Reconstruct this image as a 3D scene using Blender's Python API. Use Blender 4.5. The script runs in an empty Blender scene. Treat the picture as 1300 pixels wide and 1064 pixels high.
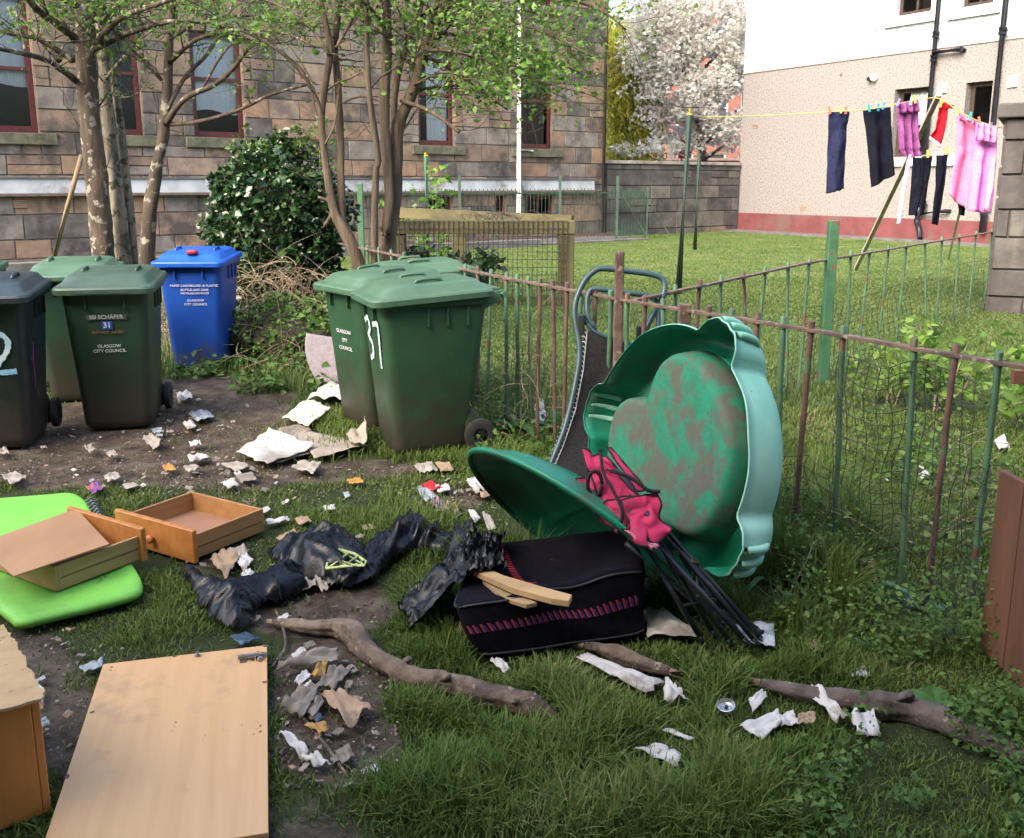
import bpy, math, random
import numpy as np
from mathutils import Vector, Matrix, noise
R = math.radians
random.seed(7); RNG = np.random.default_rng(7)
sc = bpy.context.scene
COL = sc.collection

# ------------------------------------------------------------------ camera
EYE = 1.57; F = 1200.0; CX, CY = 650.0, 487.5; PITCH = math.atan(255.5/F)
cam_d = bpy.data.cameras.new("camera"); cam = bpy.data.objects.new("camera", cam_d); COL.objects.link(cam)
cam.location = (0, 0, EYE); cam.rotation_euler = (math.pi/2-PITCH, 0, 0)
cam_d.sensor_width = 36; cam_d.lens = F/1300*36; cam_d.shift_y = -(532-CY)/1300
cam_d.clip_start = .05; cam_d.clip_end = 600
sc.camera = cam
CP, SP = math.cos(PITCH), math.sin(PITCH)
def ray(px, py):
    x = (px-CX)/F; v = -(py-CY)/F
    return Vector((x, CP+v*SP, v*CP-SP))
def gp(px, py, z=0.0):
    d = ray(px, py); t = (z-EYE)/d.z
    return Vector((d.x*t, d.y*t, z))
def ad(px, py, Y):
    d = ray(px, py); t = Y/d.y
    return Vector((d.x*t, Y, EYE+d.z*t))
def proj(x, y, z):
    dz = z-EYE
    dep = y*CP-dz*SP; v = y*SP+dz*CP
    return CX+F*x/dep, CY-F*v/dep
def lerp(a, b, t): return a+(b-a)*t

# ------------------------------------------------------------------ materials
def _nt(name):
    m = bpy.data.materials.new(name); m.use_nodes = True
    nt = m.node_tree; nt.nodes.clear()
    out = nt.nodes.new('ShaderNodeOutputMaterial'); b = nt.nodes.new('ShaderNodeBsdfPrincipled')
    nt.links.new(b.outputs[0], out.inputs[0])
    return m, nt, b, out
def ramp(nt, fac, stops):
    r = nt.nodes.new('ShaderNodeValToRGB'); el = r.color_ramp.elements
    while len(el) > 1: el.remove(el[0])
    for i, (p, c) in enumerate(stops):
        e = el[0] if i == 0 else el.new(p)
        e.position = p; e.color = (c[0], c[1], c[2], 1)
    nt.links.new(fac, r.inputs[0]); return r.outputs[0]
def noise_n(nt, scale, detail=5, rough=.6, coord='Object', stretch=None, dist=0):
    tc = nt.nodes.new('ShaderNodeTexCoord'); n = nt.nodes.new('ShaderNodeTexNoise')
    n.inputs['Scale'].default_value = scale; n.inputs['Detail'].default_value = detail
    n.inputs['Roughness'].default_value = rough; n.inputs['Distortion'].default_value = dist
    src = tc.outputs[coord]
    if stretch:
        mp = nt.nodes.new('ShaderNodeMapping'); mp.inputs['Scale'].default_value = stretch
        nt.links.new(src, mp.inputs[0]); src = mp.outputs[0]
    nt.links.new(src, n.inputs['Vector'])
    return n.outputs['Fac']
def mixc(nt, fac, a, b):
    m = nt.nodes.new('ShaderNodeMix'); m.data_type = 'RGBA'
    if isinstance(fac, float): m.inputs[0].default_value = fac
    else: nt.links.new(fac, m.inputs[0])
    for i, c in ((6, a), (7, b)):
        if hasattr(c, 'default_value') or hasattr(c, 'links'): nt.links.new(c, m.inputs[i])
        else: m.inputs[i].default_value = (c[0], c[1], c[2], 1)
    return m.outputs[2]
def mathn(nt, op, a, b=None, c=None, clamp=False):
    m = nt.nodes.new('ShaderNodeMath'); m.operation = op; m.use_clamp = clamp
    for i, v in enumerate((a, b, c)):
        if v is None: continue
        if isinstance(v, (int, float)): m.inputs[i].default_value = v
        else: nt.links.new(v, m.inputs[i])
    return m.outputs[0]
def bump(nt, b, h, strength=.3, dist=.01):
    bp = nt.nodes.new('ShaderNodeBump'); bp.inputs['Strength'].default_value = strength
    bp.inputs['Distance'].default_value = dist
    nt.links.new(h, bp.inputs['Height']); nt.links.new(bp.outputs[0], b.inputs['Normal'])
MC = {}
def M(name, c1, c2=None, scale=8, rough=.7, bs=.2, bd=.005, bscale=None, metal=0, stretch=None,
      grime=None, gz=None, spots=None, spotscale=20, spotthr=.6, trans=0, detail=6, spec=.5):
    """noise-mottled paint/wood/cloth; grime=(colour, amount); gz=(z_lo,z_hi,colour) mud near the base; spots = chips of a third colour"""
    if name in MC: return MC[name]
    m, nt, b, out = _nt(name)
    c2 = c2 or tuple(x*.75 for x in c1)
    n1 = noise_n(nt, scale, detail, .6, stretch=stretch)
    col = ramp(nt, n1, [(.37, c2), (.63, c1)])
    if grime:
        n2 = noise_n(nt, scale*.35, 8, .7)
        t_ = .61-.13*grime[1]; f = ramp(nt, n2, [(t_-.04, (0, 0, 0)), (t_+.06, (1, 1, 1))])
        col = mixc(nt, mathn(nt, 'MULTIPLY', f, .85), col, grime[0])
    if spots:
        n3 = noise_n(nt, spotscale, 4, .6)
        f = ramp(nt, n3, [(spotthr, (0, 0, 0)), (spotthr+.03, (1, 1, 1))])
        col = mixc(nt, f, col, spots)
    if gz:
        tc = nt.nodes.new('ShaderNodeTexCoord'); sp = nt.nodes.new('ShaderNodeSeparateXYZ')
        nt.links.new(tc.outputs['Object'], sp.inputs[0])
        n4 = noise_n(nt, 9, 6, .7)
        z = mathn(nt, 'ADD', sp.outputs[2], mathn(nt, 'MULTIPLY', mathn(nt, 'SUBTRACT', n4, .5), -1.1))
        mr = nt.nodes.new('ShaderNodeMapRange'); mr.inputs[1].default_value = gz[0]; mr.inputs[2].default_value = gz[1]
        mr.inputs[3].default_value = .9; mr.inputs[4].default_value = 0
        nt.links.new(z, mr.inputs[0])
        col = mixc(nt, mr.outputs[0], col, gz[2])
    nt.links.new(col, b.inputs['Base Color'])
    rn = noise_n(nt, scale*1.7, 4)
    nt.links.new(mathn(nt, 'MULTIPLY_ADD', rn, .25, rough-.12, clamp=True), b.inputs['Roughness'])
    b.inputs['Metallic'].default_value = metal
    b.inputs['Specular IOR Level'].default_value = spec
    if trans: b.inputs['Transmission Weight'].default_value = trans
    bn = noise_n(nt, bscale or scale*3, 6, .65, stretch=stretch)
    bump(nt, b, bn, bs, bd)
    MC[name] = m; return m

def leafmat(name, cols, rough=.45, transl=.35, attr='rnd', spec=.4):
    if name in MC: return MC[name]
    m, nt, b, out = _nt(name)
    a = nt.nodes.new('ShaderNodeAttribute'); a.attribute_name = attr
    n = len(cols)
    col = ramp(nt, a.outputs['Fac'], [(i/max(1, n-1), c) for i, c in enumerate(cols)])
    nt.links.new(col, b.inputs['Base Color']); b.inputs['Roughness'].default_value = rough
    b.inputs['Specular IOR Level'].default_value = spec
    t = nt.nodes.new('ShaderNodeBsdfTranslucent'); nt.links.new(col, t.inputs[0])
    mx = nt.nodes.new('ShaderNodeMixShader'); mx.inputs[0].default_value = transl
    nt.links.new(b.outputs[0], mx.inputs[1]); nt.links.new(t.outputs[0], mx.inputs[2])
    nt.links.new(mx.outputs[0], out.inputs[0])
    MC[name] = m; return m

# ------------------------------------------------------------------ mesh builder
def frame_from(d, up=Vector((0, 0, 1))):
    d = d.normalized()
    s = d.cross(up)
    if s.length < 1e-3: s = d.cross(Vector((1, 0, 0)))
    s.normalize(); return s, s.cross(d).normalized()
class MB:
    def __init__(s): s.v = []; s.f = []; s.m = []
    def add(s, vs, fs, mi=0, T=None):
        o = len(s.v)
        s.v += [tuple(T @ Vector(v)) for v in vs] if T is not None else [tuple(v) for v in vs]
        s.f += [tuple(i+o for i in f) for f in fs]; s.m += [mi]*len(fs); return s
    def box(s, x0, x1, y0, y1, z0, z1, mi=0, T=None, b=0.0):
        if b <= 0:
            vs = [(x, y, z) for z in (z0, z1) for (x, y) in ((x0, y0), (x1, y0), (x1, y1), (x0, y1))]
            return s.add(vs, [(3, 2, 1, 0), (4, 5, 6, 7), (0, 1, 5, 4), (1, 2, 6, 5), (2, 3, 7, 6), (3, 0, 4, 7)], mi, T)
        def ring(i, z):
            return [(x0+i+b, y0+i, z), (x1-i-b, y0+i, z), (x1-i, y0+i+b, z), (x1-i, y1-i-b, z), (x1-i-b, y1-i, z), (x0+i+b, y1-i, z), (x0+i, y1-i-b, z), (x0+i, y0+i+b, z)]
        rings = [ring(b*.7, z0), ring(0, z0+b), ring(0, z1-b), ring(b*.7, z1)]
        vs = sum(rings, []); fs = [tuple(range(7, -1, -1)), tuple(range(24, 32))]
        for r in range(3):
            for k in range(8):
                fs.append((r*8+k, r*8+(k+1) % 8, (r+1)*8+(k+1) % 8, (r+1)*8+k))
        return s.add(vs, fs, mi, T)
    def loft(s, rings, mi=0, cap=True, closed=True, T=None, cap0=None, cap1=None):
        n = len(rings[0]); vs = [v for r in rings for v in r]; fs = []
        for r in range(len(rings)-1):
            for k in range(n if closed else n-1):
                fs.append((r*n+k, r*n+(k+1) % n, (r+1)*n+(k+1) % n, (r+1)*n+k))
        if (cap if cap0 is None else cap0): fs.append(tuple(range(n-1, -1, -1)))
        if (cap if cap1 is None else cap1): fs.append(tuple(range((len(rings)-1)*n, len(rings)*n)))
        return s.add(vs, fs, mi, T)
    def tube(s, path, r, n=8, mi=0, cap=True, T=None, wob=0):
        path = [Vector(p) for p in path]
        if isinstance(r, (int, float)): r = [r]*len(path)
        rings = []; up = None
        for i, p in enumerate(path):
            d = (path[min(i+1, len(path)-1)]-path[max(i-1, 0)])
            if d.length < 1e-9: d = Vector((0, 0, 1))
            d.normalize()
            if up is None: a, bb = frame_from(d)
            else:
                a = (up-d*up.dot(d))
                if a.length < 1e-4: a, _ = frame_from(d)
                a.normalize(); bb = d.cross(a)
            up = a
            rings.append([p+(a*math.cos(t)+bb*math.sin(t))*(r[i]*(1+wob*noise.noise(p*6+Vector((k*1.7, 0, 0)))+wob*.35*noise.noise(p*31+Vector((0, k*2.3, 0))))) for k in range(n) for t in (2*math.pi*k/n,)])
        return s.loft(rings, mi, cap, True, T)
    def beam(s, p, q, w, h, mi=0, up=(0, 0, 1)):
        p = Vector(p); q = Vector(q); a, b = frame_from(q-p, Vector(up))
        a *= w/2; b *= h/2
        return s.loft([[c-a-b, c+a-b, c+a+b, c-a+b] for c in (p, q)], mi)
    def prism(s, poly, z0, z1, mi=0, T=None):
        return s.loft([[(x, y, z0) for x, y in poly], [(x, y, z1) for x, y in poly]], mi, True, True, T)
    def grid(s, fn, nu, nv, mi=0, T=None, thick=0):
        vs = [fn(i/nu, j/nv) for j in range(nv+1) for i in range(nu+1)]
        fs = [(j*(nu+1)+i, j*(nu+1)+i+1, (j+1)*(nu+1)+i+1, (j+1)*(nu+1)+i) for j in range(nv) for i in range(nu)]
        return s.add(vs, fs, mi, T)
    def build(s, name, mats, parent=None, smooth=False, bevel=0, solid=0, subd=0, angle=None, disp=None):
        me = bpy.data.meshes.new(name); me.from_pydata([tuple(v) for v in s.v], [], s.f)
        if not isinstance(mats, (list, tuple)): mats = [mats]
        for m in mats: me.materials.append(m)
        me.polygons.foreach_set('material_index', s.m)
        me.update()
        o = bpy.data.objects.new(name, me); COL.objects.link(o)
        if parent is not None: o.parent = parent
        if smooth:
            if angle: me.shade_smooth() if hasattr(me, 'shade_smooth') else None; me.set_sharp_from_angle(angle=R(angle))
            else: me.polygons.foreach_set('use_smooth', [True]*len(me.polygons))
        if bevel:
            b = o.modifiers.new('b', 'BEVEL'); b.width = bevel; b.segments = 2; b.limit_method = 'ANGLE'; b.angle_limit = R(40)
        if solid:
            b = o.modifiers.new('s', 'SOLIDIFY'); b.thickness = solid; b.offset = 0
        if subd:
            b = o.modifiers.new('u', 'SUBSURF'); b.levels = subd; b.render_levels = subd
        return o
def tag(o, label=None, cat=None, group=None, kind=None):
    if label: o['label'] = label
    if cat: o['category'] = cat
    if group: o['group'] = group
    if kind: o['kind'] = kind
    return o
def thing(name, loc, label, cat, rz=0, group=None, rot=None):
    o = bpy.data.objects.new(name, None); COL.objects.link(o); o.empty_display_size = .1
    o.location = loc; o.rotation_euler = rot if rot else (0, 0, rz)
    return tag(o, label, cat, group)
def basis(o, origin, X, Y, Z):
    m = Matrix.Identity(4)
    for i, a in enumerate((X, Y, Z)):
        for j in range(3): m[j][i] = a[j]
    m.translation = origin; o.matrix_world = m; return o
def rebase(o, p):
    """move a top-level mesh's origin to p without moving its vertices in the world"""
    o.data.transform(Matrix.Translation(-Vector(p))); o.location = p; return o
def npmesh(name, V, Fc, mats, parent=None, mi=None, rnd=None, smooth=False):
    """V (n,3), Fc (m,k) equal sided faces"""
    me = bpy.data.meshes.new(name); n = len(V); m, k = Fc.shape
    me.vertices.add(n); me.vertices.foreach_set('co', np.ascontiguousarray(V, dtype=np.float32).ravel())
    me.loops.add(m*k); me.loops.foreach_set('vertex_index', np.ascontiguousarray(Fc, dtype=np.int32).ravel())
    me.polygons.add(m); me.polygons.foreach_set('loop_start', np.arange(0, m*k, k, dtype=np.int32))
    me.polygons.foreach_set('loop_total', np.full(m, k, dtype=np.int32))
    if not isinstance(mats, (list, tuple)): mats = [mats]
    for t in mats: me.materials.append(t)
    if mi is not None: me.polygons.foreach_set('material_index', np.ascontiguousarray(mi, dtype=np.int32))
    if smooth: me.polygons.foreach_set('use_smooth', np.ones(m, dtype=bool))
    me.update(calc_edges=True)
    if rnd is not None:
        a = me.attributes.new('rnd', 'FLOAT', 'POINT'); a.data.foreach_set('value', np.ascontiguousarray(rnd, dtype=np.float32))
    o = bpy.data.objects.new(name, me); COL.objects.link(o)
    if parent is not None: o.parent = parent
    return o
_G = RNG.random((256, 256))
def vnoise(x, y, s=1.0, seed=0):
    x = np.asarray(x)*s+seed*17.3; y = np.asarray(y)*s+seed*9.1
    xi = np.floor(x).astype(int); yi = np.floor(y).astype(int); fx = x-xi; fy = y-yi
    fx = fx*fx*(3-2*fx); fy = fy*fy*(3-2*fy)
    g = lambda a, b: _G[a % 256, b % 256]
    return (g(xi, yi)*(1-fx)+g(xi+1, yi)*fx)*(1-fy)+(g(xi, yi+1)*(1-fx)+g(xi+1, yi+1)*fx)*fy
def fbm(x, y, s=1.0, seed=0, o=4):
    t = 0; a = .5
    for i in range(o): t = t+a*vnoise(x, y, s*2**i, seed+i); a *= .5
    return t/(1-.5**o)
def leaves(name, P, size, mat, parent=None, droop=.3, aspect=1.5, fold=True, nrm=None, jit=.35):
    """leaf-shaped faces (a folded diamond, 2 tris + tip) at points P (n,3)"""
    n = len(P); P = np.asarray(P, dtype=float)
    d = RNG.normal(size=(n, 3)); d[:, 2] = d[:, 2]*.5-droop; d /= np.linalg.norm(d, axis=1, keepdims=True)
    u = RNG.normal(size=(n, 3)) if nrm is None else np.asarray(nrm)+RNG.normal(size=(n, 3))*.45
    s = np.cross(d, u); s /= np.linalg.norm(s, axis=1, keepdims=True)+1e-9
    nn = np.cross(s, d)
    L = (size*(1+jit*RNG.normal(size=n)).clip(.4, 2))[:, None]; W = L/aspect/2
    base = P; tip = P+d*L-nn*L*.12
    l = P+d*L*.42+s*W+nn*W*.35; r = P+d*L*.42-s*W+nn*W*.35
    V = np.stack([base, l, tip, r], 1).reshape(-1, 3)
    Fc = (np.arange(n)*4)[:, None]+np.array([[0, 1, 2, 3]])
    F3 = np.concatenate([(np.arange(n)*4)[:, None]+np.array([[0, 1, 2]]), (np.arange(n)*4)[:, None]+np.array([[0, 2, 3]])])
    rv = np.repeat(RNG.random(n), 4)
    return npmesh(name, V, F3 if fold else Fc, mat, parent, rnd=rv)
def smooth_path(pts, k=4):
    pts = [Vector(p) for p in pts]; out = []
    for i in range(len(pts)-1):
        p0 = pts[max(i-1, 0)]; p1 = pts[i]; p2 = pts[i+1]; p3 = pts[min(i+2, len(pts)-1)]
        for j in range(k):
            t = j/k
            out.append(.5*((2*p1)+(p2-p0)*t+(2*p0-5*p1+4*p2-p3)*t*t+(3*p1-p0-3*p2+p3)*t**3))
    out.append(pts[-1]); return out
def text_mesh(body, size, mat, parent, loc, rot, name='lettering', extrude=.0008, xs=1, track=1, bold=0):
    cu = bpy.data.curves.new(name, 'FONT'); cu.body = body; cu.size = size; cu.extrude = extrude
    cu.align_x = 'CENTER'; cu.align_y = 'CENTER'; cu.space_character = track; cu.offset = bold
    t = bpy.data.objects.new('tmp', cu); COL.objects.link(t)
    bpy.context.view_layer.update()
    me = bpy.data.meshes.new_from_object(t.evaluated_get(bpy.context.evaluated_depsgraph_get()))
    bpy.data.objects.remove(t); me.materials.clear(); me.materials.append(mat)
    o = bpy.data.objects.new(name, me); COL.objects.link(o); o.parent = parent
    o.location = loc; o.rotation_euler = rot; o.scale = (xs, 1, 1); return o

# ------------------------------------------------------------------ light
w = bpy.data.worlds.new("World"); sc.world = w; w.use_nodes = True
nt = w.node_tree; nt.nodes.clear()
sky = nt.nodes.new('ShaderNodeTexSky'); sky.sky_type = 'NISHITA'; sky.sun_disc = False
SUN_EL, SUN_AZ = R(40), R(-138)          # azimuth from +Y (north) clockwise towards +X
sky.sun_elevation = SUN_EL; sky.sun_rotation = SUN_AZ
sky.air_density = 1.0; sky.dust_density = 6.0; sky.ozone_density = 1.0
bg = nt.nodes.new('ShaderNodeBackground'); bg.inputs[1].default_value = .15
wo = nt.nodes.new('ShaderNodeOutputWorld'); nt.links.new(sky.outputs[0], bg.inputs[0]); nt.links.new(bg.outputs[0], wo.inputs[0])
sd = bpy.data.lights.new('sun', 'SUN'); sd.energy = .28; sd.angle = R(24); sd.color = (1, .97, .93)
so = bpy.data.objects.new('sun', sd); COL.objects.link(so)
dirv = Vector((math.sin(SUN_AZ)*math.cos(SUN_EL), math.cos(SUN_AZ)*math.cos(SUN_EL), math.sin(SUN_EL)))
so.rotation_euler = dirv.to_track_quat('Z', 'Y').to_euler()
sc.view_settings.view_transform = 'Standard'; sc.view_settings.look = 'None'
sc.view_settings.exposure = 2.25; sc.view_settings.gamma = 1
sc.cycles.use_denoising = True
sc.cycles.max_bounces = 6; sc.cycles.transparent_max_bounces = 8
# ------------------------------------------------------------------ ground
DIRT = [(120,560,250,48,1.1),(60,592,150,22,.9),(250,515,120,40,1),(300,596,190,20,.8),(470,592,90,12,.7),(40,880,60,80,.8),(95,920,40,90,.7),
        (400,765,110,40,1.1),(415,865,80,60,1.1),(430,945,80,50,1.1),(275,725,60,28,.6),(570,640,60,22,.55),(400,1040,120,50,.6),(150,840,50,20,.4),(660,600,60,18,.3),(1000,760,50,22,.5),(1050,790,30,14,.35)]
LUSH = [(650,770,130,60,.16),(620,860,140,60,.09),(560,760,60,60,.12),(850,930,220,60,.085),(760,1010,300,60,.07),(1030,700,80,110,.19),(520,660,110,30,.06),(640,560,55,60,.13),(390,470,90,40,.15),(900,800,120,50,.09),
        (1000,880,120,60,.09),(300,480,60,30,.13),(215,440,20,50,.12),(960,620,50,90,.14),(180,770,120,40,.03),(620,480,40,70,.14)]
def field(px, py, L):
    t = np.zeros_like(px)
    for cx, cy, rx, ry, wt in L:
        d = ((px-cx)/rx)**2+((py-cy)/ry)**2
        t = np.maximum(t, wt*np.clip(1.35-d*.9, 0, 1))
    return t
def nproj(x, y, z=0):
    dz = z-EYE; dep = np.maximum(y*CP-dz*SP, .05); v = y*SP+dz*CP
    return CX+F*x/dep, CY-F*v/dep
def dirtf(x, y):
    px, py = nproj(x, y)
    d = field(px, py, DIRT); d = np.where(y < 1.2, 0, d)
    return np.clip(d+(fbm(x, y, 3.5, 3)-.5)*1.5*np.clip(d*2.5, .0, 1), 0, 1)
def gz(x, y):
    a = np.clip((y-1.)/2, 0, 1)
    return -.004-.03*fbm(x, y, 1.3, 5, 3)*a+.012*(fbm(x, y, 9, 8, 3)-.5)*np.clip((12-y)/4, 0, 1)
ys = [-8.0]
while ys[-1] < 400:
    y = ys[-1]; ys.append(y+(.5 if y < .8 else .022+.011*max(0, y-1.5)**1.35))
ys = np.array(ys); xs = np.linspace(-1, 1, 301)
XX = xs[None, :]*(3.2+.75*np.maximum(ys, 0))[:, None]; YY = np.repeat(ys[:, None], len(xs), 1)
ZZ = gz(XX, YY); ny, nx = XX.shape
idx = np.arange(ny*nx).reshape(ny, nx)
FQ = np.stack([idx[:-1, :-1], idx[:-1, 1:], idx[1:, 1:], idx[1:, :-1]], -1).reshape(-1, 4)
m, nt, b, out = _nt('soil')
at = nt.nodes.new('ShaderNodeAttribute'); at.attribute_name = 'rnd'
n1 = noise_n(nt, 6, 8, .7); n2 = noise_n(nt, 45, 6, .7); n3 = noise_n(nt, 1.1, 4)
soil = ramp(nt, n1, [(.36, (.038, .028, .02)), (.5, (.08, .06, .043)), (.64, (.15, .118, .09))])
soil = mixc(nt, ramp(nt, n2, [(.5, (0, 0, 0)), (.8, (.6, .6, .6))]), soil, (.17, .14, .115))
thatch = ramp(nt, n1, [(.3, (.018, .03, .008)), (.7, (.05, .06, .02))])
far = ramp(nt, n3, [(.38, (.06, .10, .02)), (.5, (.085, .135, .03)), (.62, (.13, .15, .045))])
tc = nt.nodes.new('ShaderNodeTexCoord'); sx = nt.nodes.new('ShaderNodeSeparateXYZ'); nt.links.new(tc.outputs['Object'], sx.inputs[0])
mr = nt.nodes.new('ShaderNodeMapRange'); mr.inputs[1].default_value = 6; mr.inputs[2].default_value = 10; nt.links.new(sx.outputs[1], mr.inputs[0])
cg = mixc(nt, mr.outputs[0], thatch, far)
fd = mathn(nt, 'ADD', at.outputs['Fac'], mathn(nt, 'MULTIPLY', mathn(nt, 'SUBTRACT', n2, .5), .8))
cc = mixc(nt, ramp(nt, fd, [(.28, (0, 0, 0)), (.5, (1, 1, 1))]), cg, soil)
nt.links.new(cc, b.inputs['Base Color']); b.inputs['Roughness'].default_value = .9; b.inputs['Specular IOR Level'].default_value = .25
bump(nt, b, mathn(nt, 'ADD', n1, mathn(nt, 'MULTIPLY', n2, .5)), .9, .03)
g = npmesh('ground', np.stack([XX, YY, ZZ], -1).reshape(-1, 3), FQ, m, rnd=dirtf(XX, YY).ravel(), smooth=True)
tag(g, kind='structure')

# ------------------------------------------------------------------ grass
def blades(name, N, box, hfun, wid, mat, keep, curl=.5, segs=3):
    x0, x1, y0, y1 = box
    u = RNG.random(N); y = y0+(y1-y0)*u**1.0
    # scatter in picture-independent ground space, thinning with distance
    half = .70*y+1.1
    x = (RNG.random(N)*2-1)*half
    k = keep(x, y); s = RNG.random(N) < k
    x, y = x[s], y[s]; n = len(x)
    h = hfun(x, y)*(.55+.75*RNG.random(n)); wd = wid(y)*(.7+.6*RNG.random(n))
    a = RNG.random(n)*6.283; dx, dy = np.cos(a), np.sin(a)
    lean = (RNG.random(n)**1.3)*curl*h*1.25
    z0 = gz(x, y)-.006
    Vs = []
    ts = [0, .45, .8, 1.0][:segs+1]
    for t in ts:
        bx = x+dx*lean*t*t; by = y+dy*lean*t*t; bz = z0+h*(t-.28*t*t*(lean/np.maximum(h, 1e-3)))
        wt = wd*(1-t*.35) if t < 1 else 0
        if t < 1:
            Vs.append(np.stack([bx-dy*wt/2, by+dx*wt/2, bz], -1)); Vs.append(np.stack([bx+dy*wt/2, by-dx*wt/2, bz], -1))
        else: Vs.append(np.stack([bx, by, bz], -1))
    V = np.stack(Vs, 1); kk = V.shape[1]; V = V.reshape(-1, 3)
    base = (np.arange(n)*kk)[:, None]; tri = []
    for q in range(segs-1): tri += [[2*q, 2*q+1, 2*q+3], [2*q, 2*q+3, 2*q+2]]
    tri.append([2*(segs-1), 2*(segs-1)+1, 2*segs])
    Fc = np.concatenate([base+np.array([t]) for t in tri])
    rv = np.clip(.5*RNG.random(n)+.7*fbm(x, y, 1.7, 2)-.1, 0, 1)
    return npmesh(name, V, Fc, mat, rnd=np.repeat(rv, kk))
gm = leafmat('grass_blade', [(.06, .105, .022), (.09, .15, .03), (.125, .19, .04), (.175, .225, .06), (.38, .33, .18)], rough=.6, transl=.3, spec=.2)
lm = leafmat('lawn_blade', [(.085, .135, .035), (.10, .15, .038), (.115, .17, .042), (.13, .185, .055)], rough=.55, transl=.35)
def in_lawn(x, y):
    # beyond both railings: mown lawn
    return (y > 5.2+.75*np.maximum(x-.6, 0)) & (x > -1.6)
CLEAR = [(347,790,395,797),(395,797,445,800),(445,800,505,850),(505,850,600,878),(600,878,706,908),(745,822,800,838),(800,838,850,855),(968,868,1080,889),(1080,889,1150,900),(1150,900,1290,955),
         (620,835,820,808),(470,728,560,735),(560,735,600,775),(572,765,620,835),(735,835,845,885),(845,870,875,895),(940,930,1010,915),(1030,885,1110,930),(805,955,866,970),(905,815,965,822),(840,930,880,938),(922,898,922,900),(950,890,970,900),(822,795,890,800),(925,808,984,808),(245,718,340,672),(100,800,180,755),(1,790,100,782),(600,640,700,700),(1120,745,1200,780)]
def clearf(px, py):
    t = np.ones_like(px)
    for x0, y0, x1, y1 in CLEAR:
        dx, dy = x1-x0, y1-y0; k = np.clip(((px-x0)*dx+(py-y0)*dy)/(dx*dx+dy*dy+1e-6), 0, 1)
        ex = px-(x0+k*dx); ey = (py-(y0+k*dy))
        ey = np.where(ey > 0, ey/34, -ey/14); d = np.sqrt((ex/18)**2+ey**2)
        t = np.minimum(t, .36+.64*np.clip((d-.7)/.8, 0, 1))
    return t
def hn(x, y):
    px, py = nproj(x, y); hh = .032+field(px, py, LUSH)
    cl = fbm(x, y, 4.5, 11, 3)
    hh = hh*(.45+1.1*cl)*clearf(px, py)
    return np.where(in_lawn(x, y), np.where(y < 7.5, .07, .04), hh)
def kn(x, y):
    d = dirtf(x, y); px, py = nproj(x, y)
    k = np.clip(1-1.6*d, .045, 1)
    patch = fbm(x, y, 2.6, 21, 3)
    k = k*np.clip((patch-.30)*5+.2*(px > 480), .10, 1)
    k = np.where((px > 480) & (d < .3), np.maximum(k, .6), k*.9)
    foot = (py > 728+(824-px)*.06) & (py < 842-(px-606)*.14) & (px > 600) & (px < 826)
    k = np.where(foot, 0, k)
    return np.where((py < 300) & (y < 2), 0, k)
for nm, N, bx, wd in (('grass', 520000, (0, 0, 1.35, 6.5), lambda y: .0028+.0006*y),):
    tag(blades(nm, N, bx, hn, wd, gm, lambda x, y: kn(x, y)*(.45+.55*np.clip(3.5/y, 0, 1)), .9), kind='stuff')
tag(blades('lawn_grass', 300000, (0, 0, 6.5, 16), hn, lambda y: .004+.0010*y, lm, lambda x, y: np.where(in_lawn(x, y), .95, np.clip(1-1.6*dirtf(x, y), 0, 1)*.6), .8, 2), kind='stuff')
tag(blades('lawn_grass', 170000, (0, 0, 16, 31), lambda x, y: .04+0*x, lambda y: .018+0*y, lm, lambda x, y: np.where((x > -4) & (x < (gp(935, 292).x+(31-y)*.5)), 1, 0), .8, 1+1), kind='stuff')

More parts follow.
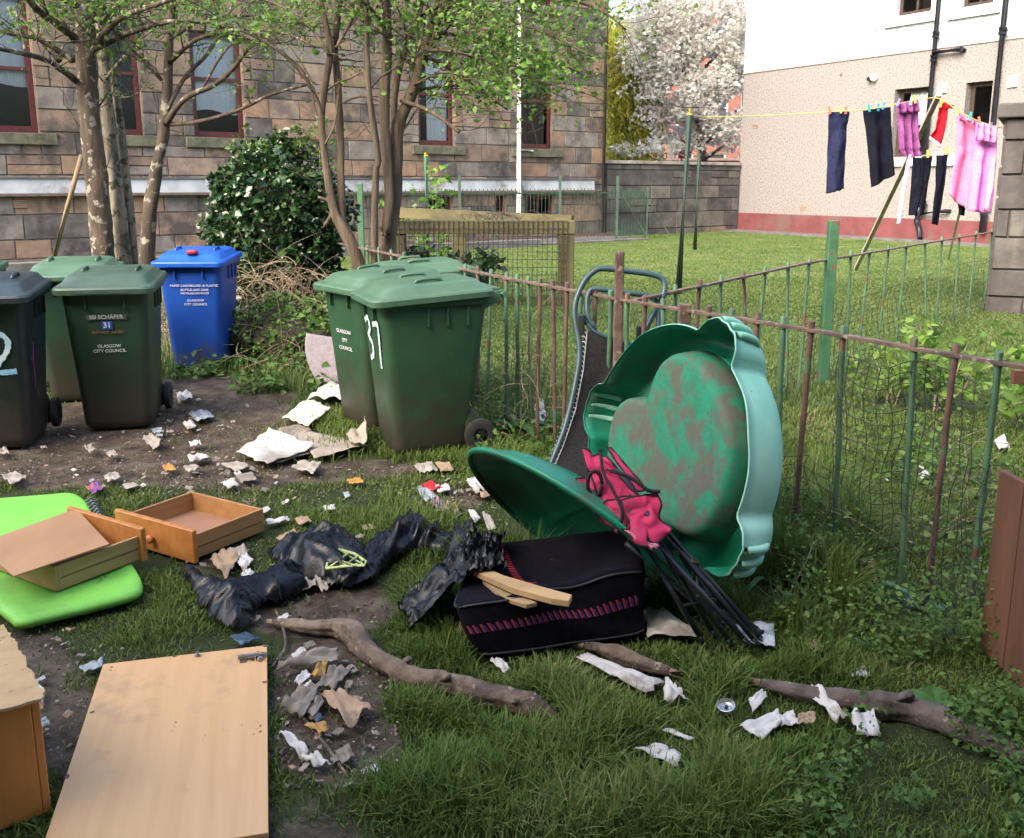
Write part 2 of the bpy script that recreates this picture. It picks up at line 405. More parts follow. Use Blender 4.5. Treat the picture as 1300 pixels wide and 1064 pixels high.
# ------------------------------------------------------------------ masonry helpers
def plane_uv(A, U):
    N = Vector((0, 0, 1)).cross(U)
    def f(px, py):
        d = ray(px, py); o = Vector((0, 0, EYE)); t = (Vector(A)-o).dot(N)/d.dot(N); p = o+d*t
        return (p-Vector(A)).dot(U), p.z
    return f
def sub_rect(r, holes):
    rs = [r]
    for (a, b, c, d) in holes:
        nr = []
        for (u0, u1, z0, z1) in rs:
            if u1 <= a or u0 >= b or z1 <= c or z0 >= d: nr.append((u0, u1, z0, z1)); continue
            if u0 < a: nr.append((u0, a, z0, z1))
            if u1 > b: nr.append((b, u1, z0, z1))
            m0, m1 = max(u0, a), min(u1, b)
            if z0 < c: nr.append((m0, m1, z0, c))
            if z1 > d: nr.append((m0, m1, d, z1))
        rs = nr
    return rs
def masonry(mb, u0, u1, z0, z1, holes, hc, lc, nm, rnd, y=0.0, prot=.022, joint=.012, split=.15):
    z = z0
    while z < z1-.05:
        h = min(rnd.uniform(*hc), z1-z)
        if z1-z-h < .1: h = z1-z
        u = u0-rnd.random()*.4
        while u < u1:
            l = rnd.uniform(*lc); segs = [(u, u+l, z, z+h)]
            if rnd.random() < split: segs = [(u, u+l, z, z+h*.5), (u, u+l, z+h*.5, z+h)]
            for s in segs:
                for (a, b, c, d) in sub_rect((max(s[0], u0), min(s[1], u1), s[2], s[3]), holes):
                    if b-a < .04 or d-c < .04: continue
                    j = joint/2; e = .014; p = prot*rnd.uniform(.5, 1.2)
                    a2, b2, c2, d2 = a+j, b-j, c+j, d-j
                    q = lambda s_: rnd.uniform(-.006, .006)
                    vs = [(a2, y+.02, c2), (b2, y+.02, c2), (b2, y+.02, d2), (a2, y+.02, d2),
                          (a2+e+q(0), y-p, c2+e+q(0)), (b2-e+q(0), y-p-q(0), c2+e+q(0)), (b2-e+q(0), y-p, d2-e+q(0)), (a2+e+q(0), y-p-q(0), d2-e+q(0))]
                    mi = rnd.choices(range(len(nm)), nm)[0]
                    mb.add(vs, [(4, 5, 6, 7), (0, 1, 5, 4), (1, 2, 6, 5), (2, 3, 7, 6), (3, 0, 4, 7)], mi)
            u += l
        z += h
STONES = [M('stone_tan', (.26, .18, .12), (.15, .105, .075), 3, .9, .5, .02, 14, grime=((.07, .06, .052), .5)),
          M('stone_orange', (.29, .185, .12), (.18, .12, .085), 3, .9, .5, .02, 14, grime=((.12, .09, .07), .3)),
          M('stone_brown', (.22, .155, .115), (.12, .09, .07), 3, .9, .5, .02, 14, grime=((.05, .045, .04), .6)),
          M('stone_soot', (.13, .112, .10), (.065, .06, .055), 3, .9, .5, .02, 14, grime=((.03, .028, .027), .6)),
          M('stone_pinkish', (.28, .205, .155), (.18, .135, .105), 3, .9, .5, .02, 14, grime=((.11, .09, .08), .4)),
          M('stone_grey', (.22, .195, .17), (.13, .115, .10), 3, .9, .5, .02, 14, grime=((.06, .055, .05), .5))]
mortar = M('mortar', (.13, .112, .095), (.07, .062, .055), 8, .95, .4, .01)
glass, nt, b, out = _nt('window_glass')
g1 = nt.nodes.new('ShaderNodeBsdfGlossy'); g1.inputs['Roughness'].default_value = .03; g1.inputs[0].default_value = (.75, .8, .85, 1)
t1 = nt.nodes.new('ShaderNodeBsdfTransparent'); t1.inputs[0].default_value = (.95, .96, .97, 1)
fr = nt.nodes.new('ShaderNodeFresnel'); fr.inputs[0].default_value = 1.5
mx = nt.nodes.new('ShaderNodeMixShader'); nt.links.new(fr.outputs[0], mx.inputs[0]); nt.links.new(t1.outputs[0], mx.inputs[1]); nt.links.new(g1.outputs[0], mx.inputs[2]); nt.links.new(mx.outputs[0], out.inputs[0])
MAROON = M('maroon_gloss_paint', (.09, .018, .016), (.055, .012, .011), 10, .35, .1, .002)
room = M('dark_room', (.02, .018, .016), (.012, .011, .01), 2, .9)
curt = M('net_curtain', (.86, .88, .88), (.68, .72, .73), 14, .9, .6, .03, stretch=(8, 1, .4))
sillm = M('mossy_sill', (.13, .125, .085), (.06, .062, .045), 5, .95, .5, .01, spots=(.10, .13, .045), spotscale=9)
def window(parent, u0, u1, z0, z1, rail, rec, mat, ft=.075, curtain=None, sill=None, sillmat=None, mull=None, y0=0):
    w_ = MB(); y = y0+rec; d = .06
    w_.box(u0, u0+ft, y, y+d, z0, z1); w_.box(u1-ft, u1, y, y+d, z0, z1)
    w_.box(u0+ft, u1-ft, y+.001, y+d, z0, z0+ft*1.2); w_.box(u0+ft, u1-ft, y+.001, y+d, z1-ft, z1)
    if rail: w_.box(u0+ft, u1-ft, y-.012, y+d, rail-.035, rail+.035)
    if mull: w_.box(mull-.03, mull+.03, y-.006, y+d-.004, z0+ft*1.2, z1-ft)
    f = w_.build('window_frame', mat, parent, bevel=.006)
    tag(f)
    p = MB(); p.add([(u0+ft, y+.03, z0+ft), (u1-ft, y+.03, z0+ft), (u1-ft, y+.03, z1-ft), (u0+ft, y+.03, z1-ft)], [(0, 1, 2, 3)])
    p.build('pane', glass, f)
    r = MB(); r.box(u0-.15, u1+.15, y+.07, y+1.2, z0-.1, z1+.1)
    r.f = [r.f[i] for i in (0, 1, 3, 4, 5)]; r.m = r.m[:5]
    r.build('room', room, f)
    if curtain:
        for (a, b_, c, e) in curtain:
            cu = MB(); ph = random.random()*6
            cu.grid(lambda s, t: (a+(b_-a)*s, y+.12+.012*math.sin(s*46+ph+t)+.008*math.sin(s*23), c+(e-c)*t+(.05*math.sin(s*5) if t == 0 else 0)), 48, 6)
            cu.build('curtain', curt, f, smooth=True)
    if sill:
        s = MB(); s.box(sill[0], sill[1], y0-.09, y0+rec-.003, sill[2], sill[3])
        s.build('sill', sillmat, f, bevel=.012)
    return f

# ------------------------------------------------------------------ stone tenement
A = ad(25, 232, 19); B = ad(680, 238, 27); A.z = B.z = 0
U = (B-A).normalized(); uv = plane_uv(A, U)
ten = thing('stone_tenement', A, 'soot stained sandstone tenement with maroon sash windows behind the trees', 'building')
basis(ten, A, U, Vector((0, 0, 1)).cross(U), Vector((0, 0, 1)))
UL = uv(-140, 240)[0]; UR = uv(768, 240)[0]; HT = 11.5
def wrect(x0, x1, yt, yb):
    a = uv(x0, yb); c = uv(x1, yb); t = uv((x0+x1)/2, yt)
    return (a[0], c[0], (a[1]+c[1])/2, t[1])
Wn = [(-55, 50, -12, 168, 85), (143, 183, 20, 172, 93), (248, 312, 42, 175, 101), (532, 577, 62, 185, 120), (657, 701, 72, 189, 128)]
rects = [wrect(*q[:4]) for q in Wn]
bas = [wrect(628, 641, 249, 275), wrect(667, 703, 249, 276), wrect(540, 575, 250, 274)]
up = [(r[0], r[1], r[2]+3.75, r[3]+3.75) for r in rects]
mb = MB(); rnd = random.Random(3)
holes = rects+bas+up
masonry(mb, UL, UR, -.3, HT, holes, (.34, .50), (.5, 1.35), [4, 1.5, 6, 4, 1.5, 5], rnd, joint=.009)
for r in sub_rect((UL, UR, -.3, HT), holes):
    mb.add([(r[0], .0, r[2]), (r[1], 0, r[2]), (r[1], 0, r[3]), (r[0], 0, r[3])], [(0, 1, 2, 3)], 6)
for r in holes:   # reveals
    a, b_, c, d = r
    for quad in ([(a, 0, c), (a, .3, c), (a, .3, d), (a, 0, d)], [(b_, .3, c), (b_, 0, c), (b_, 0, d), (b_, .3, d)], [(a, 0, d), (a, .3, d), (b_, .3, d), (b_, 0, d)], [(a, .3, c), (a, 0, c), (b_, 0, c), (b_, .3, c)]):
        mb.add(quad, [(0, 1, 2, 3)], 2)
mb.build('wall', STONES+[mortar], ten)
# gable end (far side) with its own courses
mb = MB(); masonry(mb, 0, 11, -.3, HT, [], (.34, .50), (.5, 1.35), [4, 1.5, 6, 4, 1.5, 5], rnd, joint=.009)
vs = [(UR+.0+(-v[1]), v[0], v[2]) for v in mb.v]; mb.v = vs
mb.add([(UR-.01, 0, -.3), (UR-.01, 11, -.3), (UR-.01, 11, HT), (UR-.01, 0, HT)], [(0, 1, 2, 3)], 6)
mb.build('gable_wall', STONES+[mortar], ten)
mb = MB(); mb.loft([[(UL-.3, -.35, HT), (UR+.3, -.35, HT), (UR+.3, 11.2, HT), (UL-.3, 11.2, HT)], [(UL+1, 5, HT+3.6), (UR-3, 5, HT+3.6), (UR-3, 6, HT+3.6), (UL+1, 6, HT+3.6)]])
mb.build('roof', M('slate', (.1, .105, .115), (.06, .062, .07), 3, .7, .4, .02, stretch=(1, 1, 6)), ten)
def wz(py, px): return uv(px, py)[1]
for i, (q, r) in enumerate(zip(Wn, rects)):
    rail = uv((q[0]+q[1])/2, q[4])[1]
    u0, u1, z0, z1 = r
    cu = None
    if i == 0: cu = [(u0+.1, u1-.05, rail-.02, z1-.05), (u0+.1, u1-.1, rail-.28, rail+.02)]
    if i == 2: cu = [(u0+.06, u1-.06, uv(280, 142)[1], z1-.05)]
    if i == 3: cu = [(lerp(u0, u1, .35), u1-.1, z0+.05, z1-.1)]
    sl = (u0-.12-(.1 if i else 0), u1+(.34 if i == 4 else .3), z0-.22, z0-.0)
    window(ten, u0, u1, z0, z1, rail, .09, MAROON, ft=.11, curtain=cu, sill=sl, sillmat=sillm)
for i, r in enumerate(up): window(ten, r[0], r[1], r[2], r[3], (r[2]+r[3])/2, .14, MAROON, ft=.11, sill=(r[0]-.15, r[1]+.15, r[2]-.2, r[2]), sillmat=sillm)
for r in bas: window(ten, r[0], r[1], r[2], r[3], None, .12, MAROON, ft=.09, mull=(r[0]+r[1])/2 if r[1]-r[0] > .6 else None)
wh = M('weathered_white_paint', (.50, .53, .56), (.36, .38, .41), 2.5, .7, .2, .004, grime=((.17, .13, .10), .35))
ub = uv(752, 240)[0]; zt = uv(25, 227)[1]; zb = uv(25, 246)[1]
mb = MB(); mb.box(UL, ub, -.10, -.026, zb, zt); mb.build('fascia', wh, ten, bevel=.01)
mb = MB(); mb.box(UL, ub+.02, -.16, -.026, zb-.055, zb-.002); mb.build('drip_ledge', M('ledge_brown', (.15, .11, .08), (.08, .06, .045), 6, .8, .3, .01), ten, bevel=.008)
mb = MB(); mb.box(UL, ub+.02, -.13, -.026, zt+.002, zt+.03); mb.build('ledge_cap', M('lead_cap', (.12, .12, .12), (.07, .07, .07), 6, .7), ten)
pu = uv(655, 150)[0]; pz = uv(655, 275)[1]
dp = MB(); dp.tube([(pu, -.14, max(pz, .15)), (pu, -.14, 11.3)], .075, 12)
for z in (1.2, 2.9, 4.6, 6.3, 8): dp.tube([(pu, -.14, z), (pu, -.14, z+.12)], .092, 12)
dpw = dp.build('drainpipe', M('chipped_white_pipe', (.62, .64, .63), (.45, .46, .45), 4, .5, .2, .003, grime=((.2, .15, .11), .35)), ten, smooth=True, angle=40)
dp = MB()
for z in (2.4, 5.2, 7.5): dp.box(pu-.16, pu+.16, -.07, -.03, z, z+.05)
dp.tube([(pu+.05, -.14, 2.45), (pu+.5, -.12, 2.42)], .03, 8); dp.build('pipe_bracket', wh, ten)
vu = uv(25, 259); mb = MB()
for k in range(4): mb.box(vu[0]-.12, vu[0]+.12, -.045, -.028, vu[1]-.07+k*.04, vu[1]-.045+k*.04)
mb.build('air_vent', M('terracotta', (.35, .24, .17), None, 8), ten)
dpc = uv(765, 150)[0]
dp = MB(); dp.tube([(dpc, -.09, 0.02), (dpc, -.09, 11.3)], .055, 10); dp.build('drainpipe', M('dark_pipe', (.06, .055, .05), None, 8, .6), ten, smooth=True)

# ------------------------------------------------------------------ boundary wall between the buildings
HL = gp(935, 292); HR = gp(1232, 309)
E = A+U*UR; E.z = 0; E2 = Vector((HL.x-.02, HL.y-.1, 0)); E1 = E+Vector((.05, .1, 0))
UW = (E2-E1).normalized(); uw = plane_uv(E1, UW)
bw = thing('boundary_wall', E1, 'sooty dark block wall with flat coping between the two buildings', 'wall')
basis(bw, E1, UW, Vector((0, 0, 1)).cross(UW), Vector((0, 0, 1)))
LW = (E2-E1).length; zc = uw(850, 209)[1]
DK = [M('block_dark', (.10, .09, .085), (.05, .046, .044), 2.5, .95, .5, .02, 12, grime=((.03, .028, .028), .5)),
      M('block_mid', (.15, .135, .12), (.085, .078, .07), 2.5, .95, .5, .02, 12, grime=((.05, .045, .045), .5)),
      M('block_warm', (.21, .15, .11), (.12, .09, .07), 2.5, .95, .5, .02, 12)]
mb = MB(); masonry(mb, 0, LW, -.3, zc, [], (.4, .5), (.7, 1.4), [6, 5, .4], random.Random(5), split=.1)
mb.box(0, LW, .02, .4, -.3, zc, 3); mb.build('masonry', DK+[mortar], bw)
mb = MB()
u = -.3
while u < LW: mb.box(u+.004, min(u+1.1, LW+.0)-.004, -.07, .46, zc+.001, zc+.10); u += 1.1
mb.build('coping', M('coping_stone', (.33, .30, .27), (.18, .165, .15), 3, .95, .4, .02), bw, bevel=.015)

# ------------------------------------------------------------------ rendered house
UH = (HR-HL).normalized(); uh = plane_uv(HL, UH)
hs = thing('rendered_house', HL, 'pebble dashed house, white above tan with a red painted base', 'building')
basis(hs, HL, UH, Vector((0, 0, 1)).cross(UH), Vector((0, 0, 1)))
def hr(x0, x1, yt, yb):
    xm = (x0+x1)/2; return (uh(x0, (yt+yb)/2)[0], uh(x1, (yt+yb)/2)[0], uh(xm, yb)[1], uh(xm, yt)[1])
hl = [hr(1133, 1176, 112, 199), hr(1223, 1256, 104, 196)]
hu = [hr(1141, 1186, -62, 17), hr(1224, 1266, -80, 6)]
zm = uh(1000, 86)[1]; zp = uh(1000, 272)[1]; HH = zm+4.6; UE = uh(1300, 200)[0]+7
def wallsheet(z0, z1, y, holes, mi, mb, dep=.25):
    for r in sub_rect((0, UE, z0, z1), holes):
        mb.add([(r[0], y, r[2]), (r[1], y, r[2]), (r[1], y, r[3]), (r[0], y, r[3])], [(0, 1, 2, 3)], mi)
    for a, b_, c, d in holes:
        for quad in ([(a, y, c), (a, dep, c), (a, dep, d), (a, y, d)], [(b_, dep, c), (b_, y, c), (b_, y, d), (b_, dep, d)], [(a, y, d), (a, dep, d), (b_, dep, d), (b_, y, d)], [(a, dep, c), (a, y, c), (b_, y, c), (b_, dep, c)]):
            mb.add(quad, [(0, 1, 2, 3)], mi)
def dash(name, c1, c2, sc_=20):
    m, nt, b, out = _nt(name)
    n1 = noise_n(nt, sc_, 3, .6); n2 = noise_n(nt, .7, 5, .6)
    col = ramp(nt, n1, [(.32, tuple(x*.55 for x in c2)), (.5, c2), (.68, c1)])
    col = mixc(nt, ramp(nt, n2, [(.35, (0, 0, 0)), (.75, (.35, .35, .35))]), col, tuple(x*.66 for x in c1))
    nt.links.new(col, b.inputs['Base Color']); b.inputs['Roughness'].default_value = .95
    bump(nt, b, n1, .8, .02); return m
tan = dash('tan_pebbledash', (.30, .275, .262), (.235, .215, .207)); whi = dash('white_pebbledash', (.50, .55, .60), (.43, .475, .52))
mb = MB(); wallsheet(zp, zm, 0, hl, 0, mb)
mb.add([(0, 9, zp), (0, 0, zp), (0, 0, zm), (0, 9, zm)], [(0, 1, 2, 3)], 0); mb.build('lower_wall', tan, hs)
mb = MB(); wallsheet(zm+.02, HH, -.02, hu, 0, mb)
mb.add([(-.02, 9, zm), (-.02, -.02, zm), (-.02, -.02, HH), (-.02, 9, HH)], [(0, 1, 2, 3)], 0); mb.build('upper_wall', whi, hs)
mb = MB(); mb.box(-.03, UE, -.03, 0.0-.001, zm-.02, zm+.018); mb.build('drip_bead', M('bead', (.4, .36, .33), None, 8), hs)
mb = MB(); mb.box(-.04, UE, -.045, 9, -.2, zp); mb.build('base_course', M('red_masonry_paint', (.16, .045, .048), (.115, .033, .036), 2.2, .8, .5, .015, 9, grime=((.12, .07, .065), .45)), hs, bevel=.02)
mb = MB(); mb.loft([[(-.5, -.5, HH), (UE+.3, -.5, HH), (UE+.3, 9.5, HH), (-.5, 9.5, HH)], [(2, 4, HH+3), (UE-2, 4, HH+3), (UE-2, 5, HH+3), (2, 5, HH+3)]]); mb.build('roof', MC.get('slate'), hs)
BRN = M('brown_upvc', (.06, .038, .028), (.04, .026, .02), 8, .4)
wsill = M('white_sill', (.84, .85, .84), (.7, .71, .7), 4, .6, .1, .003)
for i, r in enumerate(hl):
    s1 = uh(1211, 207)[0] if i == 0 else r[1]+.15
    cu = [(r[0]+.3, r[1]-.1, lerp(r[2], r[3], .45), r[3]-.1)] if i == 0 else None
    window(hs, r[0]+.02, r[1]-.002, r[2], r[3], None, .2, BRN, ft=.11, curtain=cu, sill=(r[0]+.02, s1, r[2]-.26, r[2]-.01), sillmat=wsill, mull=None)
for r in hu: window(hs, r[0], r[1], r[2], r[3], r[2]+.62, .16, BRN, ft=.09, sill=(r[0]-.32, r[1]+.22, r[2]-.27, r[2]-.02), sillmat=wsill, mull=lerp(r[0], r[1], .5), y0=-.02)
# white painted surrounds of the upper windows
for r in hu:
    mb = MB(); mb.box(r[0]-.16, r[0], -.035, -.0205, r[2], r[3]+.16); mb.box(r[1], r[1]+.16, -.035, -.0205, r[2], r[3]+.16); mb.build('window_surround', wsill, hs)
BP = M('black_pipe', (.02, .022, .03), (.012, .013, .018), 6, .35, .1, .002)
def pipe(pts, r, name='downpipe', collars=()):
    mb = MB(); mb.tube([(uh(x, y)[0], -.02-r-.03+o, uh(x, y)[1]) for x, y, o in pts], r, 10)
    for (x, y) in collars:
        u_, z_ = uh(x, y); mb.tube([(u_, -.05-r, z_-.08), (u_, -.05-r, z_+.08)], r*1.35, 10)
    return mb.build(name, BP, hs, smooth=True, angle=50)
u1_, _ = uh(1190, 66); u2_, _ = uh(1270, 110)
mb = MB(); mb.tube([(u1_, -.14, .9), (u1_, -.14, HH-.1)], .075, 12)
for z in (zm+.25, zm-.35, 2.2, zm+2.2): mb.tube([(u1_, -.14, z), (u1_, -.14, z+.16)], .1, 12)
eu, ez = uh(1224, 63); mb.tube([(u1_, -.14, ez), (eu, -.14, ez)], .075, 10); mb.tube([(eu, -.14, ez), (eu, .02, ez-.02)], .075, 10)
mb.build('downpipe', BP, hs, smooth=True, angle=50)
mb = MB(); mb.tube([(u2_, -.15, .3), (u2_, -.15, HH-.1)], .085, 12)
for z in (zm+.1, zm+2.4, .75): mb.tube([(u2_, -.15, z), (u2_, -.15, z+.17)], .115, 12)
mb.build('downpipe', BP, hs, smooth=True, angle=50)
p = [(1172, 304), (1171, 290), (1168, 278), (1174, 268), (1178, 255)]
mb = MB(); mb.tube(smooth_path([(uh(x, y)[0], -.16, uh(x, y)[1]) for x, y in p], 4), .07, 10, wob=.3)
a_ = uh(1174, 271); b_ = uh(1204, 268); mb.tube([(a_[0], -.16, a_[1]), (b_[0], -.16, b_[1]), (b_[0]+.05, .0, b_[1])], .055, 10)
mb.build('waste_pipe', BP, hs, smooth=True, angle=50)
for (x, y, s) in ((1197, 112, .13), (1286, 104, .13)):
    u_, z_ = uh(x, y); mb = MB(); mb.box(u_-s, u_+s, -.05, -.001, z_-s, z_+s); v = mb.build('extractor_vent', wsill, hs, bevel=.01)
    mb = MB()
    for k in range(3): mb.box(u_-s*.6, u_+s*.6, -.056, -.051, z_-.03+k*.025, z_-.017+k*.025)
    mb.build('louvre', room, v)
for (x, y) in ((959, 160), (1019, 264)):
    u_, z_ = uh(x, y); mb = MB()
    for k in range(3): mb.box(u_-.11, u_+.11, -.018, -.001, z_-.075+k*.052, z_-.04+k*.052)
    mb.build('air_brick', MC['terracotta'], hs)
u_, z_ = uh(1111, 99); mb = MB(); mb.loft([[(u_+math.cos(t*.5236)*r_, y_, z_+math.sin(t*.5236)*r_) for t in range(12)] for r_, y_ in ((.1, -.001), (.11, -.06), (.09, -.12), (.04, -.15))]); ll = mb.build('outside_light', wsill, hs, smooth=True)
mb = MB(); mb.loft([[(u_-.13+math.cos(t*.7854)*.06, y_, z_-.02+math.sin(t*.7854)*.06) for t in range(8)] for y_ in (-.001, -.13)]); mb.build('sensor', BP, ll)
for (x, y) in ((1068, 95), (1112, 39)):
    u_, z_ = uh(x, y); mb = MB(); mb.tube([(u_, -.03, z_), (u_, -.001, z_)], .03, 8); mb.build('wall_fixing', MC['lead_cap'], hs)
# dark concrete strip at the foot of the house
mb = MB(); mb.box(-.5, UE, -.7, -.05, -.1, .03)
ps = mb.build('house_path', M('damp_concrete', (.14, .135, .13), (.08, .078, .075), 3, .9), None); basis(ps, HL, UH, Vector((0, 0, 1)).cross(UH), Vector((0, 0, 1))); tag(ps, kind='structure')
# concrete strip at the foot of the tenement
mb = MB(); mb.box(UL, UR, -1.9, -.03, -.1, .03); mb.box(UL, UR-4.2, -2.15, -1.9, -.1, .16)
ps = mb.build('tenement_path', MC['damp_concrete'], None, bevel=.01); basis(ps, A, U, Vector((0, 0, 1)).cross(U), Vector((0, 0, 1))); tag(ps, kind='structure')

# ------------------------------------------------------------------ stone outbuilding at the right edge
o1 = gp(1252, 394); ob = thing('stone_outbuilding', o1, 'dark stone block outbuilding with heavy coping beside the washing', 'outbuilding', rz=R(-29))
hz = ad(1262, 150, o1.y).z
mb = MB(); masonry(mb, 0, 4.5, -.2, hz, [], (.34, .42), (.5, .9), [5, 5, 1], random.Random(9), split=0)
mb.box(.012, 4.5, .02, 2.2, -.2, hz, 3)
s = MB(); masonry(s, 0, 2.2, -.2, hz, [], (.34, .42), (.5, .9), [5, 5, 1], random.Random(10), split=0)
s.v = [(v[1], 2.2-v[0], v[2]) for v in s.v]; mb.add(s.v, s.f, 0)
mb.build('wall', DK+[mortar], ob)
mb = MB(); mb.box(-.10, 4.6, -.10, 2.3, hz+.001, hz+.17); mb.build('coping', M('dark_coping', (.12, .11, .10), (.07, .065, .06), 3, .95, .5, .02), ob, bevel=.02)

# ------------------------------------------------------------------ street beyond the boundary wall
RS = M('red_sandstone', (.26, .11, .085), (.19, .08, .065), 2.2, .9, .4, .02)
def far_building(name, px0, px1, Y, H, label, cat, rows, cols, dep=10):
    a = ad(px0, 232, Y); b2 = ad(px1, 232, Y); L = b2.x-a.x
    t = thing(name, (a.x, Y, 0), label, cat)
    hol = [(L*(c+.5)/cols-.6, L*(c+.5)/cols+.6, 1.3+r_*3.6, 3.3+r_*3.6) for r_ in range(rows) for c in range(cols)]
    mb = MB()
    for r_ in sub_rect((0, L, -.3, H), hol): mb.add([(r_[0], 0, r_[2]), (r_[1], 0, r_[2]), (r_[1], 0, r_[3]), (r_[0], 0, r_[3])], [(0, 1, 2, 3)], 0)
    for a_, b_, c, d in hol:
        for quad in ([(a_, 0, c), (a_, .25, c), (a_, .25, d), (a_, 0, d)], [(b_, .25, c), (b_, 0, c), (b_, 0, d), (b_, .25, d)], [(a_, 0, d), (a_, .25, d), (b_, .25, d), (b_, 0, d)], [(a_, .25, c), (a_, 0, c), (b_, 0, c), (b_, .25, c)]): mb.add(quad, [(0, 1, 2, 3)], 0)
    mb.box(0, L, .3, dep, -.3, H); mb.build('wall', RS, t)
    for h in hol:
        w_ = MB(); w_.box(h[0], h[0]+.08, .12, .18, h[2], h[3]); w_.box(h[1]-.08, h[1], .12, .18, h[2], h[3]); w_.box(h[0]+.08, h[1]-.08, .12, .18, h[2], h[2]+.08); w_.box(h[0]+.08, h[1]-.08, .12, .18, h[3]-.08, h[3]); w_.box(h[0]+.08, h[1]-.08, .12, .18, (h[2]+h[3])/2-.04, (h[2]+h[3])/2+.04)
        f = w_.build('window', wsill, t); p_ = MB(); p_.add([(h[0], .2, h[2]), (h[1], .2, h[2]), (h[1], .2, h[3]), (h[0], .2, h[3])], [(0, 1, 2, 3)]); p_.build('pane', M('far_pane', (.05, .055, .06), None, 3, .15), f)
    mb = MB(); mb.box(-.3, L+.3, -.3, dep+.3, H, H+.5); mb.build('cornice', RS, t)
    mb = MB(); mb.loft([[(0, 0, H+.5), (L, 0, H+.5), (L, dep, H+.5), (0, dep, H+.5)], [(1, dep/2-.4, H+3), (L-1, dep/2-.4, H+3), (L-1, dep/2+.4, H+3), (1, dep/2+.4, H+3)]]); mb.build('roof', MC['slate'], t)
    return t
far_building('red_tenement', 735, 835, 66, 5.0, 'low red sandstone building behind the yellow green willow', 'building', 1, 3)
far_building('red_tenement', 846, 1010, 58, 17, 'tall red sandstone tenement glimpsed through the white blossom', 'building', 4, 4)
lw = thing('red_street_wall', (ad(700, 232, 44).x, 44, 0), 'low red sandstone wall running along the far street', 'wall')
mb = MB(); L = 16
masonry(mb, 0, L, -.3, 2.55, [], (.3, .36), (.6, 1.1), [1], random.Random(4)); mb.box(0, L, .02, .35, -.3, 2.55, 0); mb.build('masonry', RS, lw)
mb = MB(); mb.box(-.05, L, -.06, .42, 2.551, 2.66); mb.build('coping', M('pale_coping', (.5, .36, .3), None, 3), lw)
# road sheet behind the boundary wall
mb = MB(); mb.add([(-12, 33.5, .004), (40, 33.5, .004), (40, 43.5, .004), (-12, 43.5, .004)], [(0, 1, 2, 3)])
tag(mb.build('road', M('asphalt', (.055, .055, .057), (.04, .04, .042), 12, .9, .4, .01)), kind='structure')
# no entry sign
sp = ad(866, 188, 37); t = thing('no_entry_sign', (sp.x, sp.y, 0), 'round red and white no entry sign on a grey pole under the blossom', 'road sign')
GP = M('grey_galvanised', (.42, .43, .44), (.32, .33, .34), 9, .5, .1, .002, metal=.3)
mb = MB(); mb.tube([(0, .04, 0), (0, .04, sp.z+.3)], .045, 10); mb.build('pole', GP, t, smooth=True)
def disc(mb, r, y0, y1, z, n=32, mi=0): mb.loft([[(r*math.cos(2*math.pi*k/n), y, z+r*math.sin(2*math.pi*k/n)) for k in range(n)] for y in (y0, y1)], mi)
mb = MB(); disc(mb, .40, -.012, 0, sp.z); pl = mb.build('sign_plate', M('sign_red', (.62, .02, .025), None, 5, .4), t)
mb = MB(); mb.box(-.31, .31, -.017, -.0125, sp.z-.07, sp.z+.07); mb.build('white_bar', M('sign_white', (.85, .85, .85), None, 5, .4), pl)
mb = MB(); mb.box(-.14, .14, -.02, 0, sp.z-.95, sp.z-.6); mb.build('lower_plate', GP, t)
sp = ad(801, 182, 40); t = thing('globe_lamp_post', (sp.x, sp.y, 0), 'short white post with a small dark cap in front of the willow', 'lamp post')
mb = MB(); mb.tube([(0, 0, 0), (0, 0, sp.z)], .06, 10); mb.build('post', wsill, t, smooth=True)
mb = MB(); mb.loft([[(r_*math.cos(k*.5236), r_*math.sin(k*.5236), z_) for k in range(12)] for r_, z_ in ((.08, sp.z-.1), (.19, sp.z), (.19, sp.z+.1), (.1, sp.z+.2))]); mb.build('lamp_head', MC['dark_pipe'], t, smooth=True)

# ------------------------------------------------------------------ low building added out of view behind the camera to shade the near ground
mb = MB(); HB_ = 7.5
for r_ in sub_rect((-18, 10, -.3, HB_), [(x, x+1.1, z, z+1.9) for x in (-15.5, -11.5, -7.5, -3.5, .5, 4.5) for z in (1.2, 4.6)]):
    mb.add([(r_[1], -1.6, r_[2]), (r_[0], -1.6, r_[2]), (r_[0], -1.6, r_[3]), (r_[1], -1.6, r_[3])], [(0, 1, 2, 3)], 0)
mb.box(-17.99, 9.99, -14, -1.8, -.3, HB_, 1)
mb.loft([[(-18.3, -14.3, HB_), (10.3, -14.3, HB_), (10.3, -1.3, HB_), (-18.3, -1.3, HB_)], [(-17, -10, HB_+3.5), (9, -10, HB_+3.5), (9, -7, HB_+3.5), (-17, -7, HB_+3.5)]], 1)
tag(mb.build('added_shade_block', [MC['stone_grey'], MC['dark_room']], None), kind='structure')
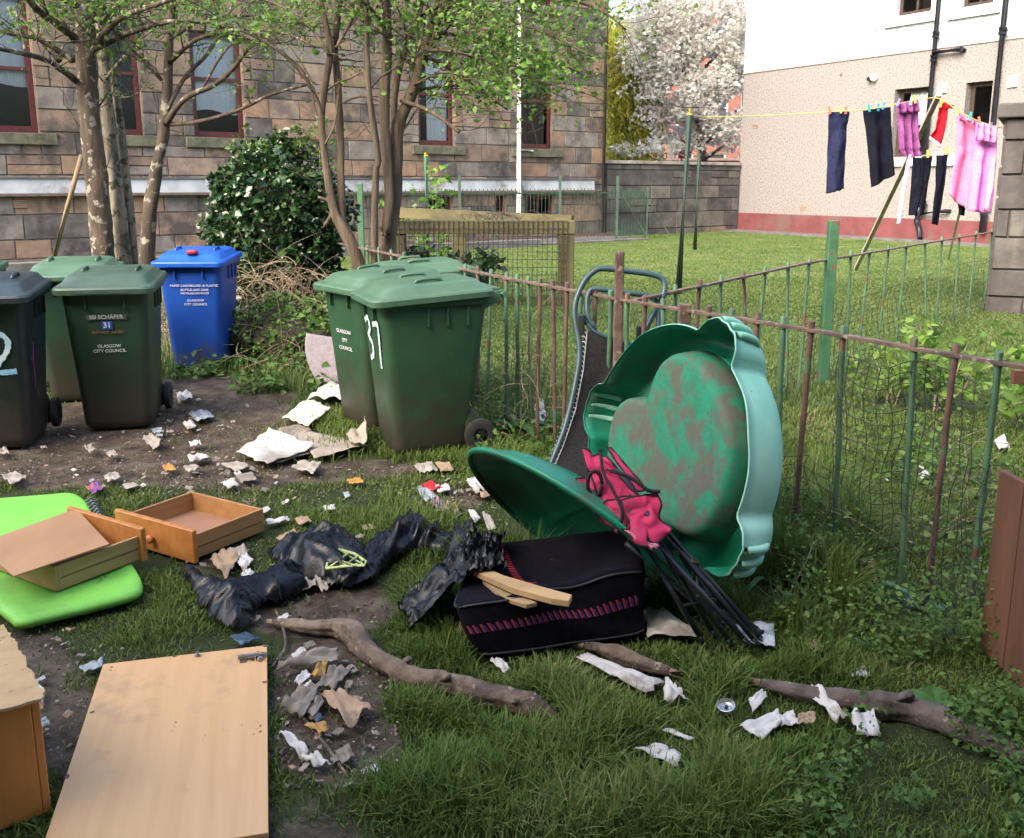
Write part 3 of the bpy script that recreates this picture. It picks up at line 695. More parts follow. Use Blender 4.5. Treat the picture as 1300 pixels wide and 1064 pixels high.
# ------------------------------------------------------------------ trees
BARK = M('bark_brown', (.115, .085, .06), (.045, .035, .026), 9, .95, .9, .03, 16, stretch=(1, 1, .25), spots=(.26, .25, .19), spotscale=11, spotthr=.58)
BARKP = M('bark_pale', (.30, .26, .19), (.11, .095, .07), 7, .95, .9, .03, 14, stretch=(1, 1, .4), spots=(.06, .06, .04), spotscale=9, spotthr=.55)
BARKS = M('bark_stringy', (.14, .105, .07), (.055, .04, .028), 12, .95, 1, .03, 22, stretch=(1, 1, .12))
SPRING = leafmat('spring_leaf', [(.05, .12, .018), (.09, .19, .03), (.14, .27, .045), (.22, .36, .07)], .5, .45)
def pathw(pts, Y, dy=0.0):
    """pts (px, py, width_px) on the vertical plane at distance Y, drifting dy in depth along the way"""
    n = len(pts); P = []; W = []
    for i, p in enumerate(pts):
        yy = Y+dy*i/max(1, n-1); P.append(ad(p[0], p[1], yy)); W.append(p[2]*yy/F/2)
    return P, W
def up_path(P, W, k=5):
    SPt = smooth_path(P, k); ws = []
    for i in range(len(SPt)):
        t = i/k; a = int(min(t, len(W)-2)); f = t-a; ws.append(W[a]*(1-f)+W[min(a+1, len(W)-1)]*f)
    return SPt, ws
def tree(name, label, cat, group, base, stems, branches, bark, leafm, lsize, nt_tw, leafden, tl=(.35, .9), crown_extra=None, up=.15, seed=1, lmask=None, jitter=.07):
    rn = random.Random(seed); t = thing(name, base, label, cat, group=group); bw_ = Vector(base)
    paths = []
    for pts, Y, dy in stems:
        P, W = pathw(pts, Y, dy); P, W = up_path(P, W); mb = MB()
        mb.tube([p-bw_ for p in P], W, 14, wob=.22); mb.build('trunk', bark, t, smooth=True); paths.append((P, W, .5))
    bm_ = []
    for pts, Y, dy in branches:
        P, W = pathw(pts, Y, dy); P, W = up_path(P, W)
        mb = MB(); mb.tube([p-bw_ for p in P], W, 8, wob=.2); mb.build('branch', bark, t, smooth=True); paths.append((P, W, 1))
    tw = MB(); LP = []
    def twig(p, d, L, r, lev):
        n = 5; pts = [p]; dd = d.normalized()
        for i in range(n):
            dd = (dd+Vector((rn.gauss(0, .22), rn.gauss(0, .22), rn.gauss(up*.3, .2)))).normalized(); pts.append(pts[-1]+dd*L/n)
        tw.tube([q-bw_ for q in pts], [r*(1-.75*i/n) for i in range(n+1)], 4, cap=False)
        if lev == 0:
            for i in range(2+rn.randint(1, 2)):
                k = rn.randint(1, n); twig(pts[k], dd+Vector((rn.gauss(0, .8), rn.gauss(0, .8), rn.gauss(.1, .6))), L*rn.uniform(.35, .6), r*.5, 1)
        for i in range(1, n+1):
            for _ in range(leafden if lev else max(1, leafden//2)):
                q = pts[i]+Vector((rn.gauss(0, jitter), rn.gauss(0, jitter), rn.gauss(0, jitter*.8)))
                LP.append(q)
    for P, W, wgt in paths:
        L = sum((P[i+1]-P[i]).length for i in range(len(P)-1))
        for _ in range(int(nt_tw*L*wgt)):
            i = rn.randint(int(len(P)*(.35 if wgt < 1 else .15)), len(P)-2); d = (P[i+1]-P[i]).normalized()
            px, py = proj(*P[i])
            if lmask and rn.random() > lmask(px, py): continue
            twig(P[i], d*rn.uniform(.2, 1)+Vector((rn.gauss(0, .7), rn.gauss(0, .7), rn.gauss(up, .5))), rn.uniform(*tl), max(.004, min(.012, W[i]*.4)), 0)
    tw.build('twigs', bark, t)
    A_ = np.array([tuple(q-bw_) for q in LP])
    if lmask:
        k = [rn.random() < lmask(*proj(*(q)), True) for q in LP]; A_ = A_[np.array(k)]
    leaves('crown', A_, lsize, leafm, t)
    return t
def mask(px, py, leaf=False):
    # foliage is dense along the top edge and in the right hand spray, thin over the middle of the stone wall
    d = max(0, 1-max(0, py-25)/55)
    d = max(d, math.exp(-(((px-650)/95)**2+((py-75)/62)**2)*.9)*1.6)
    d = max(d, .75*math.exp(-(((px-160)/75)**2+((py-70)/60)**2)), .5*math.exp(-(((px-470)/110)**2+((py-60)/60)**2)), .3*math.exp(-(((px-300)/200)**2+((py-70)/60)**2)))
    if py > 165: d *= .12
    if px > 770: d *= .5 if py < 60 else .12
    return min(1, d*(.8 if leaf else 1.2)+(.0 if leaf else .18))
TL = 10.2
tree('sycamore_tree', 'thick brown leaning trunk, leftmost of the trunk clump behind the green bins', 'tree', 'trunks behind the green bins', gp(134, 428),
     [([(136, 432, 34), (131, 345, 28), (130, 320, 27), (123, 224, 26), (115, 160, 25), (110, 96, 25), (108, 32, 22), (104, -30, 18), (100, -90, 10)], TL, 0)],
     [([(98, 104, 9), (80, 90, 8), (55, 75, 7), (25, 67, 6), (-20, 58, 5)], TL, -1.2), ([(98, 80, 8), (70, 62, 7), (45, 48, 6), (20, 45, 5), (-20, 32, 4)], TL, -.4),
      ([(100, 52, 11), (75, 32, 9), (50, 15, 8), (28, -10, 6)], TL, -.8), ([(112, 66, 10), (140, 52, 8), (175, 38, 7), (215, 28, 6), (260, 28, 4), (310, 40, 3)], TL, -.6),
      ([(114, 30, 9), (135, 5, 8), (165, -20, 5)], TL, .4), ([(118, 60, 8), (150, 25, 7), (200, 5, 6), (260, -15, 4)], TL, -1.5), ([(75, 78, 6), (45, 40, 5), (10, 10, 4)], TL, .5),
      ([(104, 10, 9), (60, -8, 7), (20, -5, 5), (-30, -10, 3)], TL, -1.4)],
     BARK, SPRING, .045, 6, 3, seed=2, lmask=mask)
tree('birch_tree', 'pale lichen mottled twin stems in the middle of the trunk clump', 'tree', 'trunks behind the green bins', gp(160, 430),
     [([(162, 430, 26), (156, 320, 20), (145, 224, 17), (136, 144, 15), (132, 80, 14), (126, 0, 11), (120, -60, 8)], TL+.25, .2),
      ([(172, 430, 15), (169, 320, 11), (160, 224, 11), (151, 144, 9), (137, 64, 7), (128, 0, 6), (118, -60, 4)], TL+.35, .3)],
     [([(134, 100, 6), (160, 70, 5), (185, 30, 4), (200, -10, 3)], TL+.3, .5), ([(128, 30, 6), (160, 0, 5), (200, -20, 3)], TL+.3, -.5)],
     BARKP, SPRING, .045, 5, 3, seed=3, lmask=mask)
tree('sycamore_tree', 'slim brown trunk leaning right above the blue bin', 'tree', 'trunks behind the green bins', gp(184, 432),
     [([(183, 432, 24), (187, 320, 19), (192, 256, 16), (200, 208, 14), (209, 160, 13), (213, 96, 11), (217, 32, 9), (222, -20, 7), (226, -70, 4)], TL-.1, .1)],
     [([(211, 158, 8), (222, 140, 7.5), (240, 122, 7), (272, 108, 6), (297, 86, 5.5), (315, 62, 5), (345, 40, 4), (390, 20, 3)], TL-.1, -.8),
      ([(212, 158, 6), (250, 155, 5), (300, 141, 4.5), (345, 120, 4), (400, 105, 3)], TL-.1, -.4), ([(212, 140, 6), (235, 98, 5), (262, 70, 4.5), (282, 38, 4), (295, 5, 3)], TL-.1, .7),
      ([(215, 80, 6), (250, 50, 5), (300, 38, 4), (360, 42, 3.5), (400, 60, 3)], TL-.1, -1), ([(216, 50, 5), (260, 25, 4), (320, 20, 3.5), (380, 30, 3)], TL-.1, .9),
      ([(255, 117, 3), (290, 60, 3), (330, 52, 3), (385, 90, 3), (400, 140, 3), (408, 170, 3)], TL-.4, -.3), ([(213, 110, 5), (180, 75, 4), (160, 55, 3)], TL, -.3)],
     BARK, SPRING, .045, 6, 3, seed=4, lmask=mask)
TE = 9.0
tree('elder_tree', 'forked pair of slim brown stems beside the ivy bush', 'tree', 'thin stemmed trees behind the open bins', gp(462, 445),
     [([(470, 440, 26), (462, 370, 20), (452, 325, 17), (437, 292, 15), (424, 268, 11), (416, 224, 10), (410, 180, 9), (408, 145, 8.5), (413, 105, 9), (419, 65, 8), (411, 20, 7), (403, -20, 5)], TE, .1),
      ([(443, 300, 12), (435, 282, 10), (433, 240, 9), (432, 180, 9), (429, 110, 9), (425, 60, 9), (430, 10, 7), (436, -40, 5)], TE+.05, .2)],
     [([(411, 150, 4), (395, 110, 3.5), (360, 70, 3), (320, 45, 2.5), (280, 30, 2)], TE, -.4), ([(418, 70, 5), (390, 30, 4), (350, 5, 3), (310, -5, 2.5)], TE, .5),
      ([(427, 60, 5), (450, 20, 4), (470, -10, 3)], TE, .5), ([(412, 184, 3), (424, 160, 3), (430, 120, 2.5)], TE, .1), ([(410, 290, 6), (425, 262, 5), (404, 250, 3)], TE, .1)],
     BARKS, SPRING, .043, 8, 3, seed=5, lmask=mask)
tree('elder_tree', 'stringy barked many stemmed tree with leafy spray over the white drainpipe', 'tree', 'thin stemmed trees behind the open bins', gp(495, 445),
     [([(490, 442, 32), (491, 340, 26), (492, 310, 22), (500, 255, 18), (503, 190, 16), (506, 158, 16), (525, 112, 13), (538, 64, 11), (550, 25, 9), (562, -15, 7), (575, -60, 5)], TE, .1),
      ([(488, 300, 12), (494, 255, 11), (490, 190, 12), (488, 128, 13), (491, 64, 12), (490, 0, 11), (488, -60, 7)], TE-.1, .1),
      ([(474, 420, 10), (475, 325, 9), (477, 224, 8), (480, 200, 8), (470, 128, 7), (466, 64, 6), (465, 0, 5), (462, -50, 4)], TE-.15, -.1),
      ([(500, 170, 8), (502, 112, 8), (514, 64, 8), (531, 20, 7), (540, -30, 5)], TE+.1, .3),
      ([(540, 80, 5), (560, 20, 6), (572, -20, 4)], TE+.1, -.4)],
     [([(509, 128, 5), (537, 137, 5), (560, 150, 5), (583, 168, 4)], TE, -.3), ([(520, 118, 5), (545, 112, 4), (585, 108, 3)], TE, .5), ([(490, 130, 4), (460, 122, 3.5), (435, 130, 3)], TE, .1),
      ([(548, 28, 6), (590, 18, 5), (640, 25, 4), (700, 45, 3), (752, 72, 2.5)], TE, -.5), ([(538, 64, 5), (580, 66, 4.5), (635, 84, 3.5), (690, 104, 3), (742, 118, 2.5)], TE, -.9),
      ([(534, 20, 6), (600, -12, 5), (690, -8, 4), (760, 12, 3), (795, 38, 2)], TE, -.2), ([(538, 70, 5), (575, 90, 4), (620, 122, 3), (645, 140, 2)], TE, .4),
      ([(545, 40, 5), (600, 48, 4), (660, 60, 3), (720, 85, 2.5), (748, 100, 2)], TE, .6), ([(527, 108, 4), (560, 92, 3), (600, 100, 3), (640, 118, 2)], TE, -.6), ([(492, 40, 5), (470, 10, 4), (440, -10, 3)], TE, -.5)],
     BARKS, SPRING, .045, 14, 3, seed=6, lmask=mask)

# leaning pole beside the trunks
mb = MB(); P, W = pathw([(68, 330, 6), (86, 262, 6.5), (104, 197, 6)], 12.5, 0); mb.tube(P, [x for x in W], 8, wob=.1)
o = mb.build('timber_pole', M('old_timber', (.24, .17, .09), (.14, .10, .06), 8, .9, .4, .01, stretch=(1, 1, .1)), None, smooth=True)
for v in o.data.vertices:
    pass
tag(rebase(o, P[0]), 'thin timber pole leaning to the right left of the thick trunk', 'pole')

# ------------------------------------------------------------------ ivy bush
IVY = leafmat('ivy_leaf', [(.012, .035, .012), (.018, .055, .018), (.03, .08, .022), (.07, .13, .035)], .28, .12, spec=.7)
def blob_points(c, r, n, lump=.28, seed=0, shell=.75):
    out = []
    rn = random.Random(seed)
    while len(out) < n:
        d = Vector((rn.gauss(0, 1), rn.gauss(0, 1), rn.gauss(0, 1))).normalized()
        f = 1+lump*noise.noise(d*2.2+Vector((seed, 0, 0)))*1.6+lump*.5*noise.noise(d*6+Vector((0, seed, 0)))
        k = shell+(1-shell)*rn.random()**.5+abs(rn.gauss(0, .035))
        out.append((c[0]+d.x*r[0]*f*k, c[1]+d.y*r[1]*f*k, c[2]+d.z*r[2]*f*k))
    return np.array(out)
def core(mb, c, r, seed, lump=.28, s=.8):
    n = 20; rings = []
    for i in range(1, n):
        th = math.pi*i/n; ring = []
        for j in range(24):
            ph = 2*math.pi*j/24; d = Vector((math.sin(th)*math.cos(ph), math.sin(th)*math.sin(ph), -math.cos(th)))
            f = (1+lump*noise.noise(d*2.2+Vector((seed, 0, 0)))*1.6)*s
            ring.append((c[0]+d.x*r[0]*f, c[1]+d.y*r[1]*f, c[2]+d.z*r[2]*f))
        rings.append(ring)
    mb.loft(rings)
YB = 9.9; bc = ad(352, 272, YB)
bush = thing('ivy_bush', (bc.x, YB, 0), 'big rounded bush of glossy dark ivy against the stone building', 'bush')
c0 = (0, 0, bc.z-.02)
mb = MB(); core(mb, c0, (.52, .45, .58), 3); core(mb, (-.1, 0, .45), (.5, .45, .5), 5)
mb.build('stems', M('dark_core', (.03, .025, .015), (.012, .012, .008), 12, .95, 1, .05), bush, smooth=True)  # solid dark core added behind the leaves, inner shade put into its colour
PP = np.concatenate([blob_points(c0, (.66, .58, .72), 6500, seed=3, shell=.72), blob_points((-.12, 0, .45), (.5, .45, .5), 2500, seed=5, shell=.85), blob_points((-.3, -.1, c0[2]+.15), (.3, .3, .42), 1200, seed=8), blob_points((.38, -.1, c0[2]-.1), (.3, .3, .5), 1500, seed=9), blob_points((.05, 0, c0[2]+.5), (.22, .2, .3), 700, seed=12)])
leaves('foliage', PP, .062, IVY, bush, aspect=1.15)
tw = MB(); rn = random.Random(8); LP = []
for i in range(26):
    a = ad(rn.uniform(285, 420), rn.uniform(185, 245), YB-.1); a = a-Vector((bc.x, YB, 0)); q = [a]
    d = Vector((rn.gauss(0, .5), rn.gauss(0, .3), 1)).normalized()
    for k in range(4): q.append(q[-1]+d*rn.uniform(.04, .10)); d = (d+Vector((rn.gauss(0, .3), rn.gauss(0, .3), .1))).normalized()
    tw.tube(q, .004, 4)
    for p_ in q[1:]:
        for _ in range(5): LP.append((p_.x+rn.gauss(0, .03), p_.y+rn.gauss(0, .03), p_.z+rn.gauss(0, .03)))
tw.build('shoots', BARK, bush); leaves('young_leaves', np.array(LP), .045, leafmat('ivy_young', [(.08, .16, .03), (.14, .24, .05)], .4, .3), bush, aspect=1.2)

# ------------------------------------------------------------------ undergrowth bank, dead stems, weeds
DEAD = M('dead_stem', (.32, .25, .16), (.17, .13, .085), 20, .9, .3, .004)
def tangle(name, regs, n, mat, r=(.002, .005), L=(.25, .8), seed=1, zt=.5):
    rn = random.Random(seed); mb = MB()
    for _ in range(n):
        x0, x1, y0, y1, Ya, Yb = rn.choice(regs); px, py = rn.uniform(x0, x1), rn.uniform(y0, y1); t_ = (py-y0)/(y1-y0)
        p = ad(px, py, lerp(Ya, Yb, t_)+rn.uniform(-.25, .25)); p.z = max(p.z, .02)
        d = Vector((rn.gauss(0, 1), rn.gauss(0, .6), rn.gauss(.1, .7))).normalized(); q = [p]; Ls = rn.uniform(*L)
        for k in range(6):
            d = (d+Vector((rn.gauss(0, .25), rn.gauss(0, .25), -.16))).normalized(); nx_ = q[-1]+d*Ls/6; nx_.z = max(nx_.z, .01); q.append(nx_)
        rr = rn.uniform(*r); mb.tube(q, [rr*(1-.1*k) for k in range(7)], 4, cap=False)
    return mb.build(name, mat)
o = tangle('undergrowth', [(296, 430, 340, 470, 9.4, 7.6), (300, 400, 330, 400, 9.4, 9), (205, 220, 360, 420, 9, 8.3)], 420, DEAD, seed=3); tag(o, kind='stuff')
def scatter_leaves(name, regs, n, size, mat, zr=(0, .2), aspect=1.3, parent=None):
    out = []
    for _ in range(n):
        x0, x1, y0, y1, h = random.choice(regs); p = gp(random.uniform(x0, x1), random.uniform(y0, y1)); k = random.random()
        p.x += random.gauss(0, .03); p.y += random.gauss(0, .03)
        if fbm(np.array([p.x]), np.array([p.y]), 3.2, 31, 3)[0] < .42: continue
        out.append((p.x, p.y, h*k*k+.01))
    return leaves(name, np.array(out), size, mat, parent, aspect=aspect, nrm=np.tile([0, -.3, 1.], (len(out), 1)), droop=.05)
mb = MB(); tmpc = gp(370, 450)
core(mb, (gp(370, 470).x, 8.7, 0), (.75, .7, .42), 4, .35, 1); core(mb, (gp(430, 440).x, 8.6, 0), (.4, .5, .38), 6, .35, 1)
tag(mb.build('earth_bank', M('bank_soil', (.06, .05, .028), (.025, .022, .014), 14, .95, 1, .04), None, smooth=True), kind='structure')
BP_ = np.concatenate([blob_points((gp(370, 470).x, 8.7, .05), (.78, .72, .46), 6000, .3, 4, .9), blob_points((gp(430, 440).x, 8.6, .05), (.42, .5, .42), 2600, .3, 6, .9)]); BP_ = BP_[BP_[:, 2] > .03]
WEED = leafmat('weed_leaf', [(.045, .10, .02), (.07, .14, .03), (.10, .19, .04), (.15, .22, .06)], .6, .3, spec=.25)
tag(leaves('undergrowth', BP_, .05, WEED, None, aspect=1.5), kind='stuff')
o = scatter_leaves('ground_cover', [(300, 440, 410, 500, .25), (300, 470, 470, 500, .12), (215, 330, 440, 480, .15)], 2600, .055, WEED); tag(o, kind='stuff')
# broad leaved weeds along the foot of the near railing
o = scatter_leaves('weeds', [(1000, 1120, 740, 860, .22), (1080, 1300, 760, 960, .16), (1150, 1300, 800, 880, .25), (1180, 1300, 880, 1040, .12), (980, 1100, 660, 780, .3), (1000, 1300, 960, 1060, .06)], 9000, .019, WEED, aspect=1.4); tag(o, kind='stuff')
o = scatter_leaves('weeds', [(600, 720, 540, 620, .12), (560, 640, 480, 560, .2), (1080, 1250, 470, 640, .2), (1160, 1300, 560, 760, .12), (820, 860, 560, 640, .1)], 3200, .034, WEED, aspect=1.3); tag(o, kind='stuff')
o = tangle('dead_stalks', [(1000, 1100, 640, 800, 4.0, 3.4), (1180, 1300, 540, 720, 4.4, 3.7), (640, 700, 400, 560, 5.8, 5.6), (600, 640, 420, 560, 6, 5.8)], 130, DEAD, r=(.0012, .0028), L=(.2, .6), seed=6); tag(o, kind='stuff')

def plant(name, px, py, h, nst, label, cat, leafm, lsize=.06, group=None, spread=.3, seed=1, lpn=5, nl=7, Y=None):
    rn = random.Random(seed); p = gp(px, py) if Y is None else Vector((ad(px, py, Y).x, Y, 0)); t = thing(name, (p.x, p.y, 0), label, cat, group=group)
    st = MB(); LP = []
    for _ in range(nst):
        d = Vector((rn.gauss(0, spread), rn.gauss(0, spread), 1)).normalized(); q = [Vector((rn.gauss(0, .04), rn.gauss(0, .04), 0))]
        for k in range(nl): q.append(q[-1]+d*h*rn.uniform(.7, 1.1)/nl); d = (d+Vector((rn.gauss(0, .16), rn.gauss(0, .16), 0))).normalized()
        st.tube(q, [.006*(1-.1*k) for k in range(nl+1)], 5)
        for k in range(2, nl+1):
            for _ in range(lpn): LP.append(tuple(q[k]+Vector((rn.gauss(0, .05), rn.gauss(0, .05), rn.gauss(0, .03)))))
    st.build('stem', DEAD, t); leaves('foliage', np.array(LP), lsize, leafm, t, aspect=1.7)
    return t
BR = leafmat('fresh_leaf', [(.10, .2, .03), (.17, .3, .05), (.25, .38, .08)], .45, .45)
plant('young_shrub', 1190, 520, .75, 9, 'young shrub with fresh bright leaves between the two railings', 'shrub', BR, .075, seed=2, spread=.35, lpn=6)
plant('young_shrub', 1130, 512, .5, 6, 'small leafy shrub left of the taller one between the railings', 'shrub', BR, .06, seed=4, spread=.3)
plant('young_shrub', 1288, 540, .6, 5, 'sprig of yellow green leaves at the right edge behind the top rail', 'shrub', BR, .08, seed=5, spread=.25)
plant('laurel_shrub', 600, 372, .75, 12, 'dark glossy shrub inside the timber pen', 'shrub', IVY, .12, seed=7, spread=.45, Y=12.6, lpn=7)
plant('laurel_shrub', 528, 345, .8, 10, 'dark leafy shrub by the left post of the pen', 'shrub', IVY, .12, seed=8, spread=.4, Y=12.9, lpn=7)
plant('elder_sapling', 560, 300, 2.0, 3, 'thin sapling with tufts of new leaves behind the pen', 'sapling', SPRING, .13, seed=9, spread=.12, Y=15, lpn=8, nl=9)
plant('elder_sapling', 540, 290, 1.75, 2, 'sparse sapling beside the small green post behind the pen', 'sapling', SPRING, .12, seed=19, spread=.2, Y=16, lpn=5, nl=9)
def dock(name, px, py, n, L, label, seed=1, w_=.05):
    rn = random.Random(seed); p = gp(px, py); mb = MB()
    for i in range(n):
        a = rn.uniform(0, 6.28); l = L*rn.uniform(.6, 1.1); up_ = rn.uniform(.5, 1.2)
        def fn(s, t, a=a, l=l, up_=up_):
            r_ = l*t; wd = w_*math.sin(math.pi*min(1, t*.92+.06))*(s-.5)*2
            z = up_*r_-r_*r_*(1.3*up_)/l*.8+.01+abs(s-.5)*.02
            return (math.cos(a)*r_-math.sin(a)*wd, math.sin(a)*r_+math.cos(a)*wd, z)
        mb.grid(fn, 4, 8)
    o = mb.build(name, leafmat('dock_leaf', [(.06, .16, .03)], .4, .3), None, smooth=True); o.location = p
    return tag(o, label, 'weed')
dock('dock_plant', 655, 548, 7, .26, 'broad leaved dock plant beside the wheel of the open green bin', 3)
dock('dock_plant', 300, 468, 9, .3, 'broad leaved plant at the foot of the blue bin', 5, .03)
dock('dock_plant', 980, 745, 12, .35, 'arching long leaved clump by the foot of the turtle sandpit', 7, .012)
dock('dock_plant', 1190, 905, 7, .12, 'small broad leaved weed beside the right hand fallen branch', 8, .03)

# ------------------------------------------------------------------ blossom tree and willow beyond the wall
BL = leafmat('blossom', [(.55, .5, .42), (.84, .82, .76), (.9, .89, .85), (.93, .93, .9)], .6, .5)
def crown_tree(name, px, Y, trunk, blobs, n, lsize, leafm, label, cat, bark, lim, seed, extra=None):
    rn = random.Random(seed); b0 = ad(px, 232, Y); t = thing(name, (b0.x, Y, 0), label, cat); o0 = Vector((b0.x, Y, 0))
    P, W = pathw(trunk, Y, 0); P, W = up_path(P, W); mb = MB(); mb.tube([p-o0 for p in P], W, 10, wob=.2); mb.build('trunk', bark, t, smooth=True)
    mb = MB()
    for pts in lim:
        P, W = pathw(pts, Y, rn.uniform(-1.5, 1.5)); P, W = up_path(P, W, 3); mb.tube([p-o0 for p in P], W, 6, wob=.2)
    mb.build('branch', bark, t, smooth=True)
    pts = []
    for (cx, cy, rx, ry) in blobs:
        c = ad(cx, cy, Y+rn.uniform(-1, 1))-o0; k = Y/F
        pts.append(blob_points(tuple(c), (rx*k, rx*k*.9, ry*k), int(n*rx*ry/2000), .35, rn.randint(0, 99), .25))
    pts = np.concatenate(pts)
    dens = np.array([noise.noise(Vector(p)*1.3) for p in pts]); pts = pts[dens > -.14]
    leaves('crown', pts, lsize, leafm, t, aspect=1.1)
    if extra: extra(t, o0)
    return t
BB = [(880, 60, 60, 55), (850, 110, 50, 45), (905, 120, 45, 50), (870, 160, 55, 32), (830, 60, 40, 40), (900, 20, 55, 40), (838, 15, 40, 30), (910, 165, 35, 28), (840, 188, 30, 14), (800, 190, 22, 9), (870, -50, 60, 50), (925, 70, 30, 60)]
crown_tree('cherry_tree', 885, 36, [(895, 235, 10), (893, 200, 9), (884, 160, 8), (872, 110, 7), (866, 60, 6), (860, 20, 5)], BB, 4200, .125, BL, 'white blossoming cherry tree beyond the dark block wall', 'tree', BARK,
           [[(890, 185, 5), (915, 165, 4), (935, 140, 3)], [(884, 160, 5), (850, 140, 4), (820, 120, 3)], [(874, 110, 4), (900, 80, 4), (930, 60, 3)], [(868, 60, 4), (852, 30, 3), (845, 0, 2)], [(868, 70, 4), (835, 60, 3), (810, 50, 2)], [(880, 130, 4), (915, 110, 3), (940, 105, 3)], [(890, 205, 4), (905, 195, 4), (918, 185, 3)]], 5)
WL = leafmat('willow_leaf', [(.52, .55, .08), (.66, .66, .12), (.80, .76, .2)], .5, .6)
def strands(t, o0):
    rn = random.Random(4); pts = []; mb = MB(); Y = 38
    for _ in range(420):
        px = rn.uniform(766, 836); y0 = rn.uniform(20, 120); L = rn.uniform(60, 130); y1 = min(205, y0+L); p = ad(px, y0, Y+rn.uniform(-1.5, 1.5))-o0; q = ad(px+rn.uniform(-4, 4), y1, Y)-o0; q.y = p.y
        n = int((y1-y0)/1.1)
        mb.tube([p, q], .008, 3, cap=False)
        for k in range(n): pts.append(tuple(p.lerp(q, k/n)+Vector((rn.gauss(0, .05), rn.gauss(0, .05), 0))))
    mb.build('hanging_twigs', BARK, t); leaves('hanging_leaves', np.array(pts), .15, WL, t, aspect=2.6, droop=1.6)
crown_tree('willow_tree', 790, 38, [(796, 215, 13), (790, 190, 11), (784, 160, 10), (780, 120, 8), (782, 60, 6)], [(790, 60, 30, 40), (810, 90, 26, 30), (780, 30, 22, 30)], 1500, .11, WL, 'yellow green weeping willow left of the white blossom', 'tree', BARK,
           [[(782, 120, 5), (800, 90, 4), (820, 60, 3)], [(781, 110, 5), (770, 70, 4)], [(782, 100, 4), (795, 40, 3)]], 9, strands)
# ------------------------------------------------------------------ wheelie bins
def rrect(w, d, r, z, cy=0.0, n=5, cx=0.0):
    out = []
    for qx, qy, a0 in ((1, -1, -90), (1, 1, 0), (-1, 1, 90), (-1, -1, 180)):
        for k in range(n):
            a = R(a0+90*k/(n-1)); out.append((cx+qx*(w/2-r)+r*math.cos(a), cy+qy*(d/2-r)+r*math.sin(a), z))
    return out
MUD = (.045, .034, .026)
def binmat(nm, c, c2, g=(.06, .52, MUD)): return M(nm, c, c2, 3.5, .42, .12, .003, 30, gz=g, grime=(tuple(x*.6+.012 for x in c), .5), spots=tuple(x*1.5+.03 for x in c), spotscale=38, spotthr=.69, spec=.45)
RUB = M('tyre_rubber', (.022, .022, .022), (.04, .035, .03), 14, .85, .3, .003)
BODYH = .95
def fy(z): return -(.235+.10*(z/BODYH))-.012
def bin_shape(z, e=0.0):
    t = z/BODYH
    return (lerp(.44, .545, t)+e, lerp(.49, .67, t)+e, lerp(.075, .06, t), z, lerp(-.01, 0, t))
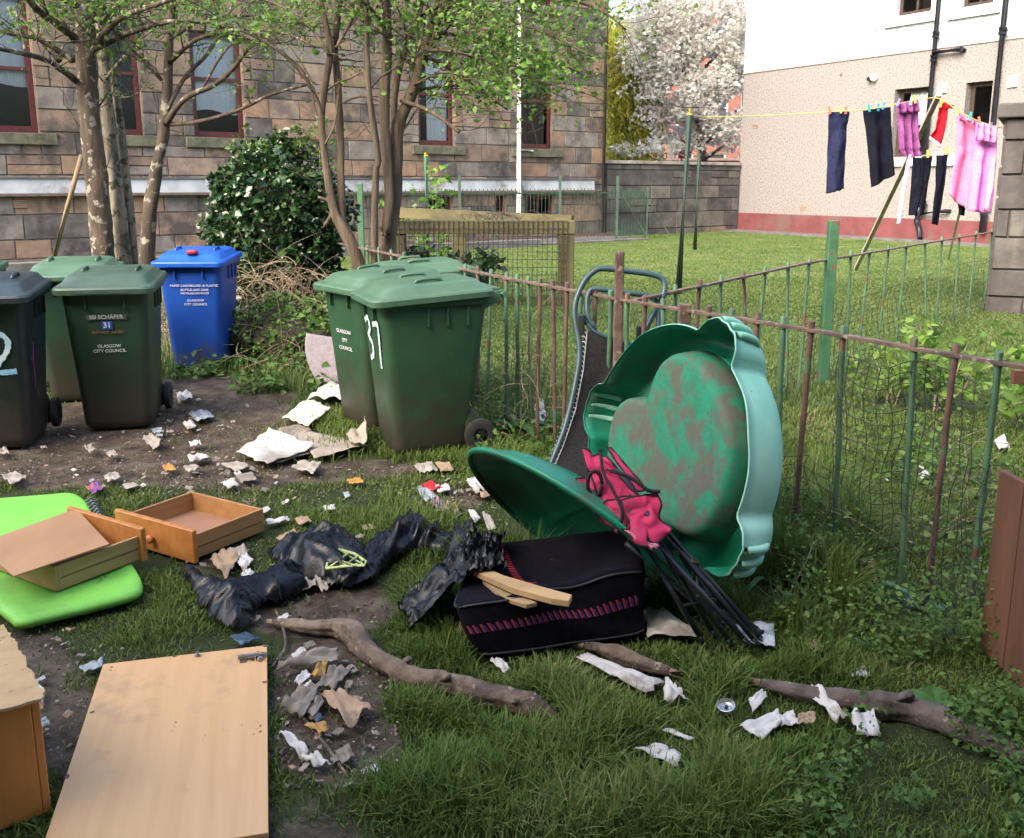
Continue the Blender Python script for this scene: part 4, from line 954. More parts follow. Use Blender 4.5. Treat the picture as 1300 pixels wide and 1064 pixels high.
def wheelie(name, loc, rz, body_m, lid_m, label, group='household wheelie bins', tilt=0, handle=True):
    t = thing(name, loc, label, 'wheelie bin', group=group, rot=(R(tilt), 0, R(rz))); t.scale = (.955,)*3
    mb = MB(); rings = []
    for z in (.0, .03, .06, .2, .4, .6, .8, BODYH-.03):
        w_, d_, r_, zz, cy = bin_shape(z, -.03 if z == 0 else 0); rings.append(rrect(w_, d_, r_, zz, cy))
    rings += [rrect(.575, .70, .06, BODYH-.028), rrect(.585, .71, .06, BODYH-.02), rrect(.585, .71, .06, BODYH+.012), rrect(.565, .69, .055, BODYH+.016), rrect(.53, .655, .05, BODYH+.014), rrect(.51, .635, .05, BODYH-.06)]
    mb.loft(rings, cap0=True, cap1=False)
    # ribs under the rim and front corner ribs
    for sx in (-1, 1):
        for y in (-.05, .07, .2): mb.box(sx*.268-.012, sx*.268+.012, y-.006, y+.006, BODYH-.15, BODYH-.03)
        mb.box(sx*.12-.005, sx*.12+.005, fy(.85)-.015, fy(.85)+.03, BODYH-.12, BODYH-.03)
    # axle housing at the rear foot
    mb.loft([rrect(.46, .10, .03, .04, .235), rrect(.47, .13, .03, .17, .245), rrect(.44, .04, .015, .26, .23)])
    b = mb.build('body', body_m, t, smooth=True, angle=38)
    # recessed side flutes as proud vertical panels
    lid = MB(); tz = .016
    def L(w_, d_, r_, z, cy=0):
        return [(x, y, z+.055*(y+.3)) for x, y, _ in rrect(w_, d_, r_, 0, cy)]
    h0 = BODYH+.018
    lid.loft([L(.60, .735, .05, h0-.035, -.012), L(.625, .765, .06, h0-.032, -.014), L(.628, .768, .06, h0+.0, -.014), L(.61, .75, .055, h0+.012, -.014), L(.56, .69, .06, h0+.018, -.01), L(.545, .67, .06, h0+.022, -.008), L(.50, .60, .08, h0+.062, .0), L(.47, .56, .08, h0+.07, .0), L(.2, .3, .06, h0+.082, 0)], cap0=False)
    lo = lid.build('lid', lid_m, t, smooth=True, angle=32)
    lr = MB()   # raised lifting loops on the lid
    for sx in (-1, 1):
        for k in range(1):
            q = [(sx*.17, -.09, h0+.07), (sx*.17, -.085, h0+.10), (sx*.17, .055, h0+.108), (sx*.17, .06, h0+.075)]
            lr.tube(smooth_path(q, 3), .011, 6)
            lr.build('lid_loop', lid_m, lo, smooth=True); lr = MB()
    lr.box(-.16, .16, -.40, -.372, h0-.03, h0-.012)
    lr.build('front_lip', lid_m, lo, smooth=True, angle=40)
    if handle:
        hd = MB()
        for sx in (-1, 1):
            hd.loft([[(sx*.2-.018, .32, BODYH-.07), (sx*.2+.018, .32, BODYH-.07), (sx*.2+.018, .32, BODYH+.03), (sx*.2-.018, .32, BODYH+.03)], [(sx*.2-.014, .46, BODYH+.0), (sx*.2+.014, .46, BODYH+.0), (sx*.2+.014, .46, BODYH+.045), (sx*.2-.014, .46, BODYH+.045)]])
        hd.tube([(-.26, .45, BODYH+.022), (.26, .45, BODYH+.022)], .019, 10)
        hd.build('handle', lid_m, t, smooth=True, angle=40)
        hg = MB(); hg.loft([[(-.20, .33, h0+.02), (.20, .33, h0+.02), (.20, .33, h0+.05), (-.20, .33, h0+.05)], [(-.17, .455, BODYH+.035), (.17, .455, BODYH+.035), (.17, .455, BODYH+.055), (-.17, .455, BODYH+.055)]])
        hg.build('hinge', lid_m, lo, bevel=.006)
    for sx in (-1, 1):
        wm = MB(); n = 28; prof = [(.045, -.02), (.085, -.024), (.1, -.016), (.102, .0), (.1, .016), (.085, .024), (.045, .02)]
        wm.loft([[(sx*.262+x_, .275+r_*math.cos(2*math.pi*k/n), .102+r_*math.sin(2*math.pi*k/n)) for k in range(n)] for r_, x_ in prof], cap=False)
        wh_ = wm.build('wheel', RUB, t, smooth=True, angle=50)
        hb = MB()
        for k in range(6):
            a = k*math.pi/3; c, s_ = math.cos(a), math.sin(a)
            hb.beam((sx*.262+sx*.008, .275+c*.012, .102+s_*.012), (sx*.262+sx*.008, .275+c*.05, .102+s_*.05), .012, .018, up=(1, 0, 0))
        hb.tube([(sx*.235, .275, .102), (sx*.288, .275, .102)], .018, 12)
        hb.build('hub', M('black_plastic', (.018, .018, .018), (.012, .012, .012), 9, .5), wh_)
    ax = MB(); ax.tube([(-.25, .275, .102), (.25, .275, .102)], .011, 8); ax.build('axle', GP, t, smooth=True)
    return t
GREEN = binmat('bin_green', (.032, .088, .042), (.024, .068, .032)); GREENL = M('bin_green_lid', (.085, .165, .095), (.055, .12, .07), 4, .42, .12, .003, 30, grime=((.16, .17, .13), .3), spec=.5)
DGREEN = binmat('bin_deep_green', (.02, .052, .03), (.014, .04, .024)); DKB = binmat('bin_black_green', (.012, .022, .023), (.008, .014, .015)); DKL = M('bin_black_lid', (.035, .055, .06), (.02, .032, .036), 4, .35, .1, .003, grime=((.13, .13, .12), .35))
BLUE = binmat('bin_blue', (.010, .065, .33), (.008, .05, .27), (.0, .22, (.06, .06, .075))); BLUEL = M('bin_blue_lid', (.012, .10, .50), (.010, .08, .4), 4, .35, .1, .003)
def bp(px, py, back): p = gp(px, py); k = Vector((p.x, p.y, 0)).normalized()*back; return (p.x+k.x, p.y+k.y, 0)
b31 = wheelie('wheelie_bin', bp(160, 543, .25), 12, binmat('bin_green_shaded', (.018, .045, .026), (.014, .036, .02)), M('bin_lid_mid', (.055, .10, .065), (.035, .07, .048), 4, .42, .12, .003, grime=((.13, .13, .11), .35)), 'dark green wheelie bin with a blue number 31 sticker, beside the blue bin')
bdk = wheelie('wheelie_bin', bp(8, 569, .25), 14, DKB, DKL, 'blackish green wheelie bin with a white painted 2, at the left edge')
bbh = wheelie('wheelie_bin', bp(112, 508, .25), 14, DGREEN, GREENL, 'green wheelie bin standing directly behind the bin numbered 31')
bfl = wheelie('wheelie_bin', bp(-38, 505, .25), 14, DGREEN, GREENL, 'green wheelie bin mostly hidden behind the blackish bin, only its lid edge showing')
bbl = wheelie('wheelie_bin', bp(262, 470, .25), 2, BLUE, BLUEL, 'bright blue recycling wheelie bin standing in front of the slim trunk')
bc1 = wheelie('wheelie_bin', bp(541, 579, .26), -68, GREEN, GREENL, 'green wheelie bin painted with a white 37, nearest of the three by the railing')
bc2 = wheelie('wheelie_bin', bp(492, 545, .26), -52, GREEN, GREENL, 'green wheelie bin with small white lettering, tucked behind the bin painted 37')
bc3 = wheelie('wheelie_bin', bp(532, 512, .26), -72, GREEN, GREENL, 'rearmost green wheelie bin by the railing, only its lid showing')
WP = M('white_paint_marks', (.72, .76, .78), (.5, .55, .58), 30, .8); WPB = M('bluish_white_paint', (.62, .72, .78), (.30, .5, .62), 7, .8)
INK = M('white_print', (.62, .64, .64), (.5, .52, .52), 30, .7); REDP = M('faded_red_print', (.28, .10, .05), None, 30, .8)
FT = math.atan(.10/BODYH)
def on_front(t, body, size, z, mat, x=0.0, **k):
    return text_mesh(body, size, mat, t, (x, fy(z)-.003, z), (math.pi/2+FT, 0, 0), **k)
PLT = M('sticker_grey', (.42, .44, .42), (.3, .31, .3), 30, .7)
def patch(t, x, z, w_, h, mat, name='sticker', lift=.0018):
    mb = MB(); pts = [(x-w_/2, z-h/2), (x+w_/2, z-h/2), (x+w_/2, z+h/2), (x-w_/2, z+h/2)]
    mb.loft([[(a, fy(b)-l, b) for a, b in pts] for l in (.0003, lift)]); return mb.build(name, mat, t)
patch(b31, 0, .775, .25, .034, M('dark_strip', (.05, .06, .05), None, 9, .6), 'maker_plate'); on_front(b31, 'SSI SCHÄFER', .036, .775, PLT, xs=1.05, bold=.0002)
patch(b31, 0, .72, .065, .056, M('blue_sticker', (.02, .07, .32), None, 9, .4), 'number_sticker', .002); on_front(b31, '31', .052, .72, INK, bold=.0003)
on_front(b31, 'NO HOT ASHES', .024, .672, REDP, xs=1.15)
on_front(b31, 'GLASGOW', .03, .578, INK, bold=.0002); on_front(b31, 'CITY COUNCIL', .03, .545, INK, bold=.0002)
on_front(bc2, 'GLASGOW', .036, .66, INK, bold=.0004, xs=1.15); on_front(bc2, 'CITY', .034, .60, INK, bold=.001); on_front(bc2, 'COUNCIL', .036, .545, INK, bold=.0004, xs=1.15)
for s_, z, xx in (('PAPER CARDBOARD & PLASTIC', .765, 1.1), ('BOTTLES AND CANS', .728, .95), ('NO GLASS OR FOOD', .698, .95), ('GLASGOW', .635, 1.1), ('CITY COUNCIL', .60, 1.1)):
    on_front(bbl, s_, .027, z, INK, .04, xs=xx)
mb = MB(); mb.loft([[(.035+math.cos(k*math.pi/6)*r_, -.30+math.sin(k*math.pi/6)*r_*.5, z_) for k in range(12)] for r_, z_ in ((.05, 1.035), (.055, 1.06), (.035, 1.075))]); mb.build('lid_button', M('red_rubber', (.30, .02, .04), None, 9, .5), bbl, smooth=True)
def stroke(t, pts, w_, mat, name='painted_number', seed=1, dfn=None):
    rn = random.Random(seed); mb = MB(); P = smooth_path([Vector((a, 0, b)) for a, b in pts], 6); prev = None
    L = []
    for i, p in enumerate(P):
        d = (P[min(i+1, len(P)-1)]-P[max(i-1, 0)]).normalized(); n = Vector((-d.z, 0, d.x)); ww = w_*rn.uniform(.75, 1.15)/2
        a = p+n*ww; c = p-n*ww; L.append((a, c))
    for lift in (.0022,):
        vs = []
        for a, c in L: vs += [(a.x, fy(a.z)-lift, a.z), (c.x, fy(c.z)-lift, c.z)]
        mb.add(vs, [(2*i, 2*i+2, 2*i+3, 2*i+1) for i in range(len(L)-1)])
    return mb.build(name, mat, t, solid=.001)
stroke(bc1, [(-.16, .80), (-.09, .83), (-.05, .77), (-.11, .715), (-.04, .67), (-.05, .60), (-.13, .565)], .034, WP, seed=3)
stroke(bc1, [(.03, .80), (.12, .815), (.165, .80), (.15, .70), (.13, .60), (.125, .54)], .036, WP, seed=4)
stroke(bdk, [(.03, .66), (.05, .72), (.11, .745), (.16, .70), (.15, .63), (.09, .55), (.06, .50)], .035, WPB, seed=5); stroke(bdk, [(.05, .50), (.12, .495), (.19, .50)], .036, M('blue_paint', (.08, .35, .6), (.4, .6, .7), 12, .7), seed=6)
PKP = M('pink_paint', (.5, .06, .25), None, 12, .6)
def sidestroke(t, pts, w_, mat, name):   # on the right hand side panel
    P = smooth_path([Vector((0, a, b)) for a, b in pts], 5); mb = MB(); vs = []
    for i, p in enumerate(P):
        d = (P[min(i+1, len(P)-1)]-P[max(i-1, 0)]).normalized(); n = Vector((0, -d.z, d.y)); x = lambda q: lerp(.22, .2725, q.z/BODYH)+.003
        a = p+n*w_/2; c = p-n*w_/2; vs += [(x(a), a.y, a.z), (x(c), c.y, c.z)]
    mb.add(vs, [(2*i, 2*i+2, 2*i+3, 2*i+1) for i in range(len(P)-1)]); return mb.build(name, mat, t, solid=.001)
sidestroke(bdk, [(-.13, .66), (-.135, .55), (-.12, .44), (-.125, .36)], .012, PKP, 'paint_drip'); sidestroke(bdk, [(-.17, .58), (-.18, .54)], .016, PKP, 'paint_drip'); sidestroke(bdk, [(-.05, .34), (-.05, .29)], .012, PKP, 'paint_drip')
# ------------------------------------------------------------------ railings
RUST = M('rusty_rail', (.17, .11, .08), (.08, .05, .04), 14, .85, .6, .006, 40, spots=(.26, .21, .17), spotscale=25)
GPT = M('green_bar_paint', (.085, .175, .09), (.055, .12, .065), 9, .6, .3, .003, 30, spots=(.14, .06, .04), spotscale=7, spotthr=.60)
RBR = M('rust_bar', (.15, .085, .065), (.09, .05, .04), 12, .85, .5, .004, 30, spots=(.06, .13, .075), spotscale=8, spotthr=.58)
GPO = M('green_post_paint', (.05, .15, .07), (.035, .10, .05), 6, .6, .3, .004, 20, spots=(.14, .07, .045), spotscale=6, spotthr=.62)
WIRE = M('netting_wire', (.045, .045, .04), (.02, .02, .02), 12, .8)
FH = .97
def railing(name, railpx, barpx, label, posts=(), origin=None, zr=FH, bar=.0085, seed=1, lean=.02, inter=None):
    rn = random.Random(seed); pts = [gp(x, y, zr) for x, y in railpx]; o0 = pts[0].copy(); o0.z = 0
    t = thing(name, o0, label, 'fence')
    P = pts
    mb = MB(); SPt = []
    for i in range(len(P)-1):
        n = 8
        for k in range(n): SPt.append(P[i].lerp(P[i+1], k/n)+Vector((0, 0, rn.gauss(0, .0009))))
    SPt.append(P[-1])
    rings = []
    for i, p in enumerate(SPt):
        d = SPt[min(i+1, len(SPt)-1)]-SPt[max(i-1, 0)]; d.z = 0; d.normalize(); s = Vector((d.y, -d.x, 0))*.019; h = Vector((0, 0, .007)); q = p-o0
        rings.append([q-s-h, q+s-h, q+s+h, q-s+h])
    mb.loft(rings); mb.build('top_rail', RUST, t, bevel=.002)
    def at_px(px):
        best = None
        for i in range(len(P)-1):
            a, b_ = P[i], P[i+1]; xa, xb = proj(*a)[0], proj(*b_)[0]
            lo, hi = 0.0, 1.0
            if (xa-px)*(xb-px) > 0 and not (i == 0 and (px-xa)*(xb-xa) < 0) and not (i == len(P)-2 and (px-xb)*(xb-xa) > 0): continue
            f = 0.5; a0, b0 = -.6, 1.6
            for _ in range(40):
                f = (a0+b0)/2; x_ = proj(*a.lerp(b_, f))[0]
                if (x_ < px) == (xb > xa): a0 = f
                else: b0 = f
            return a.lerp(b_, f)
        return P[0]
    for px in barpx:
        p = at_px(px)-o0; mb = MB(); lx, ly = rn.gauss(0, lean), rn.gauss(0, lean)
        top = Vector((p.x, p.y, zr+.035)); bot = Vector((p.x+lx, p.y+ly, -.05)); br = bar*rn.uniform(.9, 1.1)
        pts_ = [bot.lerp(top, k/8)+Vector((rn.gauss(0, .0015), rn.gauss(0, .0015), 0)) for k in range(9)]+[top+Vector((0, 0, .004))]
        mb.tube(pts_, [br]*8+[br*1.25, br*.8], 8); mb.tube([top-Vector((0, 0, .048)), top-Vector((0, 0, .035))], br*1.5, 8)
        mb.build('bar', [RBR if rn.random() < .3 else GPT][0], t, smooth=True, angle=50)
    for (px, w_, ztop, mat, dx) in posts:
        p = at_px(px)-o0; mb = MB(); h = w_/2
        mb.box(p.x-h+dx, p.x+h+dx, p.y-h-.02, p.y+h-.02, -.1, ztop, b=.005); mb.build('post', mat, t)
    return t, at_px, o0
railN = [(430, 309), (500, 322), (569, 340), (643, 353), (736, 369), (816, 385), (880, 397), (961, 407), (1030, 419), (1069, 425), (1161, 442), (1213, 451), (1268, 459), (1500, 500)]
# keep it one smooth run: the world points of the measured rail
barsN = [452, 466, 481, 497, 513, 531, 551, 571, 590, 607, 624, 643, 656, 670, 686, 702, 720, 736, 756, 776, 797, 819, 842, 900, 929, 961, 994, 1030, 1069, 1161, 1213, 1268, 1332, 1400, 1475]
fn, atN, oN = railing('iron_railing', [railN[0], railN[3], railN[5], railN[8], railN[10], railN[13]], barsN, 'near green and rust iron railing running behind the dumped sandpit and bins', posts=((868, .055, 1.0, RUST, 0), (785, .045, 1.22, RUST, .0)), seed=2, bar=.0122)
railF = [(797, 383), (888, 364), (1020, 335), (1165, 309), (1300, 288), (1340, 281)]
barsF = [857, 888, 915, 943, 972, 1000, 1027, 1080, 1104, 1128, 1151, 1174, 1196, 1218, 1239, 1259, 1279, 1298, 1315]
ff, atF, oF = railing('iron_railing', [railF[0], railF[2], railF[5]], barsF, 'far green iron railing branching off across the lawn to the outbuilding', posts=((1049, .075, 1.28, GPO, .03), (1292, .06, 1.05, GPO, 0)), seed=5, lean=.045, bar=.0115)
mb = MB(); q = atF(1297)-oF; mb.box(q.x, q.x+1.0, q.y-.05, q.y-.03, .86, .95); mb.build('cross_rail', GPO, ff)
def netting(at, o0, px0, px1, z0, z1, nu, nv, parent, off, seed=1, sag=.03, r=.0018, ragged=.1):
    rn = random.Random(seed); a = at(px0)-o0; b_ = at(px1)-o0; a.z = b_.z = 0; nrm = Vector((b_.y-a.y, a.x-b_.x, 0)).normalized()
    W = {}
    for i in range(nu+1):
        for j in range(nv+1):
            u, v = i/nu, j/nv
            p = a.lerp(b_, u); s_ = noise.noise(Vector((u*3+seed, v*2, 0)))
            W[i, j] = p+nrm*(off+s_*sag)+Vector((0, 0, lerp(z0, z1, v)+noise.noise(Vector((u*4, v*3+seed, 5)))*.03-.02*math.sin(u*7)))+(b_-a).normalized()*(noise.noise(Vector((u*3, v*4, seed)))*.04)
    mb = MB()
    for i in range(nu+1): mb.tube([W[i, j]+Vector((rn.gauss(0, .002), 0, rn.gauss(0, .002))) for j in range(nv+1)], r, 4, cap=False)
    for j in range(nv+1): mb.tube([W[i, j] for i in range(nu+1)], r, 4, cap=False)
    return mb.build('wire_netting', WIRE, parent)
netting(atN, oN, 1072, 1246, .12, .90, 12, 17, fn, .015, 3)
netting(atN, oN, 985, 1072, .05, .42, 6, 8, fn, .02, 7)
netting(atN, oN, 1250, 1338, .10, .62, 6, 11, fn, .03, 8, sag=.05)
netting(atN, oN, 640, 690, .05, .55, 7, 10, fn, -.03, 9)
netting(atF, oF, 1020, 1297, .0, .62, 52, 11, ff, -.02, 4, sag=.06, r=.0022)
# broken bottom board, offcut and blue string tied to the bars
mb = MB(); p = ad(1118, 742, 3.42)-oN; q = ad(1197, 779, 3.30)-oN; mb.beam(p, q, .03, .045); mb.build('bottom_board', GPO, fn, bevel=.003)
mb = MB(); B1 = [ad(1072, 716, 3.62)-oN, ad(1110, 714, 3.6)-oN, ad(1116, 748, 3.55)-oN, ad(1075, 752, 3.57)-oN]; mb.loft([B1, [v+Vector((.015, .045, 0)) for v in B1]]); mb.build('wood_offcut', M('rough_sawn', (.36, .25, .13), (.22, .15, .08), 20, .9, .4, .004), fn)
BS = M('blue_string', (.02, .12, .5), None, 20, .7); mb = MB()
rn = random.Random(2)
mb.tube(smooth_path([ad(x, y, Y_)-oN for x, y, Y_ in ((1078, 750, 3.5), (1100, 752, 3.47), (1120, 746, 3.42), (1140, 752, 3.4), (1158, 760, 3.35), (1152, 775, 3.33), (1156, 786, 3.33))], 5), .0022, 5)
mb.tube(smooth_path([ad(x, y, Y_)-oN for x, y, Y_ in ((1160, 756, 3.34), (1150, 764, 3.33), (1154, 780, 3.33))], 5), .0025, 5)
mb.build('blue_string', BS, fn)
bp_ = MB()
BRD = M('brown_stained_board', (.17, .075, .038), (.09, .04, .022), 6, .75, .4, .004, stretch=(1, 1, .15))
P1 = gp(1243, 822, .0); P2 = gp(1330, 905, .0); d = (P2-P1).normalized(); zt_ = ad(1243, 596, P1.y).z
pn = thing('fence_board_panel', P1, 'brown stained plank panel propped behind the railing at the right edge', 'board')
for k in range(4):
    a = P1+d*(.155*k)-P1; b2 = a+d*.15; th = Vector((-d.y, d.x, 0))*.02
    bp_ = MB(); h_ = zt_-.02*k; bp_.loft([[a, b2, b2+th, a+th], [v+Vector((0, 0, h_+random.uniform(-.004, .004))) for v in (a, b2, b2+th, a+th)]]); bp_.build('plank', BRD, pn, bevel=.003)
q = ad(1287, 480, 4.3); t = thing('brown_plank', (q.x, q.y, 0), 'end of a dark brown plank poking in behind the top rail at the right edge', 'plank')
mb = MB(); mb.box(0, .5, 0, .03, q.z-.03, q.z+.035); mb.box(.3, .36, .03, .08, 0, q.z-.03); mb.build('board', BRD, t, bevel=.003)

# rear low railing in front of the tenement
RG = M('dull_green_rail', (.045, .09, .06), (.03, .06, .042), 6, .75)
a = ad(432, 240, 21.5); b_ = ad(823, 240, 27.6); a.z = b_.z = 0; t = thing('area_railing', a, 'low thin green railing in front of the tenement basement windows', 'fence'); D_ = b_-a; Ln = D_.length; D_.normalize(); zt2 = 1.38
mb = MB(); mb.beam((0, 0, zt2-.08), tuple(D_*Ln+Vector((0, 0, zt2-.08))), .02, .035); mb.build('top_rail', RG, t)
mb = MB(); mb.beam((0, 0, .18), tuple(D_*Ln+Vector((0, 0, .18))), .03, .05); mb.build('bottom_rail', RBR, t)
nb = 78
for k in range(nb):
    p = D_*(Ln*(k+.5)/nb)
    mb = MB(); mb.tube([p+Vector((0, 0, .1)), p+Vector((0, 0, zt2+.04))], .0105, 4); mb.build('bar', RG, t)
for f in (0, .33, .66, .875, .996):
    p = D_*(Ln*f); mb = MB(); mb.box(p.x-.035, p.x+.035, p.y-.035, p.y+.035, -.05, 1.75 if f < .9 else 1.45); mb.build('post', RG, t)
for f in (.89, .985):
    p = D_*(Ln*f); mb = MB(); mb.tube([p+Vector((0, 0, 1.3)), p+Vector((.75, -.2, .05))], .02, 6); mb.build('brace', RG, t)
mb = MB(); netp = []
for k in range(60): p = D_*(Ln*(.885+.11*k/60)); mb.tube([p+Vector((0, -.03, .1)), p+Vector((0, -.03, 1.36))], .005, 3)
mb.build('mesh_panel', RG, t)

# timber pen
TM = M('mossy_timber', (.135, .12, .055), (.08, .07, .035), 5, .9, .5, .008, 20, stretch=(.3, 1, 1)); TMV = M('mossy_timber_upright', (.13, .115, .05), (.075, .068, .032), 5, .9, .5, .008, 20, stretch=(1, 1, .2))
pc = gp(718, 386); pen = thing('timber_pen', pc, 'greenish weathered timber frame pen with wire mesh behind the open bins', 'pen')
c = lambda x, y, Y: ad(x, y, Y)-pc
YP = pc.y; zt3 = c(730, 280, YP).z
def post(x, y, w_, z1): m_ = MB(); m_.box(x-w_/2, x+w_/2, y-w_/2, y+w_/2, -.1, z1, b=.008); m_.build('post', TMV, pen)
xl, xr = c(507, 290, YP).x, c(719, 290, YP).x
post(xr, 0, .2, zt3-.172); post(xl, 0, .16, zt3-.172); bx_ = c(583, 290, YP+1.6); post(bx_.x, 1.6, .2, zt3+.02)
mb = MB(); mb.box(xl-.05, xr+.11, -.11, .10, zt3-.17, zt3, b=.008); mb.build('beam', TM, pen)
p, q = c(505, 270, YP+1.9), c(727, 281, YP+.25); mb = MB(); mb.beam(p, q, .08, .15); mb.build('beam', TM, pen)
mb = MB()
n = 34
for k in range(n+1): x = lerp(xl, xr, k/n); mb.tube([(x, -.125, 0), (x+.01, -.125, zt3)], .006, 4, cap=False)
for k in range(12): z = zt3*k/11; mb.tube([(xl, -.127, z), (xr, -.127, z)], .005, 4, cap=False)
mb.build('wire_mesh', WIRE, pen)
rn = random.Random(4); mb = MB()
for k in range(16):
    x = rn.uniform(xr-1.4, xr-.3); q = [(x, .5, zt3-.05), (x+rn.uniform(-.1, .2), .45, zt3+rn.uniform(.05, .12)), (x+rn.uniform(.2, .5), .3, zt3+rn.uniform(-.1, .02))]; mb.tube(smooth_path(q, 4), .004, 4)
mb.build('bent_wire', WIRE, pen)
p = ad(541, 198, 17); t = thing('garden_post', (p.x, p.y, 0), 'thin green post with a yellow cap behind the pen', 'post')
mb = MB(); mb.tube([(0, 0, -.05), (0, 0, p.z)], .045, 8); mb.build('pole', GPO, t, smooth=True); mb = MB(); mb.tube([(0, 0, p.z), (0, 0, p.z+.05)], .05, 8); mb.build('cap', M('yellow_cap', (.6, .45, .06), None, 9), t)
p = ad(457, 233, 15); t = thing('garden_post', (p.x, p.y, 0), 'short square green post between the two thin stemmed trees', 'post')
mb = MB(); mb.box(-.04, .04, -.04, .04, -.05, p.z, b=.006); mb.build('pole', GPO, t)

# ------------------------------------------------------------------ washing
b0 = gp(861, 372); tp = ad(876, 138, b0.y); t = thing('clothes_pole', b0, 'tall green iron clothes pole with a yellow topped end holding the line', 'clothes pole')
mb = MB(); top = tp-b0; mb.tube([(0, 0, -.1), tuple(top*.97)], [.055, .05], 10); mb.build('pole', M('dark_green_pole', (.03, .065, .04), (.02, .045, .03), 6, .6), t, smooth=True)
mb = MB(); mb.tube([tuple(top*.965), tuple(top)], .056, 10); mb.build('cap', M('mossy_yellow', (.35, .30, .07), None, 9), t)
mb = MB()
for z in (2.6, 2.45): k = z/top.z; mb.tube([(top.x*k-.13, 0, z), (top.x*k+.13, 0, z)], .012, 6)
mb.build('line_hook', WIRE, t)
b1 = gp(882, 316); tp = ad(888, 194, b1.y); t = thing('clothes_pole', b1, 'shorter thin green clothes pole farther back near the dark wall', 'clothes pole')
mb = MB(); mb.tube([(0, 0, -.1), tuple(tp-b1)], .055, 8); mb.build('pole', MC['dark_green_pole'], t, smooth=True)
mb = MB(); tt = tp-b1; mb.tube([(tt.x-.16, 0, tt.z-.08), (tt.x+.16, 0, tt.z-.06)], .014, 6); mb.build('line_hook', WIRE, t)
YC = 12.3
LINE = M('yellow_line', (.55, .42, .10), (.4, .3, .08), 20, .7)
L1 = [ad(874, 149, b0.y), ad(965, 147, 13.6), ad(1052, 142, 12.9), ad(1100, 139, 12.6), ad(1139, 132, YC), ad(1165, 127, YC), ad(1192, 125, YC), ad(1217, 141, 12.1), ad(1240, 153, 12), ad(1266, 161, 11.95), ad(1300, 168, 11.85)]
mb = MB(); mb.tube(smooth_path(L1, 3), .007, 6); o = mb.build('washing_line', LINE, None, smooth=True); rebase(o, L1[0]); tag(o, 'yellow washing line running from the tall green pole to the outbuilding', 'washing line')
L2 = [ad(1150, 201, YC), ad(1178, 197, YC), ad(1203, 194, 12.2), ad(1262, 203, 12.1)]
mb = MB(); mb.tube(smooth_path(L2, 3), .006, 6); o = mb.build('washing_line', M('pale_line', (.5, .5, .48), None, 9), None, smooth=True); rebase(o, L2[0]); tag(o, 'lower pale line holding the black leggings under the red top', 'washing line')
for nm, ft, tpx, Y1, w_, mat, lab in (('clothes_prop', (1086, 342), (1192, 120), YC+.05, .05, 'grey_wood', 'long grey wooden prop leaning up under the washing line'), ('clothes_prop', (1204, 328), (1246, 158), 12.15, .035, 'grey_galvanised', 'metal prop standing behind the pink and lilac sheets')):
    f_ = gp(*ft); u_ = ad(tpx[0], tpx[1], Y1); m_ = M('grey_wood', (.46, .42, .38), (.30, .27, .25), 8, .9, .4, .005) if mat == 'grey_wood' else GP
    mb = MB(); mb.beam((0, 0, 0), tuple(u_-f_), w_*1.3, w_) if mat == 'grey_wood' else mb.tube([(0, 0, 0), tuple(u_-f_)], .022, 8)
    o = mb.build(nm, m_, None, bevel=.004); o.location = f_; tag(o, lab, 'clothes prop')
def fabric(nm, c1, c2=None, tr=0.0):
    return M(nm, c1, c2, 30, .95, .3, .003, 120, spec=.12)
def cloth(name, left, right, Y, mat, label, cat='washing', folds=3, amp=.05, seed=1, nu=24, nv=40, group='washing hung on the line', parent=None, sol=.006):
    rn = random.Random(seed); ph = rn.random()*6
    def poly(pts, t):
        x = t*(len(pts)-1); i = min(int(x), len(pts)-2); f = x-i; return lerp(pts[i][0], pts[i+1][0], f), lerp(pts[i][1], pts[i+1][1], f)
    def f(u, v):
        a = poly(left, v); b2 = poly(right, v); x, y = lerp(a[0], b2[0], u), lerp(a[1], b2[1], u)
        d = amp*(.25+.75*v)*math.sin(u*folds*6.28+ph+v*1.2)+amp*.6*noise.noise(Vector((u*3, v*5, seed)))
        p = ad(x, y, Y); p.y += d; p.z += .012*noise.noise(Vector((u*5, v*3, seed+9))); return p
    mb = MB(); mb.grid(f, nu, nv); o = mb.build(name, mat, parent, smooth=True, solid=sol)
    if parent is None:
        rebase(o, f(.5, 0)); tag(o, label, cat, group)
    return o
NV = fabric('navy_cloth', (.022, .026, .065), (.014, .017, .045)); BK = fabric('black_cloth', (.009, .010, .02), (.005, .006, .012)); MV = fabric('mauve_cloth', (.28, .085, .25), (.19, .055, .17)); RD = fabric('red_cloth', (.48, .012, .025), (.34, .01, .02))
PK = fabric('pink_towel', (.74, .23, .42), (.62, .18, .34)); LI = fabric('lilac_towel', (.68, .26, .62), (.57, .2, .52)); LP_ = fabric('pale_lilac', (.78, .5, .75), (.7, .42, .66))
tr = cloth('hanging_trousers', [(1052, 141), (1052, 174), (1051, 211), (1050, 246)], [(1079, 142), (1076, 161), (1074, 199), (1073, 240)], 12.9, NV, 'navy trousers folded over the line, leftmost of the washing', seed=1, folds=1)
cloth('hanging_trousers', [(1096, 140), (1101, 174), (1104, 205), (1107, 238)], [(1130, 136), (1131, 167), (1133, 199), (1135, 222)], 12.6, BK, 'black trousers pegged with three blue pegs beside the navy ones', seed=3, folds=1.5)
mv = cloth('hanging_blouse', [(1139, 132), (1141, 164), (1143, 190), (1147, 199)], [(1165, 126), (1165, 161), (1166, 185), (1167, 199)], YC, MV, 'mauve garment hanging upside down in front of the house window', seed=4, folds=2.5, amp=.06)
